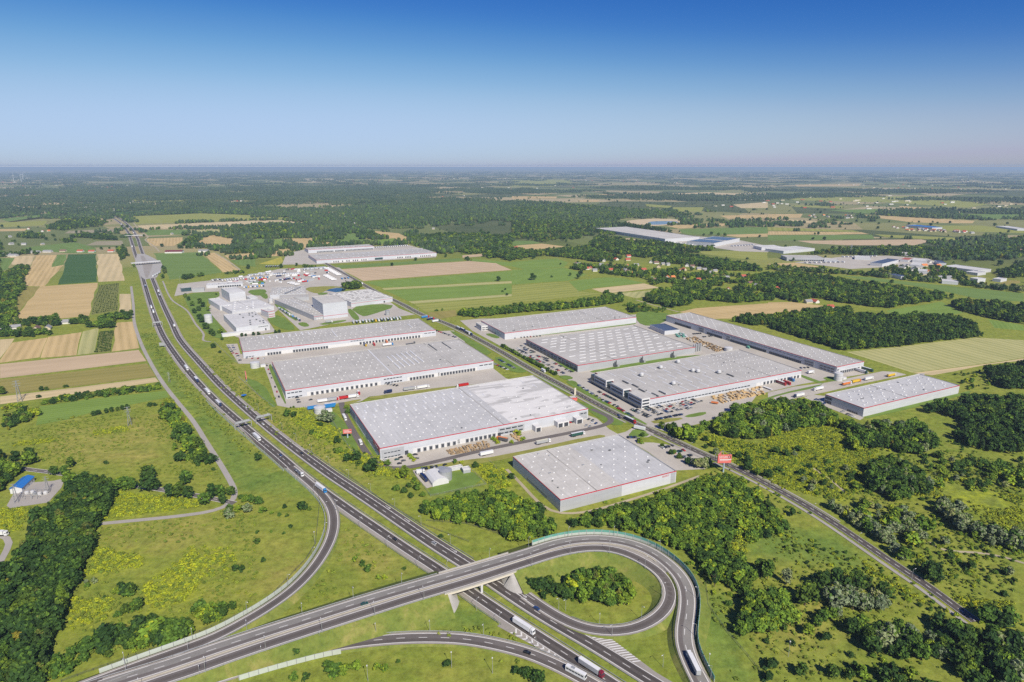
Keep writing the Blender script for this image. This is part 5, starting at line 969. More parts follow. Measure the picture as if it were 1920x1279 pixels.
# far right industry
warehouse('W1', [(695, 512), (1130, 600), (1420, 568), (800, 500)], 13, 'very long white factory beyond the woods', wall=M_wallw, trim=None, zone='R3', roof=M_roofl); warehouse('W2', [(1380, 612), (1540, 628), (1685, 583), (1450, 568)], 13, 'white factory hall with dark solar roof', wall=M_wallw, trim=None, zone='R3', roof=M_roofl)
for y0, y1 in ((-.9, -.15), (.05, .9)): e, c, a, L, W, h = BLD['W2']; mb = MB(); mb.box(-L*.46, L*.46, y0*W/2, y1*W/2, h-.4, h+.1); mb.build('solar_array', M_solar, e)
panel('W1', 'f', -.6, .9, 4, 5.5, M_glass, 'window', .2, 12)
warehouse('W3', [(75, 678), (180, 690), (290, 655), (120, 632)], 9, 'white shed at the end of the far factory', wall=M_wallw, trim=None, zone='R4', roof=M_roofw); warehouse('W4', [(118, 728), (430, 738), (365, 712), (120, 715)], 10, 'long grey depot hall at far right', wall=M_wallg, trim=None, zone='R4'); panel('W4', 'f', -.9, .9, 1, 4, M_glass, 'window', .2, 16); warehouse('W5', [(790, 770), (880, 778), (960, 745), (870, 735)], 9, 'white depot building with slate roof', wall=M_wallw, trim=None, zone='R4', roof=M_navy); warehouse('W6', [(1325, 795), (1590, 832), (1660, 815), (1400, 783)], 8, 'long white shed with blue end at far right', wall=M_wallw, trim=None, zone='R4', roof=M_roofw); warehouse('W7', [(1070, 785), (1140, 790), (1160, 768), (1090, 762)], 8, 'small white depot building', wall=M_wallw, trim=None, zone='R4', roof=M_roofw); warehouse('W8', [(950, 875), (1000, 872), (1005, 850), (955, 852)], 8, 'small pale blue shed among the depot trees', wall=M_wallw, trim=None, zone='R4', roof=M_navy); warehouse('W9', [(1540, 895), (1600, 890), (1610, 875), (1550, 880)], 9, 'small white block at the far right street', wall=M_wallw, trim=None, zone='R4', roof=M_roofw); warehouse('W10', [(1250, 770), (1310, 772), (1330, 755), (1280, 752)], 8, 'grey roofed shed in the depot', wall=M_wallw, trim=None, zone='R4', roof=M_navy); warehouse('W11', [(1060, 490), (1260, 510), (1280, 500), (1090, 484)], 9, 'far blue roofed farm hall', wall=M_wallw, trim=None, zone='R4', roof=M_blue)
for i_, (q_, r_) in enumerate([([(1000, 745), (1060, 750), (1075, 735), (1015, 730)], M_rred_), ([(1080, 750), (1190, 758), (1200, 742), (1100, 735)], M_roofw), ([(640, 728), (760, 735), (780, 722), (660, 716)], M_roofw), ([(1000, 700), (1100, 706), (1110, 696), (1010, 690)], M_roofl), ([(1500, 838), (1590, 850), (1620, 838), (1530, 826)], M_roofw), ([(1700, 890), (1760, 898), (1780, 885), (1720, 878)], M_roofw), ([(1120, 830), (1190, 836), (1200, 820), (1130, 815)], M_roofw), ([(1300, 905), (1420, 915), (1430, 900), (1310, 892)], M_roofw), ([(420, 745), (520, 752), (530, 738), (430, 733)], M_roofl), ([(1750, 500), (1918, 525), (1930, 512), (1770, 490)], M_roofw), ([(1880, 675), (1930, 682), (1935, 668), (1890, 662)], M_rred_)]): warehouse(f'X{i_}', q_, 7, f'{nth(i_)} small shed at the far right industrial edge', wall=M_wallw, trim=None, zone='R4', roof=r_, name='shed', cat='shed')
warehouse('W12', [(1860, 650), (1918, 668), (1990, 640), (1920, 628)], 10, 'white hall between the far factory and the depot', wall=M_wallw, trim=None, zone='R3', roof=M_roofw)
# slate roofed open shed behind the skylight warehouse
warehouse('K', [(1610, 245), (1720, 232), (1640, 185), (1530, 193)], 7, 'open shed with a ribbed slate-blue roof beside the pond', wall=M_wallw, trim=None, zone='R7', roof=M_navy)
# office of E1, gate building, kiosk
warehouse('E1o', [(245, 205), (295, 200), (275, 172), (215, 178)], 9, 'small white office cube at the corner of the plain pale warehouse', wall=M_white, trim=None, zone='R7', roof=M_roofl); panel('E1o', 'f', -.9, .9, 4.6, 6, M_glass, 'window', .12, 2); panel('E1o', 'f', -.9, .9, 1.2, 2.6, M_glass, 'window', .12, 2); panel('E1o', 'l', -.9, .9, 4.6, 6, M_glass, 'window', .12, 3)
warehouse('KI', [(925, 745), (972, 742), (955, 728), (905, 732)], 4, 'small red gatehouse beside the access road', wall=M_redpaint, trim=M_red, zone='R7', roof=M_roofl)
mb = MB(); mb.box(-1.2, 1.2, -.4, .4, 0, 9); tag(mb.build('sign_pylon', M_cream, None, GZ('R7', 952, 722), .4), 'cream pylon sign standing by the red gatehouse', 'sign')
# ------------------------------------------------------------------ tanks
def tank(zone, x, y, r, h, label, mat=None, hut=True, zb=0):
    p = GZ(zone, x, y); e = empty('water_tank', p, 0.44); tag(e, label, 'tank'); mb = MB(); mb.cyl(0, 0, 0, h, r, r, 24, 0, False); me = mb.me('shell', mat or M_tank, True); obj('shell', me, e)
    mb = MB(); mb.cyl(0, 0, h-.01, h+.9, r+.12, .4, 24); mb.build('lid', mat or M_tank, e)
    mb = MB(); mb.cyl(0, 0, h*.32, h*.32+.25, r+.1, r+.1, 24); mb.cyl(0, 0, h*.66, h*.66+.25, r+.1, r+.1, 24); mb.build('band', M_metal, e)
    if hut: mb = MB(); mb.box(r+.5, r+7, -3, 2.5, 0, 3); mb.build('pump_house', M_white, e)
    occupy([p+Vector((a, b, 0)) for a, b in ((-9, -9), (12, -9), (12, 9), (-9, 9))])
tank('R6', 315, 436, 6.2, 7.5, 'white round water tank at the corner of the second left warehouse'); tank('R6', 800, 775, 6.2, 7, 'white round tank behind blue trailers by the patched roof warehouse'); tank('R8', 1405, 612, 5.2, 10, 'tall white tank at the end of the long narrow warehouse'); tank('R8', 582, 392, 6, 5.5, 'low white tank behind the office warehouse', hut=False)
tank('S7', 312, 548, 6.5, 15, 'tall white factory tank by the motorway lawn', hut=False); tank('S7', 822, 385, 4.5, 9, 'pale round tank between the factories', hut=False); tank('S7', 1775, 485, 4, 9, 'grey silo tank behind the truck row', M_metal, hut=False)
tank('Z1', 1345, 1055, 6.2, 4.6, 'grey low round tank nearer the warehouse in the tent plot', M_metal, False); tank('Z1', 1392, 1125, 5.6, 9, 'grey tall round tank beside the white tent', M_metal, False)
# white tent hall with arched roof
a, b = GZ('Z1', 1325, 1205), GZ('Z1', 1215, 1070); e = empty('tent_hall', (a+b)/2, math.atan2(b.y-a.y, b.x-a.x)); tag(e, 'white fabric tent hall with arched roof', 'tent'); L = (b-a).length; mb = MB(); W2 = 7.5
prof = [(-W2, 0), (-W2, 3.2), (-W2*.7, 5.2), (-W2*.3, 6.4), (W2*.3, 6.4), (W2*.7, 5.2), (W2, 3.2), (W2, 0)]
for (y0, z0), (y1, z1) in zip(prof, prof[1:]): mb.quad((-L/2, y0, z0), (L/2, y0, z0), (L/2, y1, z1), (-L/2, y1, z1))
mb.build('canvas', M_white, e)
for s in (-1, 1): mb = MB(); mb.v = [(s*L/2, y, z) for y, z in prof]; mb.f = [tuple(range(8))]; mb.m = [0]; mb.build('end_wall', M_white, e)
warehouse('T1', [(1625, 1000), (1725, 985), (1690, 945), (1600, 962)], 4, 'small white flat roofed cabin at the end of the plot', wall=M_wallg, trim=M_white, zone='Z1', roof=M_roofw); warehouse('T2', [(1310, 1010), (1610, 950), (1600, 925), (1290, 985)], 3.2, 'long white canopy roof along the plot', wall=M_wallw, trim=M_white, zone='Z1', roof=M_roofw)
# substation house with bright blue roof
def gable(zone, base, L, W, hw, hr, ang, label, wm, rm, name='house', cat='house', windows=True, group=None, pos=None):
    p = pos if pos is not None else GZ(zone, *base); e = empty(name, p, ang); tag(e, label, cat, group)
    obj('wall', hmesh(L, W, hw, hr, wm)[0], e); obj('roof', hroof(L, W, hw, hr, rm), e)
    if windows:
        for s in (-1, 1):
            for k in (-.3, .05, .35):
                mb = MB(); mb.box(k*L-.6, k*L+.6, s*W/2-.03, s*W/2+.03, 1.1, 2.3, 0, True); mb.build('window', M_glass, e)
    return e
HM = {}
def hmesh(L, W, hw, hr, m):
    k = ('w', L, W, hw, hr, m.name)
    if k not in HM:
        mb = MB(); x, y = L/2, W/2; mb.v = [(-x, -y, 0), (x, -y, 0), (x, y, 0), (-x, y, 0), (-x, -y, hw), (x, -y, hw), (x, y, hw), (-x, y, hw), (-x, 0, hr-.1), (x, 0, hr-.1)]
        mb.f = [(0, 1, 5, 4), (2, 3, 7, 6), (1, 2, 6, 9, 5), (3, 0, 4, 8, 7)]; mb.m = [0]*4; HM[k] = mb.me('wall', m)
    return (HM[k],)
def hroof(L, W, hw, hr, m):
    k = ('r', L, W, hw, hr, m.name)
    if k not in HM:
        mb = MB(); x, y = L/2+.5, W/2+.5; t = .25; zl = hw-(hr-hw)*.5/(W/2)
        mb.v = [(-x, -y, zl), (x, -y, zl), (x, 0, hr), (-x, 0, hr), (x, y, zl), (-x, y, zl)]; mb.v += [(v[0], v[1], v[2]+t) for v in mb.v]
        mb.f = [(6, 7, 8, 9), (9, 8, 10, 11), (0, 1, 7, 6), (4, 5, 11, 10), (1, 2, 8, 7), (2, 4, 10, 8), (3, 0, 6, 9), (5, 3, 9, 11)]; mb.m = [0]*8; HM[k] = mb.me('roof', m)
    return HM[k]
a, b = GZ('S2', 100, 145), GZ('S2', 175, 75); gable(None, None, round((b-a).length, 1), 9, 4.6, 6.4, math.atan2(b.y-a.y, b.x-a.x), 'long white substation house with bright blue gabled roof', M_white, M_blue, 'substation_house', 'house', True, None, (a+b)/2); occupy(GP('S2', [(60, 150), (170, 30), (220, 40), (130, 170)]))
e = empty('transformer_yard', GZ('S2', 205, 160)); tag(e, 'cluttered transformer equipment beside the blue roofed house', 'substation')
for i in range(26):
    x, y = random.uniform(-9, 10), random.uniform(-7, 8); mb = MB(); hh = random.uniform(1.5, 4.5); mb.cyl(0, 0, 0, hh, .18, .14, 6); mb.build('insulator', M_metal, e, (x, y, 0))
for i in range(5): mb = MB(); mb.box(-1.4, 1.4, -1, 1, 0, 2.6); mb.box(-1, 1, -1.5, -1.01, .4, 2.2); mb.build('transformer', random.choice([M_metal, M_white, M_wallg]), e, (-8+i*4, random.uniform(-5, 5), 0))
for i in range(4): mb = MB(); mb.bar((-9, -6+i*4, 4.6), (10, -6+i*4, 4.6), .12); mb.build('busbar', M_metal, e)
# ------------------------------------------------------------------ houses
M_rred = plain('tile_red', (0.42, 0.10, 0.06), 0.8, 0.15, 0.5); M_ror = plain('tile_orange', (0.62, 0.21, 0.07), 0.8, 0.15, 0.5); M_rbr = plain('tile_brown', (0.20, 0.12, 0.09), 0.8, 0.15, 0.5); M_rgr = plain('tile_grey', (0.28, 0.28, 0.28), 0.8, 0.12, 0.5); M_rmar = plain('tile_maroon', (0.16, 0.03, 0.045), 0.7, 0.1)
M_hw = plain('render_white', (0.68, 0.66, 0.60), 0.85, 0.06); M_hy = plain('render_cream', (0.60, 0.52, 0.36), 0.85, 0.06)
RF = [('red', M_rred), ('orange', M_ror), ('brown', M_rbr), ('grey', M_rgr)]
cnt = {}
def house(pos, rf, where, sz=None, ang=None):
    nm, rm = RF[rf]; L, W = sz or random.choice([(12, 9), (14, 10), (11, 8)]); k = (nm, where); i = cnt.get(k, 0); cnt[k] = i+1
    ang = random.choice([.44, .44+math.pi/2, .2, 1.3]) if ang is None else ang
    gable(None, None, L, W, 3.4, 7.2, ang, f'{nth(i)} {nm} roofed house {where}', random.choice([M_hw, M_hw, M_hy]), rm, 'house', 'house', False, 'village houses', pos)
    occupy([pos+Vector((a*9, b*9, 0)) for a, b in ((-1, -1), (1, -1), (1, 1), (-1, 1))])
    q = pos*(1-22/max(1, pos.length)); occupy([q+Vector((a*8, b*8, 0)) for a, b in ((-1, -1), (1, -1), (1, 1), (-1, 1))])
V3 = [(500, 790, 3), (545, 792, 2), (560, 822, 0), (585, 818, 0), (670, 792, 3), (720, 800, 2), (740, 832, 0), (770, 805, 0), (690, 762, 3), (780, 750, 0), (868, 755, 0), (872, 728, 0), (865, 800, 1), (870, 842, 2), (900, 860, 1), (985, 830, 0), (930, 795, 3), (1040, 772, 3), (1080, 778, 2), (1100, 806, 2), (1130, 788, 3), (1168, 790, 3), (1312, 798, 3), (1290, 828, 0), (1262, 838, 0), (1350, 805, 2), (1400, 822, 3), (1442, 830, 3), (1490, 852, 3), (1522, 840, 3), (1510, 888, 0), (1045, 898, 3), (1072, 908, 2), (1165, 888, 1), (1205, 888, 1), (1292, 900, 2), (1395, 906, 0), (1605, 890, 3), (1735, 880, 0), (1785, 932, 2), (1622, 978, 1), (1840, 950, 3), (30, 665, 0), (20, 668, 0), (475, 785, 2), (620, 835, 3), (850, 832, 3), (1470, 858, 2)]
V3.sort(key=lambda t: t[0])
for x, y, r in V3: house(GZ('R3', x, y), r, 'in the village amid the trees, from the left')
for x, y, r in [(70, 972, 0), (165, 1012, 1), (300, 1072, 3), (350, 1070, 0), (462, 1112, 0), (795, 1182, 0)]: house(GZ('R4', x, y), r, 'at the wood edge behind the long narrow warehouse, from the left', (14, 11))
for x, y, r in [(55, 715, 3), (100, 722, 3), (270, 697, 3), (360, 692, 3), (475, 688, 2), (605, 690, 0), (690, 692, 0), (835, 690, 0)]: house(GZ('R1', x, y), r, 'in the farm row above the dark crop field, from the left', (26, 12) if r == 3 else (18, 11), .05)
for x, y, r in [(85, 635, 3), (180, 637, 3), (320, 638, 3), (215, 520, 0), (320, 538, 0), (365, 537, 1), (75, 580, 3), (270, 350, 3), (1290, 560, 3), (1010, 270, 3), (640, 340, 3), (780, 330, 3), (700, 325, 3), (1575, 388, 3), (470, 370, 3)]: house(GZ('R1', x, y), r, 'scattered through the far left fields, counted from the nearest')
for x, y, r in [(120, 65, 3), (275, 75, 2), (360, 70, 3), (505, 25, 3), (40, 85, 3)]: house(GZ('R5', x, y), r, 'beside the lane at left among garden trees', (15, 10))
gable('R1', (1310, 697), 52, 20, 5, 9, .1, 'long barn with a dark maroon roof beside the green crop field', M_hw, M_rmar, 'barn', 'barn', False); gable('R1', (1530, 690), 30, 16, 5, 8, .1, 'pale grey barn right of the maroon barn', M_hw, M_rgr, 'barn', 'barn', False); occupy(GP('R1', [(1230, 715), (1240, 670), (1620, 665), (1620, 705)]))
V2 = [(530, 350, 0), (575, 348, 0), (640, 430, 3), (690, 460, 3), (740, 460, 3), (800, 510, 3), (835, 540, 3), (265, 535, 0), (262, 555, 0), (240, 530, 3), (80, 415, 3), (120, 412, 3), (235, 417, 3), (1290, 620, 3), (1360, 618, 0), (1450, 640, 0), (1510, 638, 3), (1630, 600, 0), (1690, 620, 3), (1830, 675, 0), (1800, 340, 0), (1820, 335, 0), (1400, 280, 0), (1560, 270, 3), (1330, 520, 3), (1150, 355, 3), (1240, 350, 3)]
V2.sort(key=lambda t: t[0])
for x, y, r in V2: house(GZ('R2', x, y), r, 'in the woods beyond the distant warehouses, from the left')
def vill(zone, poly, n, where):
    poly = GP(zone, poly); xs = [p.x for p in poly]; ys = [p.y for p in poly]; out = []
    while len(out) < n:
        x, y = random.uniform(min(xs), max(xs)), random.uniform(min(ys), max(ys))
        if inpoly(np.array([x]), np.array([y]), poly)[0]: out.append(Vector((x, y, 0)))
    out.sort(key=lambda p: p.x/p.y)
    for p in out: house(p, random.choice([0, 1, 2, 3, 3, 3]), where, (16, 11))
vill('R2', [(520, 380), (700, 420), (830, 480), (780, 520), (640, 480), (500, 440)], 34, 'in the far white hamlet left of centre, from the left'); vill('R4', [(900, 500), (1080, 515), (1400, 530), (1600, 555), (1450, 548), (1000, 528)], 30, 'in the far village at right, from the left'); vill('R1', [(600, 330), (1000, 280), (1200, 350), (700, 350)], 16, 'in the far hamlet by the motorway bend, from the left'); vill('R3', [(1300, 270), (1700, 290), (1918, 300), (1600, 300)], 18, 'in the distant hamlet on the plain, from the left'); vill('R4', [(250, 410), (650, 420), (640, 440), (260, 430)], 12, 'in the hamlet by the distant grove, from the left'); vill('R4', [(1000, 790), (1250, 760), (1500, 850), (1350, 920), (1000, 850)], 16, 'among the depot trees at right, from the left')
# ------------------------------------------------------------------ vehicles
def paint(name, c): 
    m, nt, b = newmat(name); f = noise(nt, coords(nt), 0.6, 3); nt.links.new(ramp(nt, f, [(.3, [x*.93 for x in c]), (.7, [min(1, x*1.05) for x in c])]), b.inputs['Base Color']); b.inputs['Roughness'].default_value = .25; b.inputs['Specular IOR Level'].default_value = .5; return m
PC = {'black': paint('car_black', (.012, .013, .016)), 'white': paint('car_white', (.74, .74, .73)), 'silver': paint('car_silver', (.38, .39, .40)), 'grey': paint('car_grey', (.11, .115, .12)), 'blue': paint('car_blue', (.02, .06, .19)), 'red': paint('car_red', (.46, .02, .02)), 'green': paint('car_green', (.02, .085, .07)), 'yellow': paint('car_yellow', (.70, .45, .03)), 'navy': paint('truck_navy', (.012, .025, .09)), 'lightblue': paint('truck_blue', (.03, .22, .52)), 'orange': paint('truck_orange', (.66, .2, .05)), 'cream': paint('truck_cream', (.72, .68, .50)), 'darkred': paint('truck_darkred', (.22, .02, .04))}
CARM = {}
def car_shape(mb, L=4.5, W=1.8, H=1.45):
    x, w = L/2, W/2; body = [(-x, .28), (x, .28), (x, .62), (x*.9, .78), (x*.42, .88), (-x*.88, .92), (-x, .7)]
    n = len(mb.v); k = len(body)
    for s in (-1, 1): mb.v += [(px, s*w, pzz) for px, pzz in body]
    for i in range(k): j = (i+1) % k; mb.f.append((n+i, n+j, n+k+j, n+k+i)); mb.m.append(0)
    mb.f.append(tuple(n+i for i in range(k))[::-1]); mb.m.append(0); mb.f.append(tuple(n+k+i for i in range(k))); mb.m.append(0)
    mb.frustum((-x*.80, x*.42, -w*.92, w*.92), (-x*.58, x*.10, -w*.74, w*.74), .88, H, 1, 0)
def car_mesh(col):
    if col not in CARM:
        mb = MB(); car_shape(mb)
        for sx in (-1.4, 1.4):
            for sy in (-.82, .82): mb.wheel(sx, sy, .32, .2, 8, 2)
        CARM[col] = mb.me('car', [PC[col], M_glass, M_rubber])
    return CARM[col]
def parked(pos, ang, col, label, group):
    o = obj('parked_car', car_mesh(col), None, pos, ang); tag(o, label, 'car', group); return o
CCH = ['black']*5+['white']*4+['silver']*4+['grey']*4+['blue']*2+['red']*2+['green']
PZ = 0.30
def carrow(zone, a, b, n, where, cols=None, full=0.86, par=False):
    A, B = GZ(zone, *a), GZ(zone, *b); d = B-A; ang = math.atan2(d.y, d.x)+(0 if par else math.pi/2); c = {}
    for i in range(n):
        if random.random() > full: continue
        p = A.lerp(B, i/max(1, n-1)); p.z = PZ; col = (cols[i % len(cols)] if cols else random.choice(CCH)); k = c.get(col, 0); c[col] = k+1
        parked(p, ang+random.choice([0, math.pi])+random.uniform(-.04, .04), col, f'{nth(k)} {col} parked car {where}', 'cars in the car parks')
carrow('Z6', (195, 85), (520, 275), 17, 'in the tree-lined main row, from the far end'); carrow('Z6', (510, 255), (830, 432), 16, 'in the near half of the tree-lined row, from its middle'); carrow('Z6', (265, 65), (440, 150), 9, 'in the short inner row before the glass wall, far part'); carrow('Z6', (540, 215), (620, 240), 4, 'by the green strip under the glass wall'); carrow('Z6', (690, 290), (800, 340), 6, 'in the inner row below the glass wall, near part'); carrow('Z6', (840, 370), (935, 412), 5, 'at the near corner of the glass building'); carrow('Z6', (235, 125), (500, 285), 13, 'in the second line of the tree-lined row, from the far end')
carrow('Z6', (1015, 580), (1370, 800), 19, 'in the long row between grass strip and white office', ['white', 'blue', 'silver', 'grey', 'black', 'white', 'silver', 'blue', 'black']); carrow('Z6', (1385, 800), (1545, 875), 9, 'in the row left of the office corner', ['silver', 'green', 'blue', 'red', 'red', 'grey', 'black']); carrow('Z6', (1560, 895), (1770, 1018), 10, 'in the row above the road junction', ['red', 'red', 'black', 'red', 'white', 'green', 'green', 'grey', 'grey']); carrow('Z6', (1275, 665), (1530, 795), 12, 'in the row right under the office windows', ['black', 'grey', 'black', 'grey', 'red', 'black', 'black', 'green'])
for k, (a, b, n) in enumerate([((600, 490), (815, 588), 9), ((690, 470), (760, 500), 0), ((790, 478), (960, 558), 8), ((825, 470), (985, 545), 0), ((930, 450), (1095, 530), 8), ((960, 440), (1000, 440), 0), ((1070, 430), (1225, 500), 8), ((1180, 410), (1360, 480), 8), ((1280, 385), (1395, 425), 6), ((1410, 355), (1490, 390), 4)]):
    if n: carrow('Z7', a, b, n, f'in the {nth(k)} block before the long windowed wall'); carrow('Z7', (a[0]+34, a[1]-12), (b[0]+34, b[1]-12), max(2, n-2), f'in the back line of the {nth(k)} block before the windowed wall', full=.8)
carrow('Z7', (920, 622), (1270, 552), 17, 'in the single row behind the oval grass island', ['black', 'grey', 'black', 'blue', 'silver', 'black']); carrow('Z7', (550, 860), (655, 860), 6, 'at the back corner of the front warehouse', ['black', 'grey', 'blue', 'black']); carrow('Z7', (1010, 1000), (1140, 970), 6, 'in the upper row beside the front warehouse', ['white', 'black', 'grey', 'black', 'black', 'grey']); carrow('Z7', (1120, 1075), (1290, 1032), 9, 'in the middle row beside the front warehouse', ['green', 'silver', 'red', 'silver', 'green', 'black']); carrow('Z7', (1260, 1130), (1385, 1098), 6, 'in the lower row beside the front warehouse', ['black', 'grey', 'silver', 'black']); carrow('Z7', (1380, 1195), (1420, 1185), 2, 'by the big round tree at the front warehouse', ['white', 'white'])
carrow('Z6', (1165, 1045), (1215, 1060), 2, 'at the right end of the patched roof warehouse', ['black', 'grey'], 1); carrow('Z6', (1215, 1085), (1260, 1100), 2, 'on the kerb at the right end of the patched roof warehouse', ['white', 'blue'], 1); carrow('Z6', (1130, 1128), (1175, 1142), 2, 'in the open yard by the patched roof warehouse', ['silver', 'silver'], 1); carrow('Z6', (860, 1090), (945, 1080), 4, 'against the wall between the white gatehouses', ['black', 'red', 'red', 'grey'], 1)
carrow('Z1', (740, 872), (775, 925), 2, 'in the pair of columns by the yard corner, left column', ['green', 'black'], 1); carrow('Z1', (790, 845), (828, 888), 2, 'in the pair of columns by the yard corner, right column', ['black', 'grey'], 1); carrow('Z1', (585, 880), (592, 884), 1, 'tucked beside the corner bush', ['white'], 1); carrow('Z1', (1075, 1000), (1137, 990), 3, 'in the left trio of the tent plot', ['blue', 'black', 'black'], 1); carrow('Z1', (1198, 980), (1268, 965), 3, 'in the right trio of the tent plot', ['black', 'silver', 'black'], 1); carrow('Z1', (1380, 942), (1384, 944), 1, 'alone beside the tent plot canopy', ['black'], 1); carrow('Z1', (1040, 1060), (1050, 1080), 1, 'in the tent plot by the fence', ['white'], 1); carrow('Z1', (985, 805), (1005, 858), 2, 'beside the narrow hedge in the loading yard', ['black', 'grey'], 1)
carrow('R7', (345, 490), (445, 535), 8, 'in the lower row at the end of the second left warehouse'); carrow('R7', (385, 462), (500, 525), 10, 'in the upper row at the end of the second left warehouse', ['black', 'blue', 'black', 'silver', 'grey']); carrow('R6', (402, 425), (492, 660), 8, 'along the kerb left of the second warehouse', ['black', 'red', 'black', 'grey', 'black'], .8, True); carrow('R6', (628, 665), (642, 700), 3, 'by the first grass finger of the second warehouse', ['black', 'grey', 'black']); carrow('R6', (730, 682), (740, 690), 1, 'beside the grass finger, second warehouse yard', ['black'], 1); carrow('R6', (1290, 560), (1400, 580), 6, 'before the office of the second warehouse', ['black', 'grey', 'silver', 'black'])
carrow('R6', (112, 280), (155, 345), 6, 'in the outer line left of the upper warehouse', ['silver', 'grey', 'silver', 'black', 'red', 'red']); carrow('R6', (145, 275), (200, 385), 8, 'in the inner line left of the upper warehouse', ['silver', 'blue', 'silver', 'black', 'red', 'grey', 'white', 'black']); carrow('R6', (1665, 160), (1815, 212), 11, 'at the right end of the upper warehouse'); carrow('R6', (250, 370), (380, 372), 4, 'before the near end of the upper warehouse', ['silver', 'red', 'red', 'white']); carrow('R7', (500, 298), (690, 282), 9, 'behind the glass building', ['black', 'red', 'grey', 'black']); carrow('R8', (320, 268), (400, 262), 7, 'in the upper row of the long warehouse yard', ['black', 'grey']); carrow('R8', (395, 290), (480, 280), 7, 'in the lower row of the long warehouse yard', ['black', 'grey', 'silver']); carrow('R8', (1100, 525), (1180, 520), 4, 'by the near end of the long narrow warehouse', ['black', 'blue', 'grey']); carrow('S1', (640, 730), (560, 690), 5, 'on the paved strip of the small right-hand warehouse', ['white', 'silver', 'grey']); carrow('S1', (440, 640), (340, 590), 6, 'by the dark recess of the small right-hand warehouse', ['silver', 'blue', 'white'])
for k_ in range(1, 5): carrow('Z6', (195+95*k_, 52+48*k_), (240+95*k_, 77+48*k_), 4, f'in the {nth(k_-1)} knot of cars before the glass wall', full=.8)
print('cars', sum(o.name.startswith('parked_car') for o in COL.objects))
# moving cars with parts
def driving(px, path, col, label, rev=False, z=None, dz=.24):
    d = path.near(G(px, z or 0)); p0, t, n = path.at(d); q = G(px, p0.z); off = (q-p0).dot(n); p = p0+n*off; ang = math.atan2(t.y, t.x)+(math.pi if rev else 0)
    e = empty('car', (p.x, p.y, p0.z+dz), ang); tag(e, label, 'car', 'cars on the motorway and ramps')
    if 'b'+col not in CARM:
        mb = MB(); x, w = 2.25, .9; body = [(-x, .28), (x, .28), (x, .62), (x*.9, .78), (x*.42, .88), (-x*.88, .92), (-x, .7)]; k = 7
        for s in (-1, 1): mb.v += [(a, s*w, b) for a, b in body]
        for i in range(k): j = (i+1) % k; mb.f.append((i, j, k+j, k+i)); mb.m.append(0)
        mb.f += [tuple(range(k))[::-1], tuple(k+i for i in range(k))]; mb.m += [0, 0]; mb.frustum((-1.3, .22, -.66, .66), (-1.3, .22, -.66, .66), 1.43, 1.46); CARM['b'+col] = mb.me('body', PC[col])
        mb = MB(); mb.frustum((-1.8, .95, -.83, .83), (-1.3, .22, -.66, .66), .88, 1.43); CARM['w'] = mb.me('window', M_glass); mb = MB(); mb.wheel(0, 0, .32, .2, 10); CARM['k'] = mb.me('wheel', M_rubber); mb = MB(); mb.box(2.2, 2.28, -.2, .2, .55, .7, 0, True); CARM['h'] = mb.me('headlight', M_sky)
    obj('body', CARM['b'+col], e); obj('window', CARM['w'], e)
    for sx in (-1.4, 1.4):
        for sy in (-.82, .82): obj('wheel', CARM['k'], e, (sx, sy, 0))
    for sy in (-.6, .6): obj('headlight', CARM['h'], e, (0, sy, 0))
driving((745, 1015.5), LC, 'black', 'black car on the oncoming carriageway approaching the bridge'); driving((818.6, 1023), RC, 'silver', 'pale car on the far carriageway near the bridge', True); driving((526, 854.5), LC, 'blue', 'blue car between two trucks on the oncoming carriageway'); driving((564, 850), RC, 'black', 'dark car on the far carriageway opposite the patched roof warehouse', True); driving((494, 797), RC, 'white', 'white car passing under the dark gantry', True); driving((685, 1133), UP, 'green', 'dark green car on the overpass road', False, 7); driving((988, 1225), BR, 'black', 'black car on the bottom slip road', False, .2); driving((1003, 1140.5), RC, 'blue', 'blue car just past the bridge beside the loop', True); driving((1160, 780), LR, 'blue', 'blue car on the access road ahead of the red cab truck'); driving((1162.5, 785.5), LR, 'black', 'black car close to the red cab truck'); driving((462, 766), RC, 'white', 'small pale car beside the white masts on the far carriageway', True)
# trucks
TM = {}
def cab_mesh(col):
    k = 'cab'+col
    if k not in TM:
        mb = MB(); mb.frustum((0, 2.3, -1.22, 1.22), (0, 2.2, -1.2, 1.2), .5, 2.2); mb.frustum((0, 2.2, -1.2, 1.2), (0, 1.75, -1.1, 1.1), 2.2, 3.75); TM[k] = mb.me('cab', PC[col])
        mb = MB(); v = [(2.24, -1.05, 2.05), (2.24, 1.05, 2.05), (2.03, .98, 3.0), (2.03, -.98, 3.0)]; mb.quad(*v); mb.box(.8, 1.7, -1.23, -1.19, 1.9, 2.7, 0, True); mb.box(.8, 1.7, 1.19, 1.23, 1.9, 2.7, 0, True); TM['cabglass'] = mb.me('windscreen', M_glass)
        mb = MB(); mb.wheel(0, 0, .5, .3, 10); TM['wheel'] = mb.me('wheel', M_rubber); mb = MB(); mb.box(-13.5, 0, -.45, .45, .75, 1.1, 0, True); TM['chassis'] = mb.me('chassis', M_darkmetal)
    return TM[k]
def trailer_mesh(top, side, L=13.4, H=4.0):
    k = ('t', top, side, L, H)
    if k not in TM:
        mb = MB(); mb.box(-L, 0, -1.27, 1.27, 1.12, H, 1, True); mb.m[0] = 0; TM[k] = mb.me('trailer', [PC[top], PC[side]])
    return TM[k]
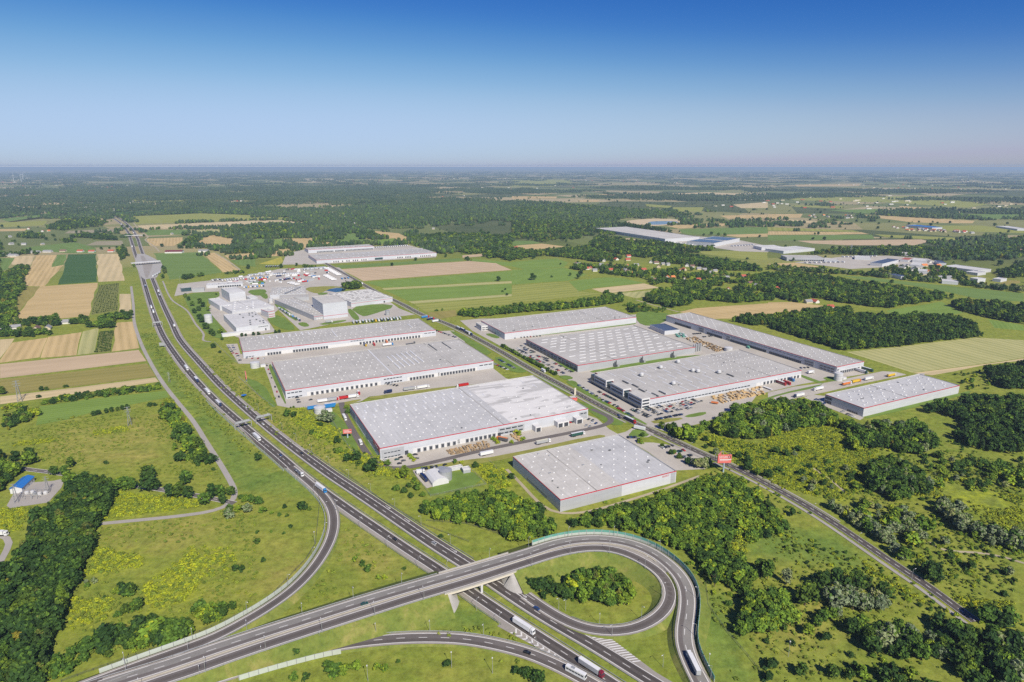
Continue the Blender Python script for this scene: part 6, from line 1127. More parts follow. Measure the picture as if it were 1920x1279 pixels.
def truck(pos, ang, cab, top, side, label, L=13.4, detail=True, cabin=True, group=None, name='truck', H=4.0):
    e = empty(name, pos, ang); tag(e, label, 'truck' if cabin else 'trailer', group); sh = (L+2.8)/2
    o = obj('trailer', trailer_mesh(top, side, L, H), e, (sh-2.9, 0, 0))
    if cabin: cab_mesh(cab); obj('cab', TM['cab'+cab], e, (sh-2.3, 0, 0)); (obj('windscreen', TM['cabglass'], e, (sh-2.3, 0, 0)) if detail else None)
    if detail:
        cab_mesh('white'); ob = obj('chassis', TM['chassis'], e, (sh-2.9, 0, 0)); ob.scale = (L/13.4, 1, 1)
        for x in ([sh-.9, sh-4.2] if cabin else [])+[sh-2.9-L+2, sh-2.9-L+3.3, sh-2.9-L+4.6]:
            for y in (-1.0, 1.0): obj('wheel', TM['wheel'], e, (x, y, 0))
    return e
def drive_truck(px, path, cab, top, side, label, rev=False, L=13.4, detail=True, dz=.24, zz=0, cabin=True, H=4.0):
    d = path.near(G(px, zz)); p0, t, n = path.at(d); q = G(px, p0.z+1.2); off = (q-p0).dot(n); p = p0+n*off; truck((p.x, p.y, p0.z+dz), math.atan2(t.y, t.x)+(math.pi if rev else 0), cab, top, side, label, L, detail, cabin, "trucks on the roads", H=H)
drive_truck((987, 1179), LC, 'white', 'white', 'white', 'all white truck on the oncoming carriageway below the bridge'); drive_truck((1116, 1259), LC, 'darkred', 'white', 'silver', 'truck with dark red cab and grey-white trailer at the bottom'); drive_truck((1300, 1246), UP, 'white', 'white', 'silver', 'white truck on the right-hand ramp', True, zz=3); drive_truck((604, 918), LC, 'lightblue', 'white', 'white', 'white truck with bright blue cab by the exit ramp'); drive_truck((565, 890), LC, 'white', 'grey', 'grey', 'white cab truck with empty grey flatbed', H=1.6); drive_truck((482, 821), LC, 'white', 'white', 'white', 'white truck just past the grey gantry'); drive_truck((412, 759), LC, 'navy', 'white', 'silver', 'nearest of the four trucks in file beside the pale noise barrier'); drive_truck((390, 736), LC, 'white', 'white', 'white', 'second nearest of the four trucks in file'); drive_truck((369.5, 714), LC, 'navy', 'white', 'blue', 'truck with blue side, third of the four in file'); drive_truck((350, 691), LC, 'white', 'white', 'white', 'farthest of the four trucks in file')
for px, pa, c, s, l, r in [((327, 612), RC, 'white', 'white', 'small white van on the far carriageway by the service lawn', True), ((273, 538), LC, 'navy', 'blue', 'far blue truck just below the toll plaza', False), ((284, 577), LC, 'white', 'white', 'far white truck below the toll plaza', False), ((288, 586), LC, 'white', 'white', 'second far white truck close behind another', False), ((297, 547), RC, 'white', 'white', 'far white truck heading for the toll plaza', True), ((300, 556), RC, 'white', 'grey', 'far grey-white truck heading for the toll plaza', True), ((233, 427), LC, 'white', 'white', 'very far white truck beyond the farm bridge', False), ((251, 437), RC, 'white', 'white', 'very far white truck near the farm bridge', True), ((228, 421), LC, 'white', 'white', 'tiny white truck on the far motorway bend', False), ((248, 463), LC, 'white', 'white', 'far white truck just beyond the toll plaza', False)]: drive_truck(px, pa, c, 'white', s, l, r, 13.4 if 'van' not in l else 6, False)
drive_truck((1187, 791), LR, 'red', 'white', 'navy', 'truck with red cab and dark blue trailer on the access road'); drive_truck((1019, 696), LR, 'white', 'white', 'white', 'white van on the access road by the tree row', L=6); drive_truck((680, 533), LR, 'white', 'white', 'white', 'small white van on the access road beside the bare field', L=6, detail=False)
for k, (x, y) in enumerate([(80, 228), (112, 240), (148, 262), (165, 268)]): truck(GZ('R7', x, y, PZ), -1.1, random.choice(['white', 'navy']), 'white', ['silver', 'navy', 'grey', 'green'][k], f'{nth(k)} truck parked on the kerb above the car park, from the far end', 13.4, False, True, 'trucks on the roads')
TA = BLD['C'][2]
def ytruck(zone, x, y, ang, cab, top, side, label, L=13.4, cabin=True, z=PZ, H=4.0): return truck(GZ(zone, x, y, z), ang, cab, top, side, label, L, True, cabin, 'trucks in the yards', H=H)
ytruck('R7', 975, 1028, TA, 'white', 'white', 'green', 'dark green trailer truck in the yard of the patched roof warehouse'); ytruck('S6', 1515, 605, TA, 'white', 'cream', 'silver', 'cream trailer truck on the yard road'); ytruck('S6', 1100, 690, TA, 'white', 'white', 'white', 'white trailer left by the stacked pallets', 13.4, False); ytruck('R6', 1475, 605, TA, 'white', 'silver', 'silver', 'grey trailer truck by the long verge'); ytruck('R6', 1575, 592, TA, 'white', 'white', 'white', 'white trailer truck by the long verge'); ytruck('R6', 1310, 628, TA+math.pi, 'navy', 'navy', 'navy', 'small navy truck by the long verge', 7); ytruck('R6', 1868, 580, TA+math.pi, 'white', 'red', 'red', 'truck with bright red trailer by the long verge'); ytruck('R6', 830, 695, TA, 'white', 'white', 'white', 'white trailer at the yard corner of the second warehouse', 12, False); ytruck('R6', 900, 685, TA, 'white', 'silver', 'silver', 'silver tanker truck in the second warehouse yard', 11); ytruck('R6', 968, 675, TA+math.pi, 'red', 'red', 'red', 'red trailer truck in the second warehouse yard', 11); ytruck('R6', 1045, 663, TA, 'white', 'white', 'white', 'white box trailer in the second warehouse yard', 12); ytruck('R6', 1090, 635, TA-1.57, 'red', 'white', 'white', 'small white truck with red cab leaving a dock', 5)
ytruck('R6', 985, 822, TA-1.57, 'white', 'white', 'white', 'white truck on the yard road beside the corner bushes', 10); ytruck('R6', 1105, 1010, TA-1.57, 'white', 'white', 'white', 'white van on the yard road below the small billboard', 4.5); ytruck('R6', 757, 748, TA, 'lightblue', 'lightblue', 'lightblue', 'blue trailer left of the white round tank', 12, False); ytruck('R6', 885, 727, TA, 'white', 'white', 'lightblue', 'white and blue trailer right of the white round tank', 13, False); ytruck('R6', 882, 738, TA, 'white', 'lightblue', 'lightblue', 'blue trailer in front of the white and blue one', 12, False); ytruck('S6', 1205, 585, TA+2.2, 'orange', 'orange', 'grey', 'orange-ended lorry parked by the yellow bushes', 10); ytruck('R6', 1205, 270, TA-1.57, 'red', 'red', 'red', 'red lorry at the upper warehouse docks', 6); ytruck('R6', 1140, 275, TA-1.4, 'yellow', 'blue', 'blue', 'yellow and blue lorry at the upper warehouse docks', 5); ytruck('R6', 1310, 272, TA, 'lightblue', 'white', 'white', 'white trailer truck with blue cab in the upper yard', 14); ytruck('R6', 1480, 262, TA, 'grey', 'grey', 'grey', 'dark empty flatbed in the upper yard', 12, True, PZ, 1.7); ytruck('R6', 1300, 252, TA-1.57, 'orange', 'orange', 'orange', 'orange lorry at an upper warehouse dock', 5)
ytruck('R8', 975, 640, TA-1.57, 'red', 'white', 'darkred', 'dark red trailer backed onto a dock of the office warehouse'); ytruck('R8', 1022, 640, TA-1.57, 'red', 'red', 'red', 'short red lorry backed onto a dock', 8); ytruck('R8', 1050, 615, TA-1.57, 'lightblue', 'blue', 'blue', 'blue lorry backed onto a dock', 8); ytruck('R8', 885, 680, TA-1.57, 'white', 'white', 'white', 'empty white flatbed beside the timber stacks', 13, False, PZ, 1.5); ytruck('R8', 1580, 552, TA-1.57, 'green', 'white', 'white', 'white trailer with green cab backed onto the end dock'); ytruck('R8', 1625, 540, TA-1.57, 'green', 'white', 'green', 'green trailer at the end of the long warehouse'); ytruck('R8', 1255, 685, TA+math.pi, 'white', 'white', 'white', 'large white truck on the truck road near the woods'); ytruck('R8', 1470, 645, TA, 'white', 'white', 'orange', 'pinkish orange trailer truck on the truck road'); ytruck('R8', 1540, 628, TA, 'orange', 'yellow', 'yellow', 'yellow trailer truck on the truck road'); ytruck('R8', 1635, 608, TA, 'white', 'white', 'white', 'white trailer truck behind the yellow one'); ytruck('R8', 1805, 582, TA, 'cream', 'cream', 'yellow', 'cream trailer truck farthest along the truck road'); ytruck('R8', 1110, 735, TA+math.pi, 'navy', 'white', 'white', 'white trailer truck half hidden by the wood edge'); ytruck('R8', 1200, 560, TA, 'white', 'white', 'white', 'white lorry beside the tall white tank lawn', 8); ytruck('R7', 1447, 985, TA-1.0, 'white', 'white', 'white', 'white trailer parked on the triangular lawn', 12, False); ytruck('Z1', 1100, 1130, TA-1.5, 'navy', 'navy', 'navy', 'navy box lorry in the tent plot', 9); ytruck('Z1', 1060, 1050, TA-.2, 'white', 'white', 'white', 'white van in the tent plot', 5); ytruck('R8', 490, 790, TA-.9, 'grey', 'orange', 'orange', 'orange machine beside the timber stacks', 8, False, PZ, 2.5); ytruck('R6', 130, 195, -1.3, 'white', 'white', 'white', 'white lorry at the corner of the white factory', 6); ytruck('R6', 870, 100, TA, 'white', 'silver', 'silver', 'grey lorry on the oval lawn drive', 9); ytruck('S2', 20, 397, 0, 'white', 'white', 'white', 'white van on the drive at the left edge', 4.5)
def trow(zone, a, b, n, where, sides, L=13.4, cabin=True, along=False, ang=None):
    A, B = GZ(zone, *a), GZ(zone, *b); d = B-A; an = (math.atan2(d.y, d.x)+(0 if along else math.pi/2)) if ang is None else ang
    for i in range(n):
        p = A.lerp(B, i/max(1, n-1)); p.z = PZ; s = sides[i % len(sides)]; truck(p, an, random.choice(['white', 'navy', 'red', 'green', 'lightblue']), 'white' if s != 'yellow' else s, s, f'{nth(i)} {"truck" if cabin else "trailer"} {where}', L, False, cabin, 'trucks in the yards')
trow('R6', (1050, 105), (1400, 75), 16, 'in the tight row behind the upper warehouse, from the left', ['silver', 'navy', 'white', 'green', 'white', 'silver', 'green', 'yellow', 'white', 'navy'], 12); trow('S7', (890, 440), (1050, 530), 7, 'in the line beside the low grey hall, from the far end', ['white', 'silver'], 10, True, True); trow('R2', (1270, 1185), (1350, 1215), 3, 'on the kerb where the access road meets the factory drive', ['lightblue', 'navy', 'white'], 12)
trow('S7', (640, 165), (800, 150), 14, 'in the back trailer row of the storage yard, from the left', ['white', 'white', 'cream', 'silver'], 13, False); trow('S7', (840, 160), (1050, 150), 16, 'in the long white trailer row of the storage yard, from the left', ['white'], 13, False); trow('S7', (650, 190), (790, 178), 10, 'in the second trailer row of the storage yard, from the left', ['white', 'lightblue', 'white', 'yellow'], 13, False); trow('S7', (420, 205), (590, 190), 9, 'parked behind the low white workshop, from the left', ['white', 'cream', 'white'], 13, False); trow('S7', (1280, 105), (1380, 160), 9, 'in the row next to the access road, from the far end', ['white'], 13, False); trow('S7', (1090, 115), (1260, 100), 16, 'along the back fence of the storage yard, from the left', ['white', 'silver', 'white'], 12, False); trow('S7', (1275, 165), (1340, 200), 5, 'beside the small grove in the yard, from the far end', ['white'], 13, False); trow('S7', (600, 262), (760, 250), 10, 'in the row above the tall white block, from the left', ['white', 'lightblue', 'yellow', 'white', 'navy'], 11, False); trow('S7', (890, 200), (980, 190), 6, 'in the middle of the storage yard, from the left', ['navy', 'white', 'red', 'blue'], 12); trow('S7', (1050, 200), (1100, 215), 3, 'at the red group in the storage yard, from the left', ['red', 'white', 'red'], 12); trow('S7', (980, 225), (1040, 240), 4, 'nearest the grey halls in the storage yard', ['white'], 13, False); trow('S7', (1120, 165), (1200, 175), 4, 'right of the red group in the storage yard', ['red', 'white', 'lightblue', 'white'], 12, False); trow('S7', (340, 205), (400, 198), 4, 'at the left end of the storage yard', ['white', 'grey'], 9, False); trow('S7', (1400, 190), (1450, 185), 3, 'by the access road corner of the storage yard', ['lightblue', 'navy'], 9, False)
trow('R2', (900, 660), (1130, 645), 16, 'behind the distant warehouse pair, from the left', ['white'], 13, False); trow('R3', (1140, 612), (1420, 650), 14, 'in the yard of the far white factory, from the left', ['white', 'silver'], 13, False); trow('R3', (1650, 650), (1800, 640), 8, 'at the right end of the far factory yard', ['white'], 13, False); trow('R4', (280, 775), (560, 770), 9, 'in the far right depot yard, from the left', ['white', 'silver', 'white'], 13, False); trow('R4', (560, 730), (800, 725), 9, 'along the back of the far right depot, from the left', ['white'], 13, False); trow('R2', (80, 805), (200, 803), 8, 'in the dark row beside the mustard patch, from the left', ['navy', 'grey'], 12, False)
trow('R1', (1155, 875), (1200, 850), 4, 'waiting at the side of the toll plaza', ['white'], 12, True, True)
yd = GP('S7', [(330, 225), (600, 165), (900, 112), (1300, 96), (1370, 120), (1250, 200), (1000, 225), (830, 235), (620, 235)]); xs_ = [p.x for p in yd]; ys_ = [p.y for p in yd]; k_ = 0
while k_ < 90:
    x_, y_ = random.uniform(min(xs_), max(xs_)), random.uniform(min(ys_), max(ys_))
    if not inpoly(np.array([x_]), np.array([y_]), yd)[0]: continue
    sd_ = random.choice(['white']*7+['silver', 'silver', 'cream', 'navy', 'red', 'lightblue', 'grey']); mb = MB(); l_ = random.choice([6, 9, 13]); mb.box(-l_/2, l_/2, -1.3, 1.3, .1, random.uniform(2.5, 4)); o = mb.build('container', PC[sd_], None, (x_, y_, PZ), random.choice([.4, .5, 1.97, 1.2])); tag(o, f'{ {6: "short", 9: "medium", 13: "long"}[l_]} {sd_} container set down in the crowded storage yard', 'container', 'containers in the storage yard'); k_ += 1
# bus
d = BR.near(G((1089, 1267), 0)); p0, t, n = BR.at(d); q = G((1089, 1267), 1.2); off = (q-p0).dot(n); p = p0+n*off
e = empty('coach', (p.x, p.y, p0.z+.25), math.atan2(t.y, t.x)); tag(e, 'white coach on the slip road at the bottom', 'bus'); mb = MB(); mb.frustum((-6.2, 6.2, -1.27, 1.27), (-6.1, 6.0, -1.2, 1.2), .4, 3.5); mb.build('body', PC['white'], e); mb = MB()
for k in range(6):
    for s in (-1, 1): w = MB(); w.box(-5.6+k*1.85, -4.0+k*1.85, s*1.27-.02, s*1.27+.02, 1.8, 2.8, 0, True); w.build('window', M_glass, e)
mb.box(6.12, 6.24, -1.05, 1.05, 1.5, 3.0, 0, True); mb.build('windscreen', M_glass, e); mb = MB(); mb.box(-3, -.8, -.8, .8, 3.5, 3.75); mb.build('roof_unit', M_metal, e)
cab_mesh('white')
for x in (-3.6, 3.9):
    for y in (-1.05, 1.05): obj('wheel', TM['wheel'], e, (x, y, 0))
# ------------------------------------------------------------------ pallets and timber
def stacks(zone, poly, n, mats, label, name, hs=(1, 2.4), sz=(1.3, 3.4), grp=None):
    poly = GP(zone, poly); a, b, c, d = poly; k = 0; nu = max(1, int(math.sqrt(n*(b-a).length/max(1, (d-a).length)))); nv = max(1, n//nu)
    for i in range(nu):
        for j in range(nv):
            u, v = (i+.5+random.uniform(-.25, .25))/nu, (j+.5+random.uniform(-.2, .2))/nv; p = a.lerp(b, u).lerp(d.lerp(c, u), v); h = random.uniform(*hs); w, l = random.uniform(sz[0], sz[0]*1.6), random.uniform(sz[1]*.6, sz[1]); m = random.choice(mats); mb = MB(); nl = 3
            for q in range(nl): mb.box(-l/2+random.uniform(-.1, .1), l/2+random.uniform(-.1, .1), -w/2, w/2, h*q/nl, h*(q+.82)/nl, 0, True)
            o = mb.build(name, m, None, (p.x, p.y, PZ), TA+random.choice([0, 1.57])+random.uniform(-.06, .06)); tag(o, f'{label}, {nth(i)} across, {nth(j)} row', 'stack', label)
stacks('S6', [(780, 660), (1090, 590), (1120, 640), (820, 700)], 60, [M_wood, M_wood3, M_wood], 'brown pallet stack before the patched roof warehouse', 'pallet_stack', (.5, 1.8)); stacks('R8', [(440, 740), (820, 660), (860, 720), (540, 790)], 56, [M_wood2, M_wood2, M_wood, M_cream], 'yellow timber stack in front of the office warehouse', 'timber_stack', (1, 2.4), (1.6, 6)); stacks('R8', [(240, 300), (330, 290), (560, 380), (500, 405)], 80, [M_wood, M_wood3, M_cream, M_wood], 'brown crate stack behind the skylight warehouse', 'crate_stack', (1, 2.2), (1.6, 5)); stacks('S6', [(1260, 545), (1310, 530), (1370, 580), (1320, 600)], 10, [M_wood, M_wood2], 'timber stack beside the yellow hedge', 'timber_stack', (.8, 1.6), (1.4, 5)); stacks('R8', [(170, 270), (250, 260), (290, 290), (200, 295)], 12, [M_green, M_green, M_wallw], 'green container box behind the slate roofed shed', 'container_box', (1.6, 2.4), (2, 5)); stacks('R8', [(700, 365), (745, 355), (750, 375), (710, 380)], 3, [M_green], 'bright green container at the long dock wall', 'container_box', (2.4, 3), (2.4, 6))
# ------------------------------------------------------------------ billboards
def text(body, size, mat, parent, loc, rot):
    cu = bpy.data.curves.new('lettering', 'FONT'); cu.body = body; cu.size = size; cu.align_x = 'CENTER'; cu.align_y = 'CENTER'; cu.extrude = .03; cu.materials.append(mat)
    o = link(bpy.data.objects.new('lettering', cu)); bpy.context.view_layer.update(); me = bpy.data.meshes.new_from_object(o.evaluated_get(bpy.context.evaluated_depsgraph_get())); bpy.data.objects.remove(o); o = obj('lettering', me, parent, loc); o.rotation_euler = rot; return o
def billboard(zone, x, y, W, H, z0, ang, label, words=True, frame=False):
    p = GZ(zone, x, y); e = empty('billboard', p, ang); tag(e, label, 'billboard')
    mb = MB(); mb.box(-W/2, W/2, -.45, .45, z0, z0+H, 0, True); mb.build('board', M_redpaint, e)
    mb = MB(); mb.cyl(0, .2, 0, z0+.2, .75, .65, 12); mb.build('pole', M_poleb, e)
    if words:
        text('SEGRO', H*.40, M_white, e, (-W*.03, -.47, z0+H*.72), (math.pi/2, 0, 0)); mb = MB(); mb.box(-W*.36, W*.46, -.5, -.46, z0+H*.36, z0+H*.48, 0, True); mb.build('white_band', M_white, e)
        mb = MB(); n = 14; cx, cz = W*.34, z0+H*.72
        for r0, r1 in ((H*.10, H*.17),):
            for i in range(n): a0, a1 = 2*math.pi*i/n, 2*math.pi*(i+1)/n; mb.quad((cx+r0*math.cos(a0), -.5, cz+r0*math.sin(a0)), (cx+r1*math.cos(a0), -.5, cz+r1*math.sin(a0)), (cx+r1*math.cos(a1), -.5, cz+r1*math.sin(a1)), (cx+r0*math.cos(a1), -.5, cz+r0*math.sin(a1)))
        mb.build('emblem', M_rmar, e); mb = MB(); mb.box(-W*.36, W*.3, -.5, -.46, z0+H*.27, z0+H*.30, 0, True); mb.build('small_print', M_white, e)
    if frame:
        b2 = MB(); b2.bar((-W/2-.6, 4, z0), (-W/2-.6, 4, z0+H), .35); b2.bar((-W/2, .5, z0+H), (W*.1, 8, z0+H+.1), .3); b2.bar((W/2, .5, z0+H), (W*.1, 8, z0+H+.1), .3); b2.bar((0, .5, z0+H*.5), (W*.1, 8, z0+H), .25); b2.build('bracing', M_metal, e)
        b2 = MB(); c, s = math.cos(2.2), math.sin(2.2); n0 = len(b2.v); q = [(-W/2-.1, .46), (W*.02, 8.2)]; (x0, y0), (x1, y1) = q
        b2.quad((x0, y0, z0), (x1, y1, z0), (x1, y1, z0+H), (x0, y0, z0+H)); b2.quad((x1, y1+.4, z0), (x0, y0+.4, z0), (x0, y0+.4, z0+H), (x1, y1+.4, z0+H)); b2.build('back_board', M_redpaint, e)
    return e
M_poleb = plain('pole_paint', (.36, .46, .52), .5, .05)
billboard('S5', 105, 132, 12.5, 8, 9.2, .06, 'tall red billboard with white lettering on a pale blue pole beside the access road', frame=True); billboard('R6', 1008, 965, 8.5, 4.5, 5.0, .15, 'small red and white billboard on the lawn beside the patched roof warehouse'); billboard('R6', 248, 540, 9, 9, 4, -1.1, 'pale red billboard turned to the motorway behind a thin fence')
e, c, a, L, W, h = BLD['F']; t = text('SEGRO', 2.4, M_red, e, (.80*L/2, -W/2-.06, 8.4), (math.pi/2, 0, 0))
e, c, a, L, W, h = BLD['C']; text('SEGRO', 3.0, M_white, e, (-L/2-.24, -.79*W/2, 8.3), (math.pi/2, 0, -math.pi/2))
# ------------------------------------------------------------------ power pylons, masts, flag poles, wind turbines, satellite dish
PYL = {}
def pylon(zone, x, y, H, label):
    if not PYL:
        mb = MB(); b = .085
        for sx in (-1, 1):
            for sy in (-1, 1): mb.bar((sx*b, sy*b, 0), (sx*.012, sy*.012, 1), .012)
        for k in range(7):
            z0, z1 = k/7, (k+1)/7; w0, w1 = b+(.012-b)*z0, b+(.012-b)*z1
            for s in (-1, 1): mb.bar((-w0, s*w0, z0), (w1, s*w1, z1), .006); mb.bar((s*w0, w0, z0), (s*w1, -w1, z1), .006)
        PYL['lattice'] = mb.me('lattice', M_metal); mb = MB()
        for z, w in ((.98, .12), (.86, .16), (.75, .13)): mb.bar((-w, 0, z), (w, 0, z), .012)
        PYL['crossarm'] = mb.me('crossarm', M_metal)
    e = empty('power_pylon', GZ(zone, x, y), .5); tag(e, label, 'pylon')
    for k in PYL: o = obj(k, PYL[k], e); o.scale = (H, H, H)
pylon('R5', 975, 790, 21, 'steel lattice pylon in the middle of the left meadow'); pylon('R5', 150, 612, 26, 'pale lattice pylon on the stubble strip at far left'); pylon('R5', 1272, 470, 14, 'small pylon beside the service road'); pylon('S2', 100, 200, 17, 'lattice mast at the blue roofed substation'); pylon('S2', 290, 140, 15, 'thin mast behind the transformer equipment'); pylon('R4', 620, 705, 30, 'far pylon by the depot')
def mast(zone, x, y, h, label): 
    e = empty('mast', GZ(zone, x, y)); tag(e, label, 'mast'); mb = MB(); mb.cyl(0, 0, 0, h, .16, .09, 6); mb.build('pole', M_metal, e); mb = MB(); mb.box(-.3, .3, -.3, .3, h, h+.5, 0, True); mb.build('head', M_white, e)
for k, (z, x, y) in enumerate([('S7', 80, 240), ('R2', 1180, 1160), ('R2', 1200, 1158), ('R2', 1220, 1156), ('S5', 460, 1140), ('S3', 930, 1275), ('S4', 395, 1225), ('S4', 150, 1190), ('S3', 612, 450), ('S4', 1690, 1200)]): mast(z, x, y, 10 if k != 0 else 20, ['tall mast in front of the dark green glass building', 'first flag pole at the factory entrance', 'second flag pole at the factory entrance', 'third flag pole at the factory entrance', 'wooden looking pole in the right-hand meadow', 'thin pole at the bottom edge below the slip road', 'thin pole in the bottom meadow near the chevrons', 'thin pole in the bottom meadow by the yellow patch', 'pole in the meadow left of the exit ramp', 'pole outside the green noise barrier'][k])
mb = MB(); mb.cyl(0, 0, 3, 3.5, 3.2, .2, 16); mb.cyl(0, 0, 0, 3.0, .3, .3, 8); tag(mb.build('blue_sign', M_blue, None, GZ('R6', 230, 660), 0), 'round blue dish shaped sign on the motorway bank', 'sign')
mb = MB(); mb.box(-4, 4, -.2, .2, 2.5, 7.5, 0, True); mb.box(-3.2, -2.9, -.15, .15, 0, 2.5); mb.box(2.9, 3.2, -.15, .15, 0, 2.5); tag(mb.build('road_sign', M_metal, None, GZ('R5', 1218, 205), .2), 'large grey back of a road sign beside the motorway', 'sign')
for k, (zn, x, y) in enumerate([('R1', 840, 388), ('R1', 938, 418)]): mb = MB(); mb.box(-22, 22, -2, 2, 3, 9, 0, True); tag(mb.build('hoarding', M_white, None, GZ(zn, x, y), 0), ['smaller white hoarding beside the far motorway bend', 'larger white hoarding beside the far motorway bend'][k], 'hoarding')
TUR = {}
def turbine(px, dist, label, ph):
    g = G((px, 340)); p = Vector((g.x, g.y, 0)).normalized()*dist; H = 120
    if not TUR:
        mb = MB(); mb.cyl(0, 0, 0, H, 3.6, 2.2, 8); TUR['tower'] = mb.me('tower', M_white); mb = MB(); mb.box(-3, 9, -3, 3, H-2, H+4, 0, True); TUR['nacelle'] = mb.me('nacelle', M_white); mb = MB(); mb.frustum((-2.4, 2.4, -1.2, 1.2), (-.5, .5, -.4, .4), 0, 55); TUR['blade'] = mb.me('blade', M_white)
    e = empty('wind_turbine', p, math.atan2(-p.y, -p.x)+.3); tag(e, label, 'wind turbine', 'wind turbines on the horizon'); obj('tower', TUR['tower'], e); obj('nacelle', TUR['nacelle'], e)
    for k in range(3): o = obj('blade', TUR['blade'], e, (10, 0, H+1)); o.rotation_euler = (ph+k*2.0944, 0, 0)
for k, px in enumerate((26, 40, 44)): turbine(px, 13500+k*700, f'{nth(k)} tiny white wind turbine at the left end of the horizon', k*.7)
for k, px in enumerate((1560, 1682, 1690)): turbine(px, 15500+k*900, f'{nth(k)} faint wind turbine on the right part of the horizon', k*.5)
# ------------------------------------------------------------------ fences
def fence(zone, pts, label, h=2.0, mat=None, z=0):
    g = GP(zone, pts); o0 = g[0].copy(); e = empty('fence', o0); tag(e, label, 'fence'); mb = MB(); pb = MB()
    for a, b in zip(g, g[1:]):
        a, b = a-o0, b-o0; n = max(1, int((b-a).length/6))
        for zz in (.5, 1.2, h-.05): mb.bar((a.x, a.y, zz), (b.x, b.y, zz), .07)
        for i in range(n): p = a.lerp(b, i/n); pb.box(p.x-.08, p.x+.08, p.y-.08, p.y+.08, 0, h)
    mb.build('rails', mat or M_metal, e, (0, 0, 0)); tag(pb.build('posts', mat or M_metal, e, (0, 0, 0)), None, None, None, 'stuff')
fence('R6', [(10, 250), (110, 345), (185, 410)], 'pale fence between the motorway bank and the upper warehouse'); fence('R6', [(190, 510), (330, 640), (460, 740)], 'pale fence between the motorway bank and the second warehouse'); fence('R6', [(690, 735), (740, 800), (900, 850), (960, 950), (1030, 1060), (1150, 1120)], 'wire fence below the lawn of the small billboard'); fence('S6', [(540, 830), (670, 1005), (1085, 915), (960, 790)], 'wire fence round the tent plot lawn'); fence('S6', [(1110, 740), (1260, 910)], 'wire fence between plot and front warehouse'); fence('S2', [(370, 1279), (560, 1210), (900, 1090), (1200, 980), (1539, 830)], 'thin wire fence outside the exit ramp barrier', 1.6, M_darkmetal); fence('S3', [(610, 60), (640, 190), (615, 450), (560, 540), (350, 760)], 'thin wire fence in the meadow left of the exit ramp', 1.6, M_darkmetal); fence('S5', [(10, 740), (20, 860), (120, 1000), (240, 1140), (310, 1230)], 'thin wire fence in the right-hand meadow', 1.6, M_darkmetal); fence('S3', [(760, 0), (1000, 180), (1250, 330), (1539, 440)], 'wire fence along the far motorway verge', 1.6, M_darkmetal); fence('S4', [(0, 310), (240, 330), (420, 385), (640, 445)], 'wire fence below the young wood', 1.6, M_darkmetal)
# ------------------------------------------------------------------ trees
def crown_mesh(name, kind, mats, seed):
    r = np.random.default_rng(seed); V = []; F = []; MI = []
    if kind == 'round': H, R, z0, nl, per, fs = 10.0, 4.2, 1.4, 13, 26, 1.25
    elif kind == 'tall': H, R, z0, nl, per, fs = 14.0, 3.3, 1.6, 14, 24, 1.2
    elif kind == 'column': H, R, z0, nl, per, fs = 13.0, 2.1, .8, 12, 20, 1.0
    elif kind == 'pine': H, R, z0, nl, per, fs = 14.0, 2.6, 3.0, 12, 22, 1.0
    elif kind == 'bush': H, R, z0, nl, per, fs = 4.0, 2.6, .1, 8, 22, .85
    else: H, R, z0, nl, per, fs = 1.1, 1.7, .0, 6, 10, .5
    def prof(t):
        if kind == 'pine': return (1-t)**.8*.9+.1
        if kind == 'column': return math.sin(math.pi*min(1, .12+t*.88))**.6
        return math.sqrt(max(0.02, 1-(2*(t-.42)/1.16)**2))
    for i in range(nl):
        t = (i+r.random())/nl; rad = R*prof(t); a = r.random()*6.283+i*2.4; d = rad*(.30+.45*r.random()) if i < nl-1 else 0
        c = np.array([d*math.cos(a), d*math.sin(a), z0+(H-z0)*(.12+.76*t)]); lr = max(.35*R, rad*.62)*(0.8+.4*r.random())*(1.0 if kind != 'weed' else .8)
        zs = .8 if kind not in ('column', 'tall', 'pine') else 1.15
        for k in range(per):
            n = r.normal(size=3); n /= np.linalg.norm(n)
            if n[2] < -.5: n[2] = -n[2]
            p = c+n*lr*np.array([1, 1, zs])*(.78+.3*r.random())
            nn = n+r.normal(size=3)*.62+np.array([0, 0, .15]); nn /= np.linalg.norm(nn); u = np.cross(nn, r.normal(size=3)); u /= np.linalg.norm(u); v = np.cross(nn, u); s = fs*(.6+.7*r.random()); b = len(V)
            V += [p-u*s*.6, p-v*s*.5+u*s*.1, p+u*s*.65, p+v*s*.55]; F.append((b, b+1, b+2, b+3)); MI.append(0 if r.random() < .8 or len(mats) < 2 else 1)
        # solid inner lump so that no light leaks straight through
        b = len(V); q = lr*.74
        oc = [(1, 0, 0), (.3, .95, 0), (-.8, .6, 0), (-.8, -.6, 0), (.3, -.95, 0), (0, 0, 1), (0, 0, -1)]
        V += [c+q*np.array(o)*np.array([1, 1, zs]) for o in oc]
        for k in range(5): F += [(b+k, b+(k+1) % 5, b+5), (b+(k+1) % 5, b+k, b+6)]; MI += [0, 0]
    return mesh(name, V, F, mats, MI)
def trunk_mesh(name, H, r0):
    mb = MB(); mb.cyl(0, 0, -.1, H*.5, r0, r0*.6, 7); mb.cyl(0, 0, H*.5, H*.85, r0*.6, r0*.15, 6)
    for k in range(4): a = k*1.7+.3; mb.bar((0, 0, H*(.3+.08*k)), (H*.2*math.cos(a), H*.2*math.sin(a), H*(.5+.08*k)), r0*.5)
    return mb.me(name, M_trunk)
SPEC = {}
def species(key, kind, mats, H, n=3):
    SPEC[key] = dict(crown=[crown_mesh('crown', kind, mats, 100+hash(key) % 50+i if False else sum(map(ord, key))*7+i) for i in range(n)], trunk=trunk_mesh('trunk', H, .28 if H > 6 else .12), H=H)
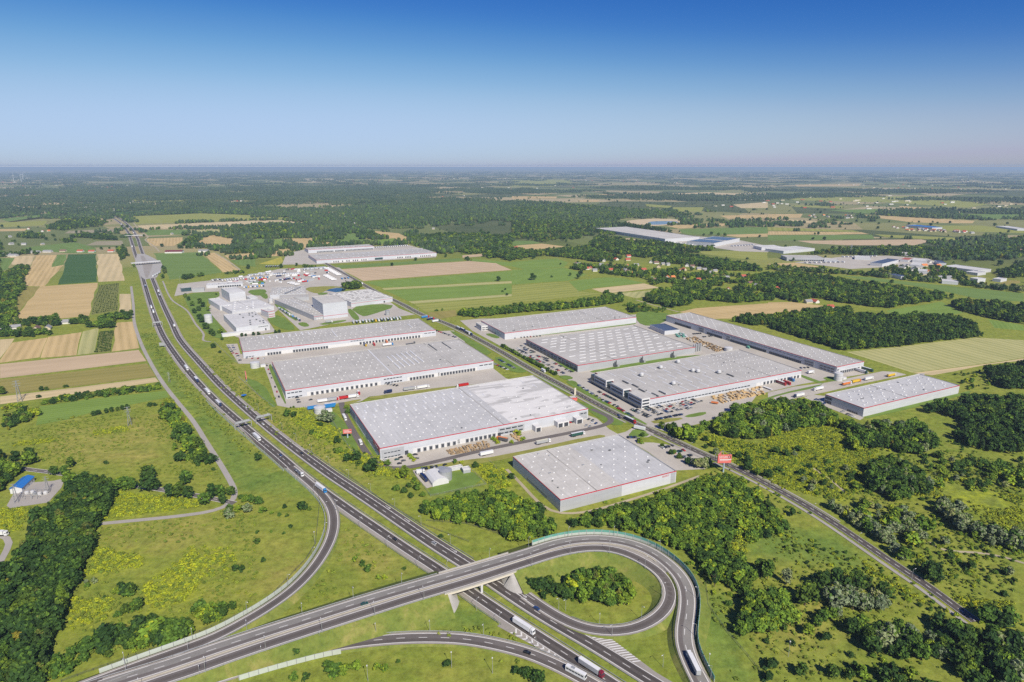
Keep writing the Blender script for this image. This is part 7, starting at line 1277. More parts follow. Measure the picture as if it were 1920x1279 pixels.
species('dark', 'round', [L_dark, L_mid], 10); species('mid', 'round', [L_mid, L_light], 10); species('light', 'round', [L_light, L_mid], 10); species('silver', 'round', [L_silver, L_mid], 10); species('poplar', 'tall', [L_mid, L_dark], 14); species('spoplar', 'tall', [L_silver, L_mid], 14); species('pine', 'pine', [L_pine, L_dark], 14); species('column', 'column', [L_dark, L_mid], 13); species('olive', 'tall', [L_olive, L_mid], 14)
species('bush', 'bush', [L_mid, L_light], 4); species('dbush', 'bush', [L_dark, L_mid], 4); species('lbush', 'bush', [L_light, L_gold], 4); species('ybush', 'bush', [L_gold, L_light], 4); species('gold', 'weed', [L_gold, L_weed], 1, 2); species('weed', 'weed', [L_weed, L_light], 1, 2)
def grove_mesh(name, n, rad, seg, mats, seed, hmin=9, hmax=17):
    r = np.random.default_rng(seed); V = []; F = []; MI = []
    for i in range(n):
        a = r.random()*6.283; d = rad*math.sqrt(r.random()); c = np.array([d*math.cos(a), d*math.sin(a), 0]); H = r.uniform(hmin, hmax); R = r.uniform(.28, .42)*H; b = len(V); m = int(r.integers(len(mats))); rings = [(0.15, .75), (.42, 1.0), (.7, .8), (.9, .42)]
        for t, w in rings:
            for k in range(seg): ang = 6.283*(k+.5*r.random())/seg; ww = R*w*r.uniform(.72, 1.25); V.append(c+np.array([ww*math.cos(ang), ww*math.sin(ang), H*t*r.uniform(.92, 1.08)]))
        V.append(c+np.array([0, 0, H]))
        for q in range(len(rings)-1):
            for k in range(seg): F.append((b+q*seg+k, b+q*seg+(k+1) % seg, b+(q+1)*seg+(k+1) % seg, b+(q+1)*seg+k)); MI.append(m)
        for k in range(seg): F.append((b+3*seg+k, b+3*seg+(k+1) % seg, b+4*seg)); MI.append(m)
    return mesh(name, V, F, mats, MI)
SPEC['grove'] = dict(crown=[grove_mesh('grove', 14, 22, 7, [L_far, L_far2, L_mid, L_pine], s) for s in (1, 2, 3)], H=13)
SPEC['fargrove'] = dict(crown=[grove_mesh('far_grove', 46, 120, 5, [L_far, L_far2, L_pine], s, 12, 22) for s in (4, 5, 6)], H=20)

def poly_points(poly, spacing, jit=.45, dens=1.0, seed=0, h=0.0):
    r = np.random.default_rng(seed); xs = np.array([p[0] for p in poly]); ys = np.array([p[1] for p in poly])
    X, Y = np.meshgrid(np.arange(xs.min(), xs.max()+spacing, spacing), np.arange(ys.min(), ys.max()+spacing, spacing*.87)); X = X+(np.arange(X.shape[0]) % 2)[:, None]*spacing/2
    X = X.ravel()+r.uniform(-jit, jit, X.size)*spacing; Y = Y.ravel()+r.uniform(-jit, jit, Y.size)*spacing
    k = inpoly(X, Y, poly); X, Y = X[k], Y[k]
    # the woods were outlined at their crown line: keep a stem only where its crown stays inside the outline
    for f_ in ((.75, .5, .25) if h else ()):
        q = CAMH/(CAMH-f_*h); k = inpoly(X*q, Y*q, poly)
        if k.mean() > .45: X, Y = X[k], Y[k]; break
    if dens < 1: 
        # leave gaps in clumps, not evenly
        ph = r.uniform(0, 6, 6); f = (np.sin(X*.043+ph[0]+1.3*np.sin(Y*.031+ph[1]))+np.sin(Y*.052+ph[2]+1.1*np.sin(X*.037+ph[3]))+np.sin((X+Y)*.09+ph[4])*.7)/2.7*.5+.5; k = (f*.75+r.random(X.size)*.25) < dens; X, Y = X[k], Y[k]
    k = ~occ_at(X, Y); return X[k], Y[k]
PCOL = {}
def pick_collection(keys):
    nm = 'pick_'+'_'.join(keys)
    if nm not in PCOL:
        c = bpy.data.collections.new(nm); i = 0; H = []
        for k in keys:
            for me in SPEC[k]['crown']: o = bpy.data.objects.new(f'p{len(PCOL):02d}{i:03d}', me); c.objects.link(o); H.append(SPEC[k]['H']); i += 1
        PCOL[nm] = (c, H, [len(SPEC[k]['crown']) for k in keys])
    return PCOL[nm]
def scatter_object(name, label, cat, X, Y, keys, weights, hgt, seed, wide=1.0):
    if len(X) == 0: return None
    c, Hs, counts = pick_collection(keys); r = np.random.default_rng(seed); n = len(X)
    w = np.array(weights, float); w /= w.sum(); kk = r.choice(len(keys), n, p=w); start = np.concatenate([[0], np.cumsum(counts)[:-1]])
    idx_ = start[kk]+r.integers(0, 1 << 30, n) % np.array(counts)[kk]; h = r.uniform(hgt[0]*.8, hgt[1]*1.08, n)*(1+.25*(r.random(n) < .08)); sc = h/np.array(Hs)[idx_]
    m = bpy.data.meshes.new(name); m.vertices.add(n); m.vertices.foreach_set('co', np.stack([X, Y, np.zeros(n)], 1).astype(np.float32).ravel())
    for an, t, v in (('pi', 'INT', idx_.astype(np.int32)), ('ps', 'FLOAT_VECTOR', np.stack([sc*wide*r.uniform(.85, 1.2, n), sc*wide*r.uniform(.85, 1.2, n), sc], 1).astype(np.float32)), ('pr', 'FLOAT_VECTOR', np.stack([r.normal(0, .05, n), r.normal(0, .05, n), r.uniform(0, 6.28, n)], 1).astype(np.float32))):
        a = m.attributes.new(an, t, 'POINT'); a.data.foreach_set('value' if t == 'INT' else 'vector', v.ravel())
    o = obj(name, m); tag(o, label, cat, None, 'stuff')
    ng = bpy.data.node_groups.new(name+'_gn', 'GeometryNodeTree'); ng.interface.new_socket('Geometry', in_out='INPUT', socket_type='NodeSocketGeometry'); ng.interface.new_socket('Geometry', in_out='OUTPUT', socket_type='NodeSocketGeometry')
    gi = ng.nodes.new('NodeGroupInput'); go = ng.nodes.new('NodeGroupOutput'); ip = ng.nodes.new('GeometryNodeInstanceOnPoints'); ci = ng.nodes.new('GeometryNodeCollectionInfo'); ci.inputs['Collection'].default_value = c; ci.inputs['Separate Children'].default_value = True; ci.inputs['Reset Children'].default_value = True
    def na(nm, t): q = ng.nodes.new('GeometryNodeInputNamedAttribute'); q.data_type = t; q.inputs['Name'].default_value = nm; return q.outputs['Attribute']
    ng.links.new(gi.outputs[0], ip.inputs['Points']); ng.links.new(ci.outputs[0], ip.inputs['Instance']); ip.inputs['Pick Instance'].default_value = True
    ng.links.new(na('pi', 'INT'), ip.inputs['Instance Index']); ng.links.new(na('ps', 'FLOAT_VECTOR'), ip.inputs['Scale']); er = ng.nodes.new('FunctionNodeEulerToRotation'); ng.links.new(na('pr', 'FLOAT_VECTOR'), er.inputs[0]); ng.links.new(er.outputs[0], ip.inputs['Rotation']); ng.links.new(ip.outputs[0], go.inputs[0])
    md = o.modifiers.new('scatter', 'NODES'); md.node_group = ng; return o
NTREE = [0]
LOOK = {'dark': 'dark green broadleaf tree', 'mid': 'green broadleaf tree', 'light': 'light green broadleaf tree', 'silver': 'silvery willow', 'poplar': 'tall green tree', 'spoplar': 'tall silvery poplar', 'pine': 'dark pine', 'column': 'narrow dark tree', 'olive': 'tall brownish green tree', 'bush': 'green bush', 'dbush': 'dark green bush', 'lbush': 'light green bush', 'ybush': 'yellowish bush'}
def tree(pos, key, h, label, group, cat=None):
    s = SPEC[key]; bushy = 'bush' in key; e = empty('bush' if bushy else 'tree', pos, random.uniform(0, 6.28)); k = h/s['H']; e.scale = (k*random.uniform(.9, 1.15), k*random.uniform(.9, 1.15), k)
    obj('trunk', s['trunk'], e); obj('crown', random.choice(s['crown']), e); tag(e, label, cat or ('bush' if bushy else 'tree'), group); NTREE[0] += 1; return e
# ---- lone trees and small groups that can be told apart
def singles(zone, lst, where, group):
    c = {}; tot = {}
    for t in lst: tot[t[2]] = tot.get(t[2], 0)+1
    for x, y, key, h in lst:
        i = c.get(key, 0); c[key] = i+1; pre = '' if tot[key] == 1 else nth(i)+' '
        tree(GZ(zone, x, y), key, h, f'{pre}{LOOK[key]} {where}', group)
singles('S2', [(760, 125, 'mid', 9), (800, 120, 'mid', 11), (895, 135, 'dark', 16), (940, 120, 'dark', 11), (1110, 95, 'dark', 10), (1030, 165, 'dark', 12), (1080, 170, 'dark', 14), (1140, 175, 'dark', 11), (1230, 215, 'mid', 11), (1275, 175, 'dark', 13), (1320, 165, 'mid', 11), (1340, 205, 'dark', 9), (1390, 160, 'dark', 9), (725, 95, 'light', 8)], 'along the old country road, from the left', 'trees along the country road')
singles('S2', [(1380, 295, 'silver', 9), (1440, 255, 'bush', 6), (1490, 260, 'silver', 8), (1375, 250, 'bush', 5), (1450, 180, 'bush', 4), (1480, 178, 'bush', 4), (1510, 185, 'bush', 5)], 'by the bend of the service road', 'bushes by the service road bend')
singles('S3', [(190, 190, 'bush', 5), (235, 195, 'bush', 5), (275, 205, 'bush', 6), (430, 235, 'dbush', 3.4), (545, 240, 'dbush', 7), (578, 245, 'dbush', 3), (300, 260, 'bush', 5), (350, 270, 'lbush', 3), (400, 280, 'bush', 3), (445, 285, 'dbush', 2.5), (260, 445, 'dbush', 4), (265, 385, 'bush', 2.5), (300, 555, 'dbush', 3), (465, 350, 'dbush', 2.5), (130, 605, 'dbush', 4), (175, 610, 'dbush', 4), (350, 380, 'bush', 2), (425, 390, 'bush', 2)], 'in the meadow inside the exit ramp curve', 'bushes in the ramp meadow')
singles('S3', [(852, 550, 'lbush', 3.5), (895, 580, 'bush', 4), (930, 610, 'bush', 4.5), (1145, 605, 'dbush', 2.5), (990, 660, 'lbush', 3), (1030, 655, 'lbush', 2.5), (865, 1210, 'light', 6), (795, 1225, 'bush', 5.5), (700, 1225, 'mid', 8), (735, 1235, 'bush', 6), (490, 1120, 'dbush', 4.5), (890, 985, 'bush', 2), (985, 1200, 'lbush', 3.5), (1030, 1205, 'lbush', 3.5), (1405, 1185, 'dbush', 4), (1110, 1160, 'bush', 2), (560, 1265, 'dbush', 4), (490, 1275, 'mid', 6), (1370, 410, 'dbush', 3)], 'in the grass between the lower ramps', 'bushes between the ramps')
singles('S4', [(85, 410, 'dbush', 2.6), (600, 690, 'dbush', 5), (630, 705, 'dbush', 6), (655, 725, 'dbush', 5.5), (700, 715, 'dbush', 8), (725, 690, 'dbush', 6), (705, 770, 'dbush', 4.5), (785, 650, 'bush', 3), (775, 740, 'dbush', 7), (800, 755, 'dbush', 7), (830, 775, 'dbush', 6), (845, 770, 'bush', 4), (875, 790, 'bush', 2), (540, 1225, 'dbush', 4), (580, 1240, 'dbush', 5), (605, 1245, 'dbush', 5), (630, 1255, 'mid', 6), (670, 1290, 'dark', 9)], 'beside the motorway near the loop', 'bushes around the loop')
singles('R6', [(830, 845, 'silver', 14), (872, 850, 'silver', 12), (935, 1005, 'dark', 8), (802, 880, 'dbush', 5), (745, 935, 'dbush', 5), (1190, 1220, 'dark', 13), (1440, 1275, 'poplar', 14), (1075, 1140, 'dark', 10), (1010, 1138, 'dbush', 7), (945, 1080, 'bush', 6), (605, 808, 'dbush', 6), (555, 800, 'bush', 7), (335, 1135, 'dark', 8), (795, 970, 'lbush', 5), (1090, 1170, 'dbush', 5), (1010, 780, 'bush', 5), (995, 745, 'lbush', 4), (1250, 1120, 'ybush', 4), (1310, 1165, 'bush', 5), (1145, 1215, 'dbush', 4), (1390, 1262, 'lbush', 5), (1475, 1100, 'lbush', 3), (1490, 1120, 'lbush', 3), (1505, 1140, 'ybush', 3)], 'between the motorway and the patched roof warehouse', 'trees and bushes beside the motorway bank')
singles('S6', [(510, 705, 'lbush', 3.5), (530, 725, 'lbush', 3.5), (1135, 580, 'lbush', 4), (1160, 595, 'lbush', 4), (1175, 610, 'ybush', 4), (1305, 525, 'ybush', 5), (1330, 545, 'ybush', 5), (1360, 585, 'lbush', 4), (1280, 605, 'lbush', 3.5), (1005, 785, 'dbush', 5), (1275, 870, 'dbush', 5), (845, 755, 'bush', 4), (905, 755, 'ybush', 3), (415, 960, 'bush', 5), (470, 975, 'dbush', 4.5), (505, 935, 'dbush', 4), (525, 1015, 'dbush', 4.5), (570, 950, 'bush', 6), (610, 1000, 'bush', 4), (545, 900, 'bush', 5)], 'around the yard of the patched roof warehouse', 'yard shrubs')
for i in range(26):
    u = i/25; p = GZ('Z6', 10, 75).lerp(GZ('Z6', 720, 455), u); tree(p, random.choice(['mid', 'dark', 'light']), random.uniform(4.5, 6.5), f'{nth(i)} clipped young tree in the row beside the access road, from the far end', 'row of young trees along the car park')
singles('Z7', [(1000, 740, 'dark', 8), (1080, 760, 'dark', 8), (1130, 790, 'dark', 9), (1180, 800, 'dark', 9), (1220, 830, 'dark', 9), (1260, 850, 'dark', 10), (1310, 870, 'dark', 11), (1350, 890, 'dark', 10), (1390, 890, 'dark', 8), (1320, 770, 'mid', 9), (1150, 740, 'dark', 8), (1590, 905, 'dark', 6), (1440, 915, 'dbush', 5), (740, 840, 'dbush', 4), (720, 935, 'lbush', 4.5), (690, 915, 'dbush', 4), (1000, 985, 'dbush', 4), (1115, 1075, 'dbush', 5), (1150, 1070, 'bush', 4), (1230, 1135, 'dbush', 5), (1350, 1205, 'dbush', 6), (1480, 1260, 'silver', 10), (1560, 1265, 'silver', 11), (1600, 1230, 'silver', 9), (1440, 1240, 'silver', 8), (1590, 1000, 'dbush', 4), (1700, 980, 'dbush', 6), (1720, 1080, 'silver', 7)], 'around the road junction near the tall billboard', 'trees at the junction')
singles('S5', [(55, 760, 'column', 15), (30, 700, 'mid', 9), (345, 720, 'poplar', 16), (310, 690, 'dark', 11), (450, 745, 'spoplar', 13), (550, 860, 'dark', 17), (430, 990, 'dbush', 4), (565, 1020, 'mid', 8), (660, 1050, 'dbush', 5), (530, 1245, 'dark', 8), (360, 1205, 'dbush', 6), (345, 1270, 'dbush', 5), (860, 1260, 'light', 8), (1450, 665, 'dbush', 6), (1660, 695, 'silver', 7), (1640, 690, 'dbush', 5), (1690, 740, 'dbush', 4), (1640, 810, 'dbush', 4), (360, 345, 'dbush', 6), (480, 370, 'dark', 7), (275, 310, 'dbush', 5), (345, 165, 'dark', 9), (235, 125, 'dark', 9), (290, 150, 'mid', 8), (185, 60, 'dark', 8), (640, 950, 'mid', 9), (690, 940, 'mid', 9), (620, 975, 'mid', 7), (720, 920, 'silver', 8), (340, 1065, 'dbush', 3), (480, 1075, 'dbush', 3), (800, 1140, 'dbush', 3), (1310, 530, 'silver', 7), (1340, 600, 'bush', 4), (1390, 625, 'bush', 3), (1350, 630, 'bush', 3)], 'in the right-hand meadow', 'trees in the right-hand meadow')
singles('R3', [(157, 900, 'dark', 17), (495, 890, 'dark', 13), (515, 865, 'dark', 14), (435, 870, 'mid', 9), (298, 880, 'dbush', 5), (365, 785, 'dbush', 5)], 'standing alone in the meadow below the village', 'lone meadow trees'); singles('R2', [(1818, 910, 'dark', 13), (1870, 975, 'dbush', 4), (1850, 990, 'dbush', 4), (1880, 1015, 'dbush', 5)], 'standing alone in the striped green meadow', 'lone meadow trees')
singles('R5', [(310, 530, 'dark', 6), (350, 528, 'dark', 5), (485, 508, 'dark', 4), (505, 506, 'dark', 4), (290, 585, 'dbush', 4), (700, 720, 'dark', 6), (740, 712, 'dark', 6), (800, 700, 'dark', 6), (840, 690, 'dark', 6), (885, 682, 'dark', 5), (920, 675, 'dark', 6), (955, 665, 'dbush', 5), (535, 1105, 'dark', 10), (490, 1160, 'mid', 9), (410, 1165, 'dark', 9), (210, 1040, 'dark', 11), (260, 1070, 'dark', 9), (800, 1080, 'dbush', 3.5), (1120, 650, 'dbush', 5), (1160, 645, 'dbush', 4), (15, 560, 'dark', 11), (1400, 1210, 'mid', 11), (1120, 1200, 'dark', 14), (1600, 1130, 'dbush', 3), (1600, 210, 'dark', 7), (1550, 70, 'dark', 9), (1590, 110, 'dark', 8), (1650, 100, 'bush', 6)], 'in and around the left-hand meadow', 'trees of the left-hand meadow')
singles('S7', [(120, 335, 'dark', 8), (150, 365, 'dark', 9), (180, 410, 'mid', 10), (240, 390, 'dark', 12), (265, 420, 'dark', 11), (200, 470, 'dark', 10), (240, 520, 'dark', 11), (260, 545, 'dark', 12), (290, 600, 'dark', 12), (330, 640, 'dark', 10), (350, 655, 'dark', 9), (410, 635, 'mid', 9), (350, 755, 'dark', 8), (400, 795, 'dbush', 4), (585, 660, 'dark', 6), (615, 658, 'dark', 5), (680, 650, 'dark', 6), (720, 648, 'dark', 6), (860, 635, 'dark', 6), (890, 630, 'dark', 6), (415, 440, 'dark', 6), (375, 320, 'mid', 5), (120, 340, 'mid', 7), (420, 690, 'mid', 6), (235, 450, 'dark', 10), (310, 450, 'mid', 9)], 'on the lawns of the white factory', 'factory garden trees')
# ---- woods: each a mass too dense to count; the largest-looking trees of the near ones are built singly
WOODS = [
 ('S2', [(420, 70), (620, 40), (700, 70), (690, 190), (620, 300), (590, 350), (520, 570), (430, 750), (365, 910), (290, 1100), (300, 1279), (240, 1330), (-60, 1330), (-60, 700), (0, 620), (60, 540), (110, 410), (200, 340), (190, 220), (330, 180)], 4.6, 1, ['dark', 'pine', 'poplar', 'olive'], [8, 3, 2, 1], (9, 14), 'dense dark wood along the left edge'),
 ('R5', [(0, 960), (100, 985), (250, 1010), (330, 1060), (240, 1120), (100, 1190), (0, 1330), (-120, 1300), (-120, 950)], 6, 1, ['dark', 'mid', 'olive'], [4, 2, 1], (9, 14), 'cluster of trees above the substation'),
 ('S2', [(500, 1070), (520, 930), (700, 940), (830, 860), (1000, 860), (1120, 910), (1200, 970), (1060, 1030), (960, 1070), (780, 1090), (700, 1150), (560, 1120)], 5.0, .85, ['dark', 'mid', 'bush', 'dbush', 'lbush'], [4, 3, 2, 2, 1], (5, 9), 'scrub wood above the exit ramp barrier'),
 ('S2', [(1190, 790), (1440, 740), (1420, 850), (1250, 970), (1180, 910)], 5, .8, ['dark', 'mid', 'bush', 'lbush'], [3, 3, 2, 1], (4, 8), 'small scrub copse right of the meadow'),
 ('S2', [(370, 1080), (500, 1060), (560, 1130), (470, 1200), (300, 1279), (240, 1290)], 5, .6, ['mid', 'bush', 'lbush', 'dbush'], [2, 3, 3, 1], (3, 7), 'light green scrub at the foot of the left wood'),
 ('S2', [(690, 700), (760, 690), (860, 700), (850, 750), (760, 770), (700, 750)], 4.5, .95, ['dbush', 'bush'], [2, 2], (4, 6), 'round thicket in the middle of the ramp meadow'), ('S2', [(640, 850), (720, 810), (900, 760), (890, 830), (700, 890)], 5, .6, ['dbush', 'bush'], [1, 2], (3, 5), 'low thicket below the round one'), ('S2', [(460, 690), (560, 650), (600, 670), (560, 710), (470, 725)], 4, .85, ['silver', 'bush'], [2, 1], (3, 4), 'grey thicket beside the left wood'),
 ('R5', [(300, 612), (480, 570), (700, 545), (1180, 482), (1232, 512), (1200, 525), (700, 600), (480, 632), (300, 645)], 5, .9, ['dbush', 'bush', 'olive', 'lbush'], [4, 3, 1, 1], (3.5, 7), 'hedgerow above the mown meadow'), ('R5', [(0, 700), (60, 680), (150, 650), (270, 680), (240, 760), (150, 790), (60, 840), (0, 840)], 6, .85, ['dark', 'mid', 'olive', 'ybush'], [4, 2, 1, 1], (6, 10), 'copse at the left edge by the hedgerow'), ('R5', [(0, 640), (120, 620), (250, 620), (200, 650), (60, 690), (0, 700)], 5, .8, ['ybush', 'lbush', 'olive'], [3, 2, 1], (3, 5), 'yellow bushes at the left edge'),
 ('R5', [(1220, 600), (1300, 600), (1380, 720), (1450, 860), (1600, 1040), (1590, 1090), (1500, 1090), (1300, 1045), (1260, 940), (1330, 870), (1290, 790), (1220, 740)], 5.5, .72, ['dark', 'mid', 'dbush', 'bush', 'lbush'], [3, 2, 3, 2, 1], (5, 9), 'band of shrubs beside the service road'), ('S2', [(1000, 110), (1400, 120), (1410, 200), (1200, 190), (1000, 150)], 7, .4, ['dark', 'mid'], [2, 2], (5, 9), 'roadside thicket by the junction'), ('R5', [(480, 1110), (700, 1100), (900, 1180), (1180, 1200), (1180, 1279), (900, 1279), (500, 1279)], 6, .8, ['dark', 'mid', 'light'], [3, 3, 1], (8, 12), 'tree belt below the left meadow'),
 ('S4', [(0, 200), (200, 130), (390, 110), (520, 120), (540, 180), (660, 180), (740, 270), (800, 350), (760, 395), (620, 445), (480, 425), (400, 365), (250, 335), (60, 315), (0, 285), (-60, 240)], 4.6, 1, ['mid', 'light', 'dark', 'lbush'], [4, 4, 2, 1], (6, 9), 'light green young wood below the tent plot'), ('S4', [(330, 10), (450, 10), (520, 105), (400, 105)], 4, .8, ['lbush', 'ybush', 'bush'], [2, 3, 2], (2.5, 4), 'yellow-green shrub patch beside the tent plot'),
 ('S4', [(800, 300), (1000, 240), (1300, 180), (1480, 110), (1680, 25), (1918, 45), (1960, 250), (1830, 220), (1700, 285), (1850, 400), (1800, 470), (1918, 570), (1918, 740), (1830, 730), (1680, 625), (1600, 535), (1480, 475), (1350, 425), (1250, 385), (1050, 355), (850, 345)], 4.4, .93, ['mid', 'light', 'dark', 'lbush'], [5, 3, 2, 1], (5, 8), 'young green plantation behind the loop'), ('S5', [(0, 140), (330, 230), (480, 420), (380, 500), (150, 520), (0, 560)], 5.5, .7, ['mid', 'bush', 'lbush', 'dbush'], [3, 3, 3, 1], (4, 7), 'bushy slope beside the access road'), ('S5', [(0, 560), (140, 540), (300, 690), (280, 740), (120, 740), (0, 640)], 5.5, .9, ['dark', 'mid'], [2, 2], (7, 10), 'dark end of the young plantation'),
 ('S4', [(815, 650), (900, 610), (1040, 590), (1170, 610), (1230, 710), (1220, 790), (1170, 835), (1060, 830), (930, 795), (860, 770), (805, 710)], 4.4, 1, ['mid', 'light', 'dark', 'olive', 'ybush'], [4, 4, 2, 1, .5], (6, 9.5), 'round wood inside the loop'),
 ('S5', [(190, 880), (250, 780), (400, 755), (530, 870), (510, 950), (430, 970), (340, 1030), (200, 1040)], 4.6, 1, ['mid', 'light', 'poplar'], [4, 2, 2], (9, 12), 'dense bright green copse in the right meadow'), ('S5', [(625, 800), (720, 770), (1000, 830), (990, 900), (760, 900), (640, 850)], 4.6, 1, ['spoplar', 'silver'], [4, 1], (11, 14), 'row of silvery poplars in the right meadow'), ('S5', [(600, 720), (820, 730), (1010, 790), (1050, 830), (1000, 820), (720, 765), (620, 790)], 5, .9, ['dark', 'column'], [3, 1], (10, 13), 'dark trees behind the silvery poplars'),
 ('S5', [(780, 920), (950, 900), (1150, 960), (1250, 1000), (1300, 900), (1450, 960), (1748, 1000), (1800, 1330), (1500, 1330), (1300, 1180), (1050, 1170), (830, 1090)], 5.8, .78, ['dark', 'mid', 'poplar', 'dbush', 'silver'], [4, 3, 1, 2, 1], (6, 11), 'mixed wood at the lower right corner'), ('S5', [(700, 1180), (1000, 1150), (1300, 1200), (1400, 1330), (650, 1330)], 8, .4, ['dark', 'mid', 'dbush', 'light'], [2, 2, 2, 1], (4, 8), 'scattered trees along the bottom right edge'),
 ('S5', [(880, 70), (1000, 50), (1100, 70), (1240, 170), (1225, 250), (1050, 300), (900, 240)], 4.8, 1, ['spoplar', 'poplar', 'dark', 'mid'], [2, 3, 3, 1], (9, 13), 'dense grove of grey-green trees above the access road'), ('S5', [(590, 270), (700, 270), (900, 350), (1130, 560), (1140, 640), (1000, 600), (820, 440), (690, 340)], 6, .8, ['silver', 'mid', 'dark', 'lbush'], [4, 2, 2, 1], (6, 10), 'row of willows along the access road'), ('S5', [(850, 250), (1100, 290), (1260, 400), (1240, 500), (1100, 560), (980, 440), (860, 340)], 9, .5, ['silver', 'mid', 'dbush', 'lbush'], [4, 2, 2, 2], (5, 10), 'open willow scrub above the access road'), ('S5', [(1140, 660), (1240, 650), (1330, 720), (1320, 760), (1240, 760)], 5, 1, ['dark', 'dbush'], [3, 1], (8, 11), 'dark clump beside the access road bend'), ('S5', [(1320, 800), (1440, 900), (1748, 900), (1748, 1000), (1500, 980), (1400, 930)], 7, .8, ['dark', 'mid'], [3, 2], (8, 12), 'trees over the end of the access road'),
 ('S5', [(1240, 270), (1380, 300), (1480, 400), (1748, 480), (1790, 580), (1600, 550), (1480, 510), (1380, 450), (1300, 370)], 5.5, .95, ['silver', 'spoplar', 'mid'], [4, 2, 2], (8, 11), 'belt of silvery willows at the right edge'), ('S5', [(160, 30), (600, -20), (870, 0), (880, 240), (600, 260), (400, 200), (200, 120)], 11, .5, ['dbush', 'silver', 'bush', 'dark'], [3, 2, 2, 2], (3, 7), 'scattered bushes in the yellow scrub'), ('S5', [(1100, 20), (1748, 40), (1748, 260), (1400, 260), (1250, 150)], 11, .45, ['dbush', 'bush', 'dark', 'silver'], [3, 3, 2, 1], (3, 7), 'scattered bushes on the right-hand heath'),
 ('S1', [(0, 600), (130, 580), (420, 640), (520, 720), (700, 780), (960, 700), (1110, 720), (1140, 780), (1300, 860), (1250, 970), (1100, 1020), (950, 990), (830, 970), (650, 1000), (560, 840), (420, 780), (250, 760), (120, 780), (0, 760)], 5.8, .78, ['dark', 'mid', 'poplar', 'silver', 'light'], [4, 3, 3, 1, 1], (8, 13), 'broad wood in front of the small right-hand warehouse'), ('R8', [(100, 960), (330, 940), (500, 880), (640, 800), (860, 780), (1000, 750), (1290, 790), (1400, 880), (1300, 960), (1040, 1000), (800, 1080), (560, 1040), (420, 980), (330, 1080), (200, 1060)], 6, .72, ['mid', 'dark', 'light', 'silver'], [4, 3, 2, 1], (7, 12), 'wood edge in front of the timber yard'),
 ('S1', [(1080, 660), (1440, 580), (1560, 550), (1900, 570), (1900, 630), (1650, 660), (1960, 650), (1960, 990), (1700, 1010), (1480, 950), (1340, 840), (1480, 770), (1320, 710), (1170, 700)], 5.6, .85, ['pine', 'dark', 'poplar', 'mid'], [4, 4, 2, 1], (9, 13), 'dark wood at the right edge'), ('S1', [(1660, 350), (1960, 300), (1960, 520), (1760, 525), (1640, 430)], 5.4, 1, ['pine', 'dark'], [3, 3], (10, 14), 'dark wood right of the cut field'), ('S1', [(1230, 420), (1640, 360), (1700, 520), (1500, 530), (1440, 470)], 9, .5, ['bush', 'lbush', 'dbush'], [2, 2, 1], (2.5, 5), 'scrub right of the small warehouse'), ('S1', [(1250, 960), (1700, 1010), (1918, 1000), (1918, 1279), (1300, 1279), (1100, 1050)], 10, .45, ['dark', 'mid', 'bush', 'lbush'], [2, 2, 2, 2], (4, 9), 'patchy wood on the right-hand heath'),
 ('S1', [(0, 10), (600, -60), (1400, -40), (1540, 10), (1620, 90), (1600, 150), (1300, 172), (1000, 202), (560, 236), (430, 192), (200, 122), (0, 62)], 6, .97, ['pine', 'dark', 'poplar', 'mid'], [3, 4, 3, 1], (9, 14), 'wide wood behind the long narrow warehouse'), ('R8', [(560, 160), (640, 130), (900, 112), (1300, 62), (1560, 52), (1400, 200), (1000, 200), (760, 205)], 6, .97, ['dark', 'mid', 'poplar'], [4, 2, 2], (8, 13), 'left end of the wood behind the long warehouse'),
 ('R7', [(60, 130), (80, 100), (300, 80), (560, 50), (900, 30), (1140, -5), (1180, -40), (1300, -30), (1310, 30), (1140, 55), (800, 90), (500, 110), (240, 140)], 6, .95, ['dark', 'mid', 'poplar', 'bush'], [3, 4, 2, 1], (7, 12), 'tree row behind the plain pale warehouse'), ('R7', [(1330, 60), (1480, 40), (1480, 100), (1370, 110)], 6, .9, ['dark', 'mid'], [2, 2], (7, 11), 'trees between the pale warehouse and the pond'), ('R7', [(1260, 40), (1400, 20), (1700, 80), (1600, 110), (1420, 90)], 8, .5, ['mid', 'bush'], [2, 2], (4, 8), 'loose shrubs by the pond'),
 ('R2', [(650, 945), (740, 925), (810, 950), (760, 972), (670, 972)], 6, 1, ['dark', 'pine'], [2, 2], (9, 12), 'dark clump at the factory pond'), ('S7', [(1180, 170), (1250, 155), (1270, 180), (1200, 190)], 6, .9, ['mid', 'dark'], [2, 1], (6, 9), 'small grove in the storage yard'),
 ('R1', [(0, 870), (120, 790), (235, 785), (170, 930), (215, 950), (100, 1080), (150, 1140), (90, 1200), (0, 1279), (-80, 1279), (-80, 870)], 8, .9, ['dark', 'mid', 'olive'], [4, 3, 1], (8, 13), 'wooded bank left of the large stubble field'), ('R1', [(100, 1200), (300, 1180), (430, 1160), (470, 1200), (600, 1180), (690, 1180), (650, 1230), (330, 1250), (100, 1250)], 9, .75, ['dark', 'mid'], [3, 2], (8, 13), 'garden trees below the stubble field'), ('R1', [(620, 1230), (760, 1210), (760, 1170), (840, 1170), (1000, 1130), (1020, 1190), (870, 1210), (850, 1270), (620, 1260)], 8, .9, ['dark', 'mid'], [3, 2], (9, 14), 'tree belt beside the service road'), ('R5', [(0, 30), (200, 60), (360, 80), (420, 90), (360, 130), (100, 130), (0, 130)], 9, .7, ['dark', 'mid'], [3, 2], (7, 11), 'garden trees at the cottages'),
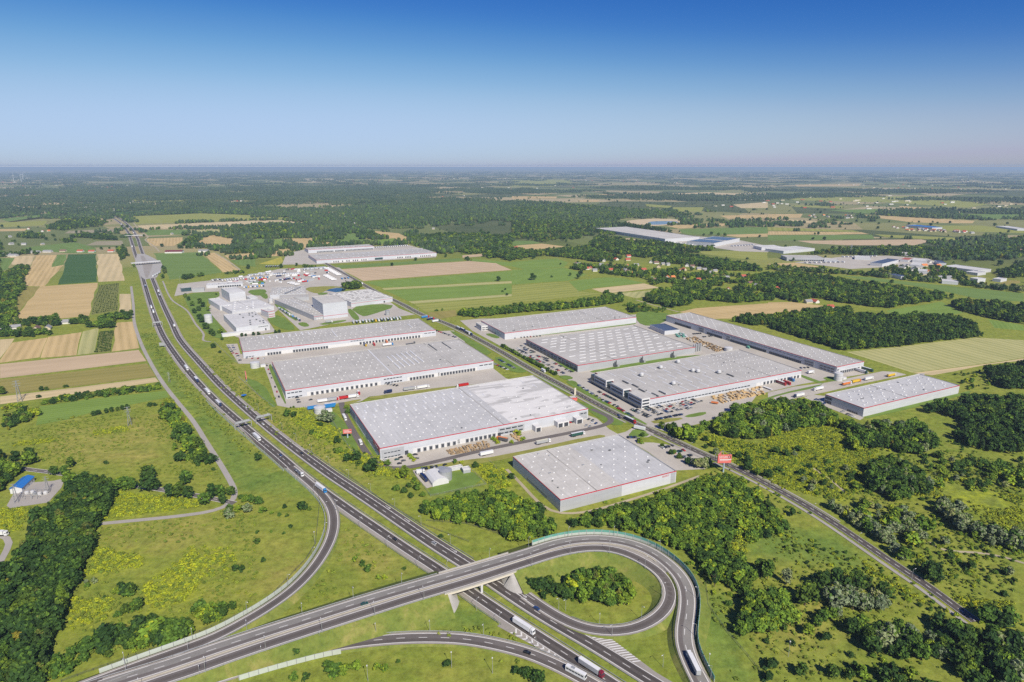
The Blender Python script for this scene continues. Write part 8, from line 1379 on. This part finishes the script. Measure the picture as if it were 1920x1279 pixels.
 ('R1', [(1360, 620), (1400, 590), (1470, 550), (1530, 560), (1510, 600), (1470, 645), (1370, 645)], 9, 1, ['dark'], [1], (10, 14), 'dark grove beside the tan field'), ('R1', [(330, 500), (470, 440), (600, 430), (740, 440), (820, 460), (760, 500), (600, 515), (470, 530), (340, 520)], 12, .95, ['dark', 'pine'], [2, 2], (10, 15), 'long dark wood left of the motorway'), ('R1', [(515, 570), (660, 550), (790, 560), (900, 590), (880, 605), (760, 600), (640, 585), (520, 585)], 11, .95, ['dark'], [1], (10, 14), 'grove left of the farm bridge'), ('R1', [(120, 560), (220, 540), (330, 560), (330, 590), (200, 590), (110, 580)], 11, .9, ['dark'], [1], (10, 14), 'grove beside the far left cottages'), ('R1', [(0, 700), (250, 665), (260, 700), (120, 720), (0, 730)], 11, .6, ['dark', 'mid'], [2, 1], (8, 12), 'trees along the farm row'), ('R1', [(400, 690), (470, 655), (560, 660), (640, 675), (600, 695)], 11, .6, ['dark'], [1], (8, 12), 'trees behind the farm row'), ('R1', [(860, 690), (900, 640), (950, 660), (950, 720), (910, 760), (880, 700)], 10, .9, ['dark'], [1], (9, 12), 'clump between farm row and motorway'), ('R1', [(0, 930), (-100, 930), (-100, 600), (0, 600), (40, 700)], 14, .5, ['dark'], [1], (9, 13), 'trees off the left edge'),
 ('R1', [(370, 600), (540, 600), (660, 640), (640, 655), (500, 625)], 12, .7, ['dark'], [1], (9, 13), 'hedge trees in the far left fields'), ('R1', [(1310, 655), (1500, 655), (1630, 670), (1620, 690), (1400, 680)], 12, .8, ['dark'], [1], (9, 13), 'trees around the barns'), ('R1', [(1660, 700), (1918, 640), (1990, 660), (1918, 700), (1700, 708)], 12, .9, ['dark', 'mid'], [3, 1], (10, 14), 'trees right of the barns'), ('R1', [(1330, 885), (1500, 860), (1530, 870), (1380, 902)], 8, .95, ['dark', 'bush'], [2, 1], (6, 10), 'trees along the storage yard corner'), ('R1', [(1570, 860), (1800, 835), (1850, 850), (1600, 872)], 8, .5, ['dark', 'bush'], [2, 1], (4, 8), 'hedge along the storage yard'), ('R1', [(1220, 790), (1250, 790), (1250, 860), (1225, 860)], 8, .9, ['dark'], [1], (8, 11), 'clump beside the toll plaza'),
 ('R1', [(1690, 520), (1918, 490), (2160, 480), (2160, 585), (1918, 590), (1780, 560), (1690, 555)], 11, .92, ['dark', 'pine'], [3, 1], (10, 15), 'wood left of the distant warehouses'), ('R2', [(0, 650), (110, 645), (110, 710), (50, 700), (0, 690)], 9, .7, ['dark'], [1], (8, 12), 'clump near the mustard patch'), ('R2', [(350, 795), (450, 795), (450, 810), (360, 815)], 8, .8, ['dark', 'bush'], [1, 1], (5, 8), 'shrubs behind the storage yard'),
 ('R2', [(460, 580), (590, 560), (690, 560), (640, 600), (470, 615)], 10, 1, ['dark', 'mid'], [3, 1], (10, 14), 'square grove behind the distant warehouses'), ('R2', [(690, 530), (950, 540), (960, 580), (760, 590)], 11, .8, ['dark'], [1], (10, 14), 'trees beyond the distant warehouses'), ('R2', [(1140, 560), (1500, 540), (1918, 560), (1918, 700), (1760, 740), (1560, 700), (1400, 660), (1180, 610)], 11, .82, ['dark', 'mid', 'pine'], [4, 2, 1], (9, 14), 'wood right of the distant warehouses'), ('R2', [(1570, 735), (1640, 750), (1640, 765), (1570, 752)], 8, .9, ['dark'], [1], (6, 9), 'clump at the end of the bare field'), ('R2', [(1700, 690), (1918, 640), (2060, 690), (1918, 760), (1760, 730)], 11, .85, ['dark', 'mid'], [3, 1], (9, 13), 'wood behind the bare field'), ('R2', [(1310, 1130), (1480, 1110), (1480, 1120), (1320, 1142)], 7, .8, ['bush'], [1], (3, 5), 'hedge by the olive patch'), ('R2', [(1500, 1130), (1700, 1100), (1918, 1090), (1918, 1145), (1600, 1180), (1520, 1170)], 6, .95, ['dark', 'mid', 'poplar'], [3, 3, 2], (7, 11), 'left end of the tree row behind the pale warehouse'),
 ('R3', [(0, 660), (200, 670), (420, 655), (560, 640), (760, 700), (1000, 740), (1250, 690), (1450, 720), (1700, 760), (1880, 800), (1880, 840), (1600, 830), (1300, 790), (1000, 760), (850, 740), (650, 770), (450, 740), (250, 720), (0, 750)], 9, .9, ['dark', 'mid', 'poplar'], [4, 2, 2], (9, 15), 'wood above the village'), ('R3', [(640, 560), (960, 600), (1100, 600), (1320, 640), (1660, 665), (1640, 690), (1400, 700), (1250, 690), (1000, 740), (760, 700), (560, 640)], 10, .92, ['dark', 'pine', 'mid'], [4, 2, 1], (10, 15), 'wood before the far white factory'), ('R3', [(400, 790), (640, 760), (1000, 790), (1500, 830), (1918, 860), (1918, 960), (1640, 1050), (1350, 1040), (1300, 1100), (1200, 1110), (970, 1050), (1060, 950), (1000, 890), (800, 870), (650, 850), (420, 815)], 8.5, .5, ['dark', 'mid', 'light'], [4, 3, 1], (8, 13), 'trees of the village'), ('R3', [(0, 300), (500, 330), (1150, 380), (1420, 400), (1250, 430), (820, 440), (640, 500), (960, 560), (640, 570), (480, 600), (250, 620), (0, 600)], 13, .56, ['dark', 'pine', 'mid'], [3, 2, 2], (10, 15), 'broad forest behind the meadows'), ('R3', [(680, 480), (820, 470), (1020, 495), (1160, 520), (1270, 545), (1150, 540), (900, 515), (720, 498)], 11, .95, ['pine', 'dark'], [2, 1], (10, 14), 'wood strip behind the far white factory'),
 ('R4', [(0, 840), (260, 840), (700, 905), (1100, 955), (1390, 1005), (1300, 1055), (900, 1112), (780, 1105), (500, 1065), (440, 1045), (330, 1035), (200, 1080), (0, 1000), (-100, 960), (-100, 850)], 7.5, .96, ['dark', 'mid', 'poplar'], [4, 3, 1], (9, 14), 'dark wood beyond the red roofed houses'), ('R4', [(1300, 1065), (1500, 1040), (1918, 1080), (1990, 1240), (1918, 1235), (1650, 1185), (1470, 1140), (1390, 1105)], 7.5, .9, ['dark', 'pine'], [3, 1], (9, 14), 'wood at the right edge above the clearing'), ('R4', [(0, 800), (300, 795), (500, 830), (950, 870), (1300, 890), (1560, 930), (1540, 950), (1100, 910), (700, 870), (400, 850), (0, 835)], 9, .7, ['dark', 'mid', 'silver'], [3, 2, 1], (7, 12), 'tree belt before the depot'), ('R4', [(1500, 930), (1918, 960), (1918, 1000), (1560, 960)], 9, .8, ['dark', 'silver'], [2, 2], (7, 11), 'tree belt at right of the depot'), ('R4', [(170, 700), (600, 650), (1000, 640), (1500, 640), (1918, 560), (1990, 700), (1918, 730), (1620, 760), (1200, 730), (700, 715), (300, 712)], 11, .9, ['dark', 'pine', 'mid'], [3, 2, 1], (9, 14), 'woods behind the depot'), ('R4', [(1680, 830), (1918, 760), (1990, 880), (1760, 890)], 10, .95, ['dark'], [1], (9, 13), 'dark wood at the right edge by the depot'), ('R4', [(960, 780), (1300, 780), (1520, 850), (1500, 900), (1000, 880), (700, 840)], 11, .6, ['dark', 'mid'], [2, 1], (7, 11), 'trees between the depot houses'),
 ('S8', [(440, 690), (520, 610), (800, 600), (1100, 610), (1450, 640), (1640, 690), (1200, 720), (850, 690), (820, 740), (660, 760), (450, 700)], 7.5, .9, ['dark', 'mid', 'poplar', 'light'], [4, 3, 2, 1], (8, 13), 'wood between the village and the pond'), ('R8', [(600, 140), (640, 120), (700, 130), (640, 160)], 6, 1, ['mid'], [1], (6, 9), 'end clump of the long wood'),
]
NEAR = []
for wi, (zn, pts, sp, dens, keys, wts, hgt, label) in enumerate(WOODS):
    poly = GP(zn, pts); X, Y = poly_points(poly, sp, .42, dens, 500+wi, hgt[1])
    if len(X) == 0: print('EMPTY wood', label); continue
    D = np.hypot(X, Y); sw_ = sum(wts)
    if np.median(D) > 700 and 'pine' not in keys[:1]: keys, wts = keys+['light', 'olive'], wts+[.16*sw_, .09*sw_]; WOODS[wi] = (zn, pts, sp, dens, keys, wts, hgt, label)
    if np.median(D) < 1000: NEAR.append((wi, X, Y))
    else: scatter_object('woodland', label, 'woodland', X, Y, keys, wts, hgt, 900+wi)
# the trees that show largest are single objects, the rest of each wood is one mass
allp = [(math.hypot(x, y)/WOODS[wi][6][1], wi, k, x, y) for wi, X, Y in NEAR for k, (x, y) in enumerate(zip(X, Y))]
allp = [t for t in allp if t[4] > 240 and abs(t[3]) < t[4]*.80]
allp.sort(); budget = max(0, 295-sum(1 for o in COL.objects if o.name.split('.')[0] == 'tree')); single = {}; nb = 0
for d, wi, k, x, y in allp:
    if nb >= budget: break
    keys, wts, hgt, label = WOODS[wi][4], WOODS[wi][5], WOODS[wi][6], WOODS[wi][7]; key = random.choices(keys, wts)[0]
    if 'bush' in key: continue
    single.setdefault(wi, set()).add(k); nb += 1
    tree(Vector((x, y, 0)), key, random.uniform(*hgt), f'{LOOK[key]} standing in the {label}', 'trees of the '+label)
for wi, X, Y in NEAR:
    zn, pts, sp, dens, keys, wts, hgt, label = WOODS[wi]; m = np.ones(len(X), bool)
    for k in single.get(wi, ()): m[k] = False
    scatter_object('woodland', label, 'woodland', X[m], Y[m], keys, wts, hgt, 900+wi)
# orchards
for k, (zn, pts, lb) in enumerate([('R1', [(742, 942), (893, 924), (880, 1128), (684, 1161)], 'dotted rows of orchard trees beside the service road'), ('R5', [(748, 90), (858, 80), (828, 236), (711, 248)], 'dotted rows of shrubs in the small orchard')]):
    a, b, c, d = GP(zn, pts); X = []; Y = []
    n1, n2 = (9, 13) if k else (12, 18)
    for i in range(n1):
        for j in range(n2): p = a.lerp(b, (i+.5)/n1).lerp(d.lerp(c, (i+.5)/n1), (j+.5)/n2); X.append(p.x+random.uniform(-.5, .5)); Y.append(p.y+random.uniform(-.5, .5))
    scatter_object('orchard', lb, 'orchard', np.array(X), np.array(Y), ['dbush'], [1], (1.3, 2.1), 77+k)
for k, (zn, pts, dn, lb) in enumerate([('S5', [(0, 60), (600, -40), (1748, -40), (1748, 1300), (1000, 1300), (400, 500), (0, 500)], .5, 'low shrubs dotted over the right-hand heath'), ('R8', [(330, 960), (1500, 900), (1918, 1100), (1918, 1279), (700, 1279)], .5, 'low shrubs in the yellow scrub'), ('S2', [(370, 900), (900, 650), (1539, 500), (1539, 830), (1000, 1050), (420, 1200)], .33, 'low shrubs in the ramp meadow'), ('R6', [(300, 500), (900, 950), (1500, 1250), (1300, 1279), (700, 950)], .45, 'low shrubs on the motorway bank'), ('S4', [(800, 250), (1918, 0), (1918, 900), (1650, 700)], .4, 'low shrubs around the plantation')]):
    X, Y = poly_points(GP(zn, pts), 5.5, .5, dn, 1700+k); scatter_object('shrubs', lb, 'shrubs', X, Y, ['bush', 'dbush', 'lbush', 'ybush'], [3, 2, 3, 1], (.9, 2.6), 1750+k)
# goldenrod and tall weeds
for k, (zn, pts, amt) in enumerate(GOLD):
    X, Y = poly_points(GP(zn, pts), 2.3, .5, .42+.25*amt, 1300+k)
    scatter_object('goldenrod', f'{nth(k)} drift of flowering goldenrod among the meadows', 'goldenrod', X, Y, ['gold', 'weed'], [3, 2], (.7, 1.3), 1400+k)
for k, (zn, pts) in enumerate([('S2', [(380, 1000), (600, 320), (1300, 250), (1539, 250), (1539, 830), (1000, 1050), (500, 1150)]), ('R5', [(0, 850), (900, 700), (1300, 600), (1500, 900), (1700, 1200), (1100, 1150), (400, 1080), (0, 980)]), ('S5', [(0, 560), (400, 400), (900, 650), (1300, 900), (1748, 1100), (1748, 1279), (0, 1279)]), ('S5', [(300, 100), (1748, 0), (1748, 900), (1400, 850), (700, 320)]), ('S3', [(750, 330), (1280, 640), (500, 900), (560, 620)]), ('R6', [(0, 260), (500, 760), (1000, 1100), (1500, 1279), (1100, 1279), (500, 900), (0, 500)]), ('S4', [(0, 1060), (500, 1130), (850, 1279), (0, 1279)])]):
    X, Y = poly_points(GP(zn, pts), 4.4, .5, .55, 1500+k); scatter_object('weeds', f'{nth(k)} spread of tall grass tufts in the meadows', 'weeds', X, Y, ['weed'], [1], (.5, 1.1), 1600+k)
X, Y = [], []
for zn, pts, wd in [('R5', [(1100, 100), (1240, 330), (1400, 520), (1700, 830), (1900, 1010)], 5), ('R6', [(0, 420), (300, 700), (600, 930), (900, 1130)], 6), ('S3', [(480, 1075), (900, 985), (1320, 870)], 1.5), ('S4', [(1640, 600), (1680, 720), (1700, 850), (1900, 1060)], 1.5), ('S4', [(0, 980), (300, 960), (560, 1010)], 2), ('R5', [(340, 760), (700, 720), (960, 670)], 1.5)]:
    g = GP(zn, pts)
    for a, b in zip(g, g[1:]):
        for k in range(int((b-a).length*wd*.22)): p = a.lerp(b, random.random()); X.append(p.x+random.gauss(0, wd)); Y.append(p.y+random.gauss(0, wd))
scatter_object('ditch_weeds', 'darker weeds along ditches and old fence lines', 'weeds', np.array(X), np.array(Y), ['weed', 'dbush', 'bush'], [4, 1, 1], (.5, 1.3), 61)
# far woods as groves: everything beyond the traced woods that is not a field
def far_forest(r0, r1, sp, key, thr, label, seed, h):
    r = np.random.default_rng(seed); X, Y = np.meshgrid(np.arange(-.88*r1, .88*r1, sp), np.arange(r0*.7, r1, sp)); X = X.ravel()+r.uniform(-.45, .45, X.size)*sp; Y = Y.ravel()+r.uniform(-.45, .45, Y.size)*sp
    D = np.hypot(X, Y); k = (D > r0) & (D < r1) & (np.abs(X) < .86*Y+50); X, Y = X[k], Y[k]
    f = np.sin(X/610+1.7*np.sin(Y/430+1))+np.sin(Y/320+1.3*np.sin(X/740+2))+.8*np.sin((X*.8+Y*.6)/290+2)+.6*np.sin((X*.5-Y)/170); f = f/3.4
    t = thr(X, Y); k = (f+r.normal(0, .12, X.size) < t) & ~occ_at(X, Y); X, Y = X[k], Y[k]
    return scatter_object('forest', label, 'forest', X, Y, [key], [1], h, seed)
def dens_mid(X, Y):
    px = X/Y          # plan bearing
    b = np.where((px > -.5) & (px < .16), .12, -.3)      # the great forest stands north of the park
    b = np.where(px < -.5, -.35, b); return np.where(Y > 3400, np.where(px < .0, .62, -.15), b)
far_forest(2050, 4600, 36, 'grove', dens_mid, 'great dark forest behind the factories', 31, (11, 14)); far_forest(4500, 9500, 120, 'fargrove', lambda X, Y: np.where(X/Y < -.12, .45, -.18), 'distant forest belts', 32, (15, 20)); far_forest(9500, 30000, 330, 'fargrove', lambda X, Y: np.where(X/Y < -.2, .2, -.2), 'farthest forest belts below the horizon', 33, (18, 24))
# scattered single trees over the far fields
vill_pts = RNG.uniform(0, 1, (1300, 2)); ang = (vill_pts[:, 0]-.5)*1.42; dist = 1500+vill_pts[:, 1]**.8*4500; X = np.sin(ang)*dist; Y = np.cos(ang)*dist; k = ~occ_at(X, Y); scatter_object('hedge_trees', 'scattered hedge trees over the far fields', 'trees', X[k], Y[k], ['dark', 'mid', 'dbush'], [3, 1, 1], (7, 13), 41)
# far bright hamlets: many small pale houses too distant to count
mb = MB()
for i in range(900):
    a = random.uniform(-.68, .68); d = 4600+random.random()**1.3*16000; x, y = math.sin(a)*d, math.cos(a)*d; s = math.sin(x/900+2)*math.sin(y/1100)
    if s < .25: continue
    w = random.uniform(8, 16); mb.box(x-w, x+w, y-5, y+5, 0, random.uniform(5, 8), random.choice([0, 0, 1, 2])); 
tag(mb.build('far_hamlets', [M_hw, M_hy, M_rred]), 'pale specks of far hamlets on the plain', 'hamlets', None, 'stuff')
# ------------------------------------------------------------------ haze
hz = MB(); hz.box(-310000, 310000, -3200, 390000, -1.5, CAMH+12, 0, True); haze = hz.build('haze', []); tag(haze, 'thin blue haze over the plain', 'haze', None, 'stuff')
m = bpy.data.materials.new('haze_air'); m.use_nodes = True; nt = m.node_tree
for n in list(nt.nodes): nt.nodes.remove(n)
pv = nt.nodes.new('ShaderNodeVolumePrincipled'); pv.inputs['Color'].default_value = (.60, .79, 1.0, 1); pv.inputs['Density'].default_value = 5.2e-5; pv.inputs['Anisotropy'].default_value = 0.0
on = nt.nodes.new('ShaderNodeOutputMaterial'); nt.links.new(pv.outputs[0], on.inputs['Volume']); haze.data.materials.append(m)
for o in COL.objects:
    if len(o.get('label', '').split()) > 16: print('LONG', o['label'])
print('trees', NTREE[0], 'objects', len(bpy.data.objects))
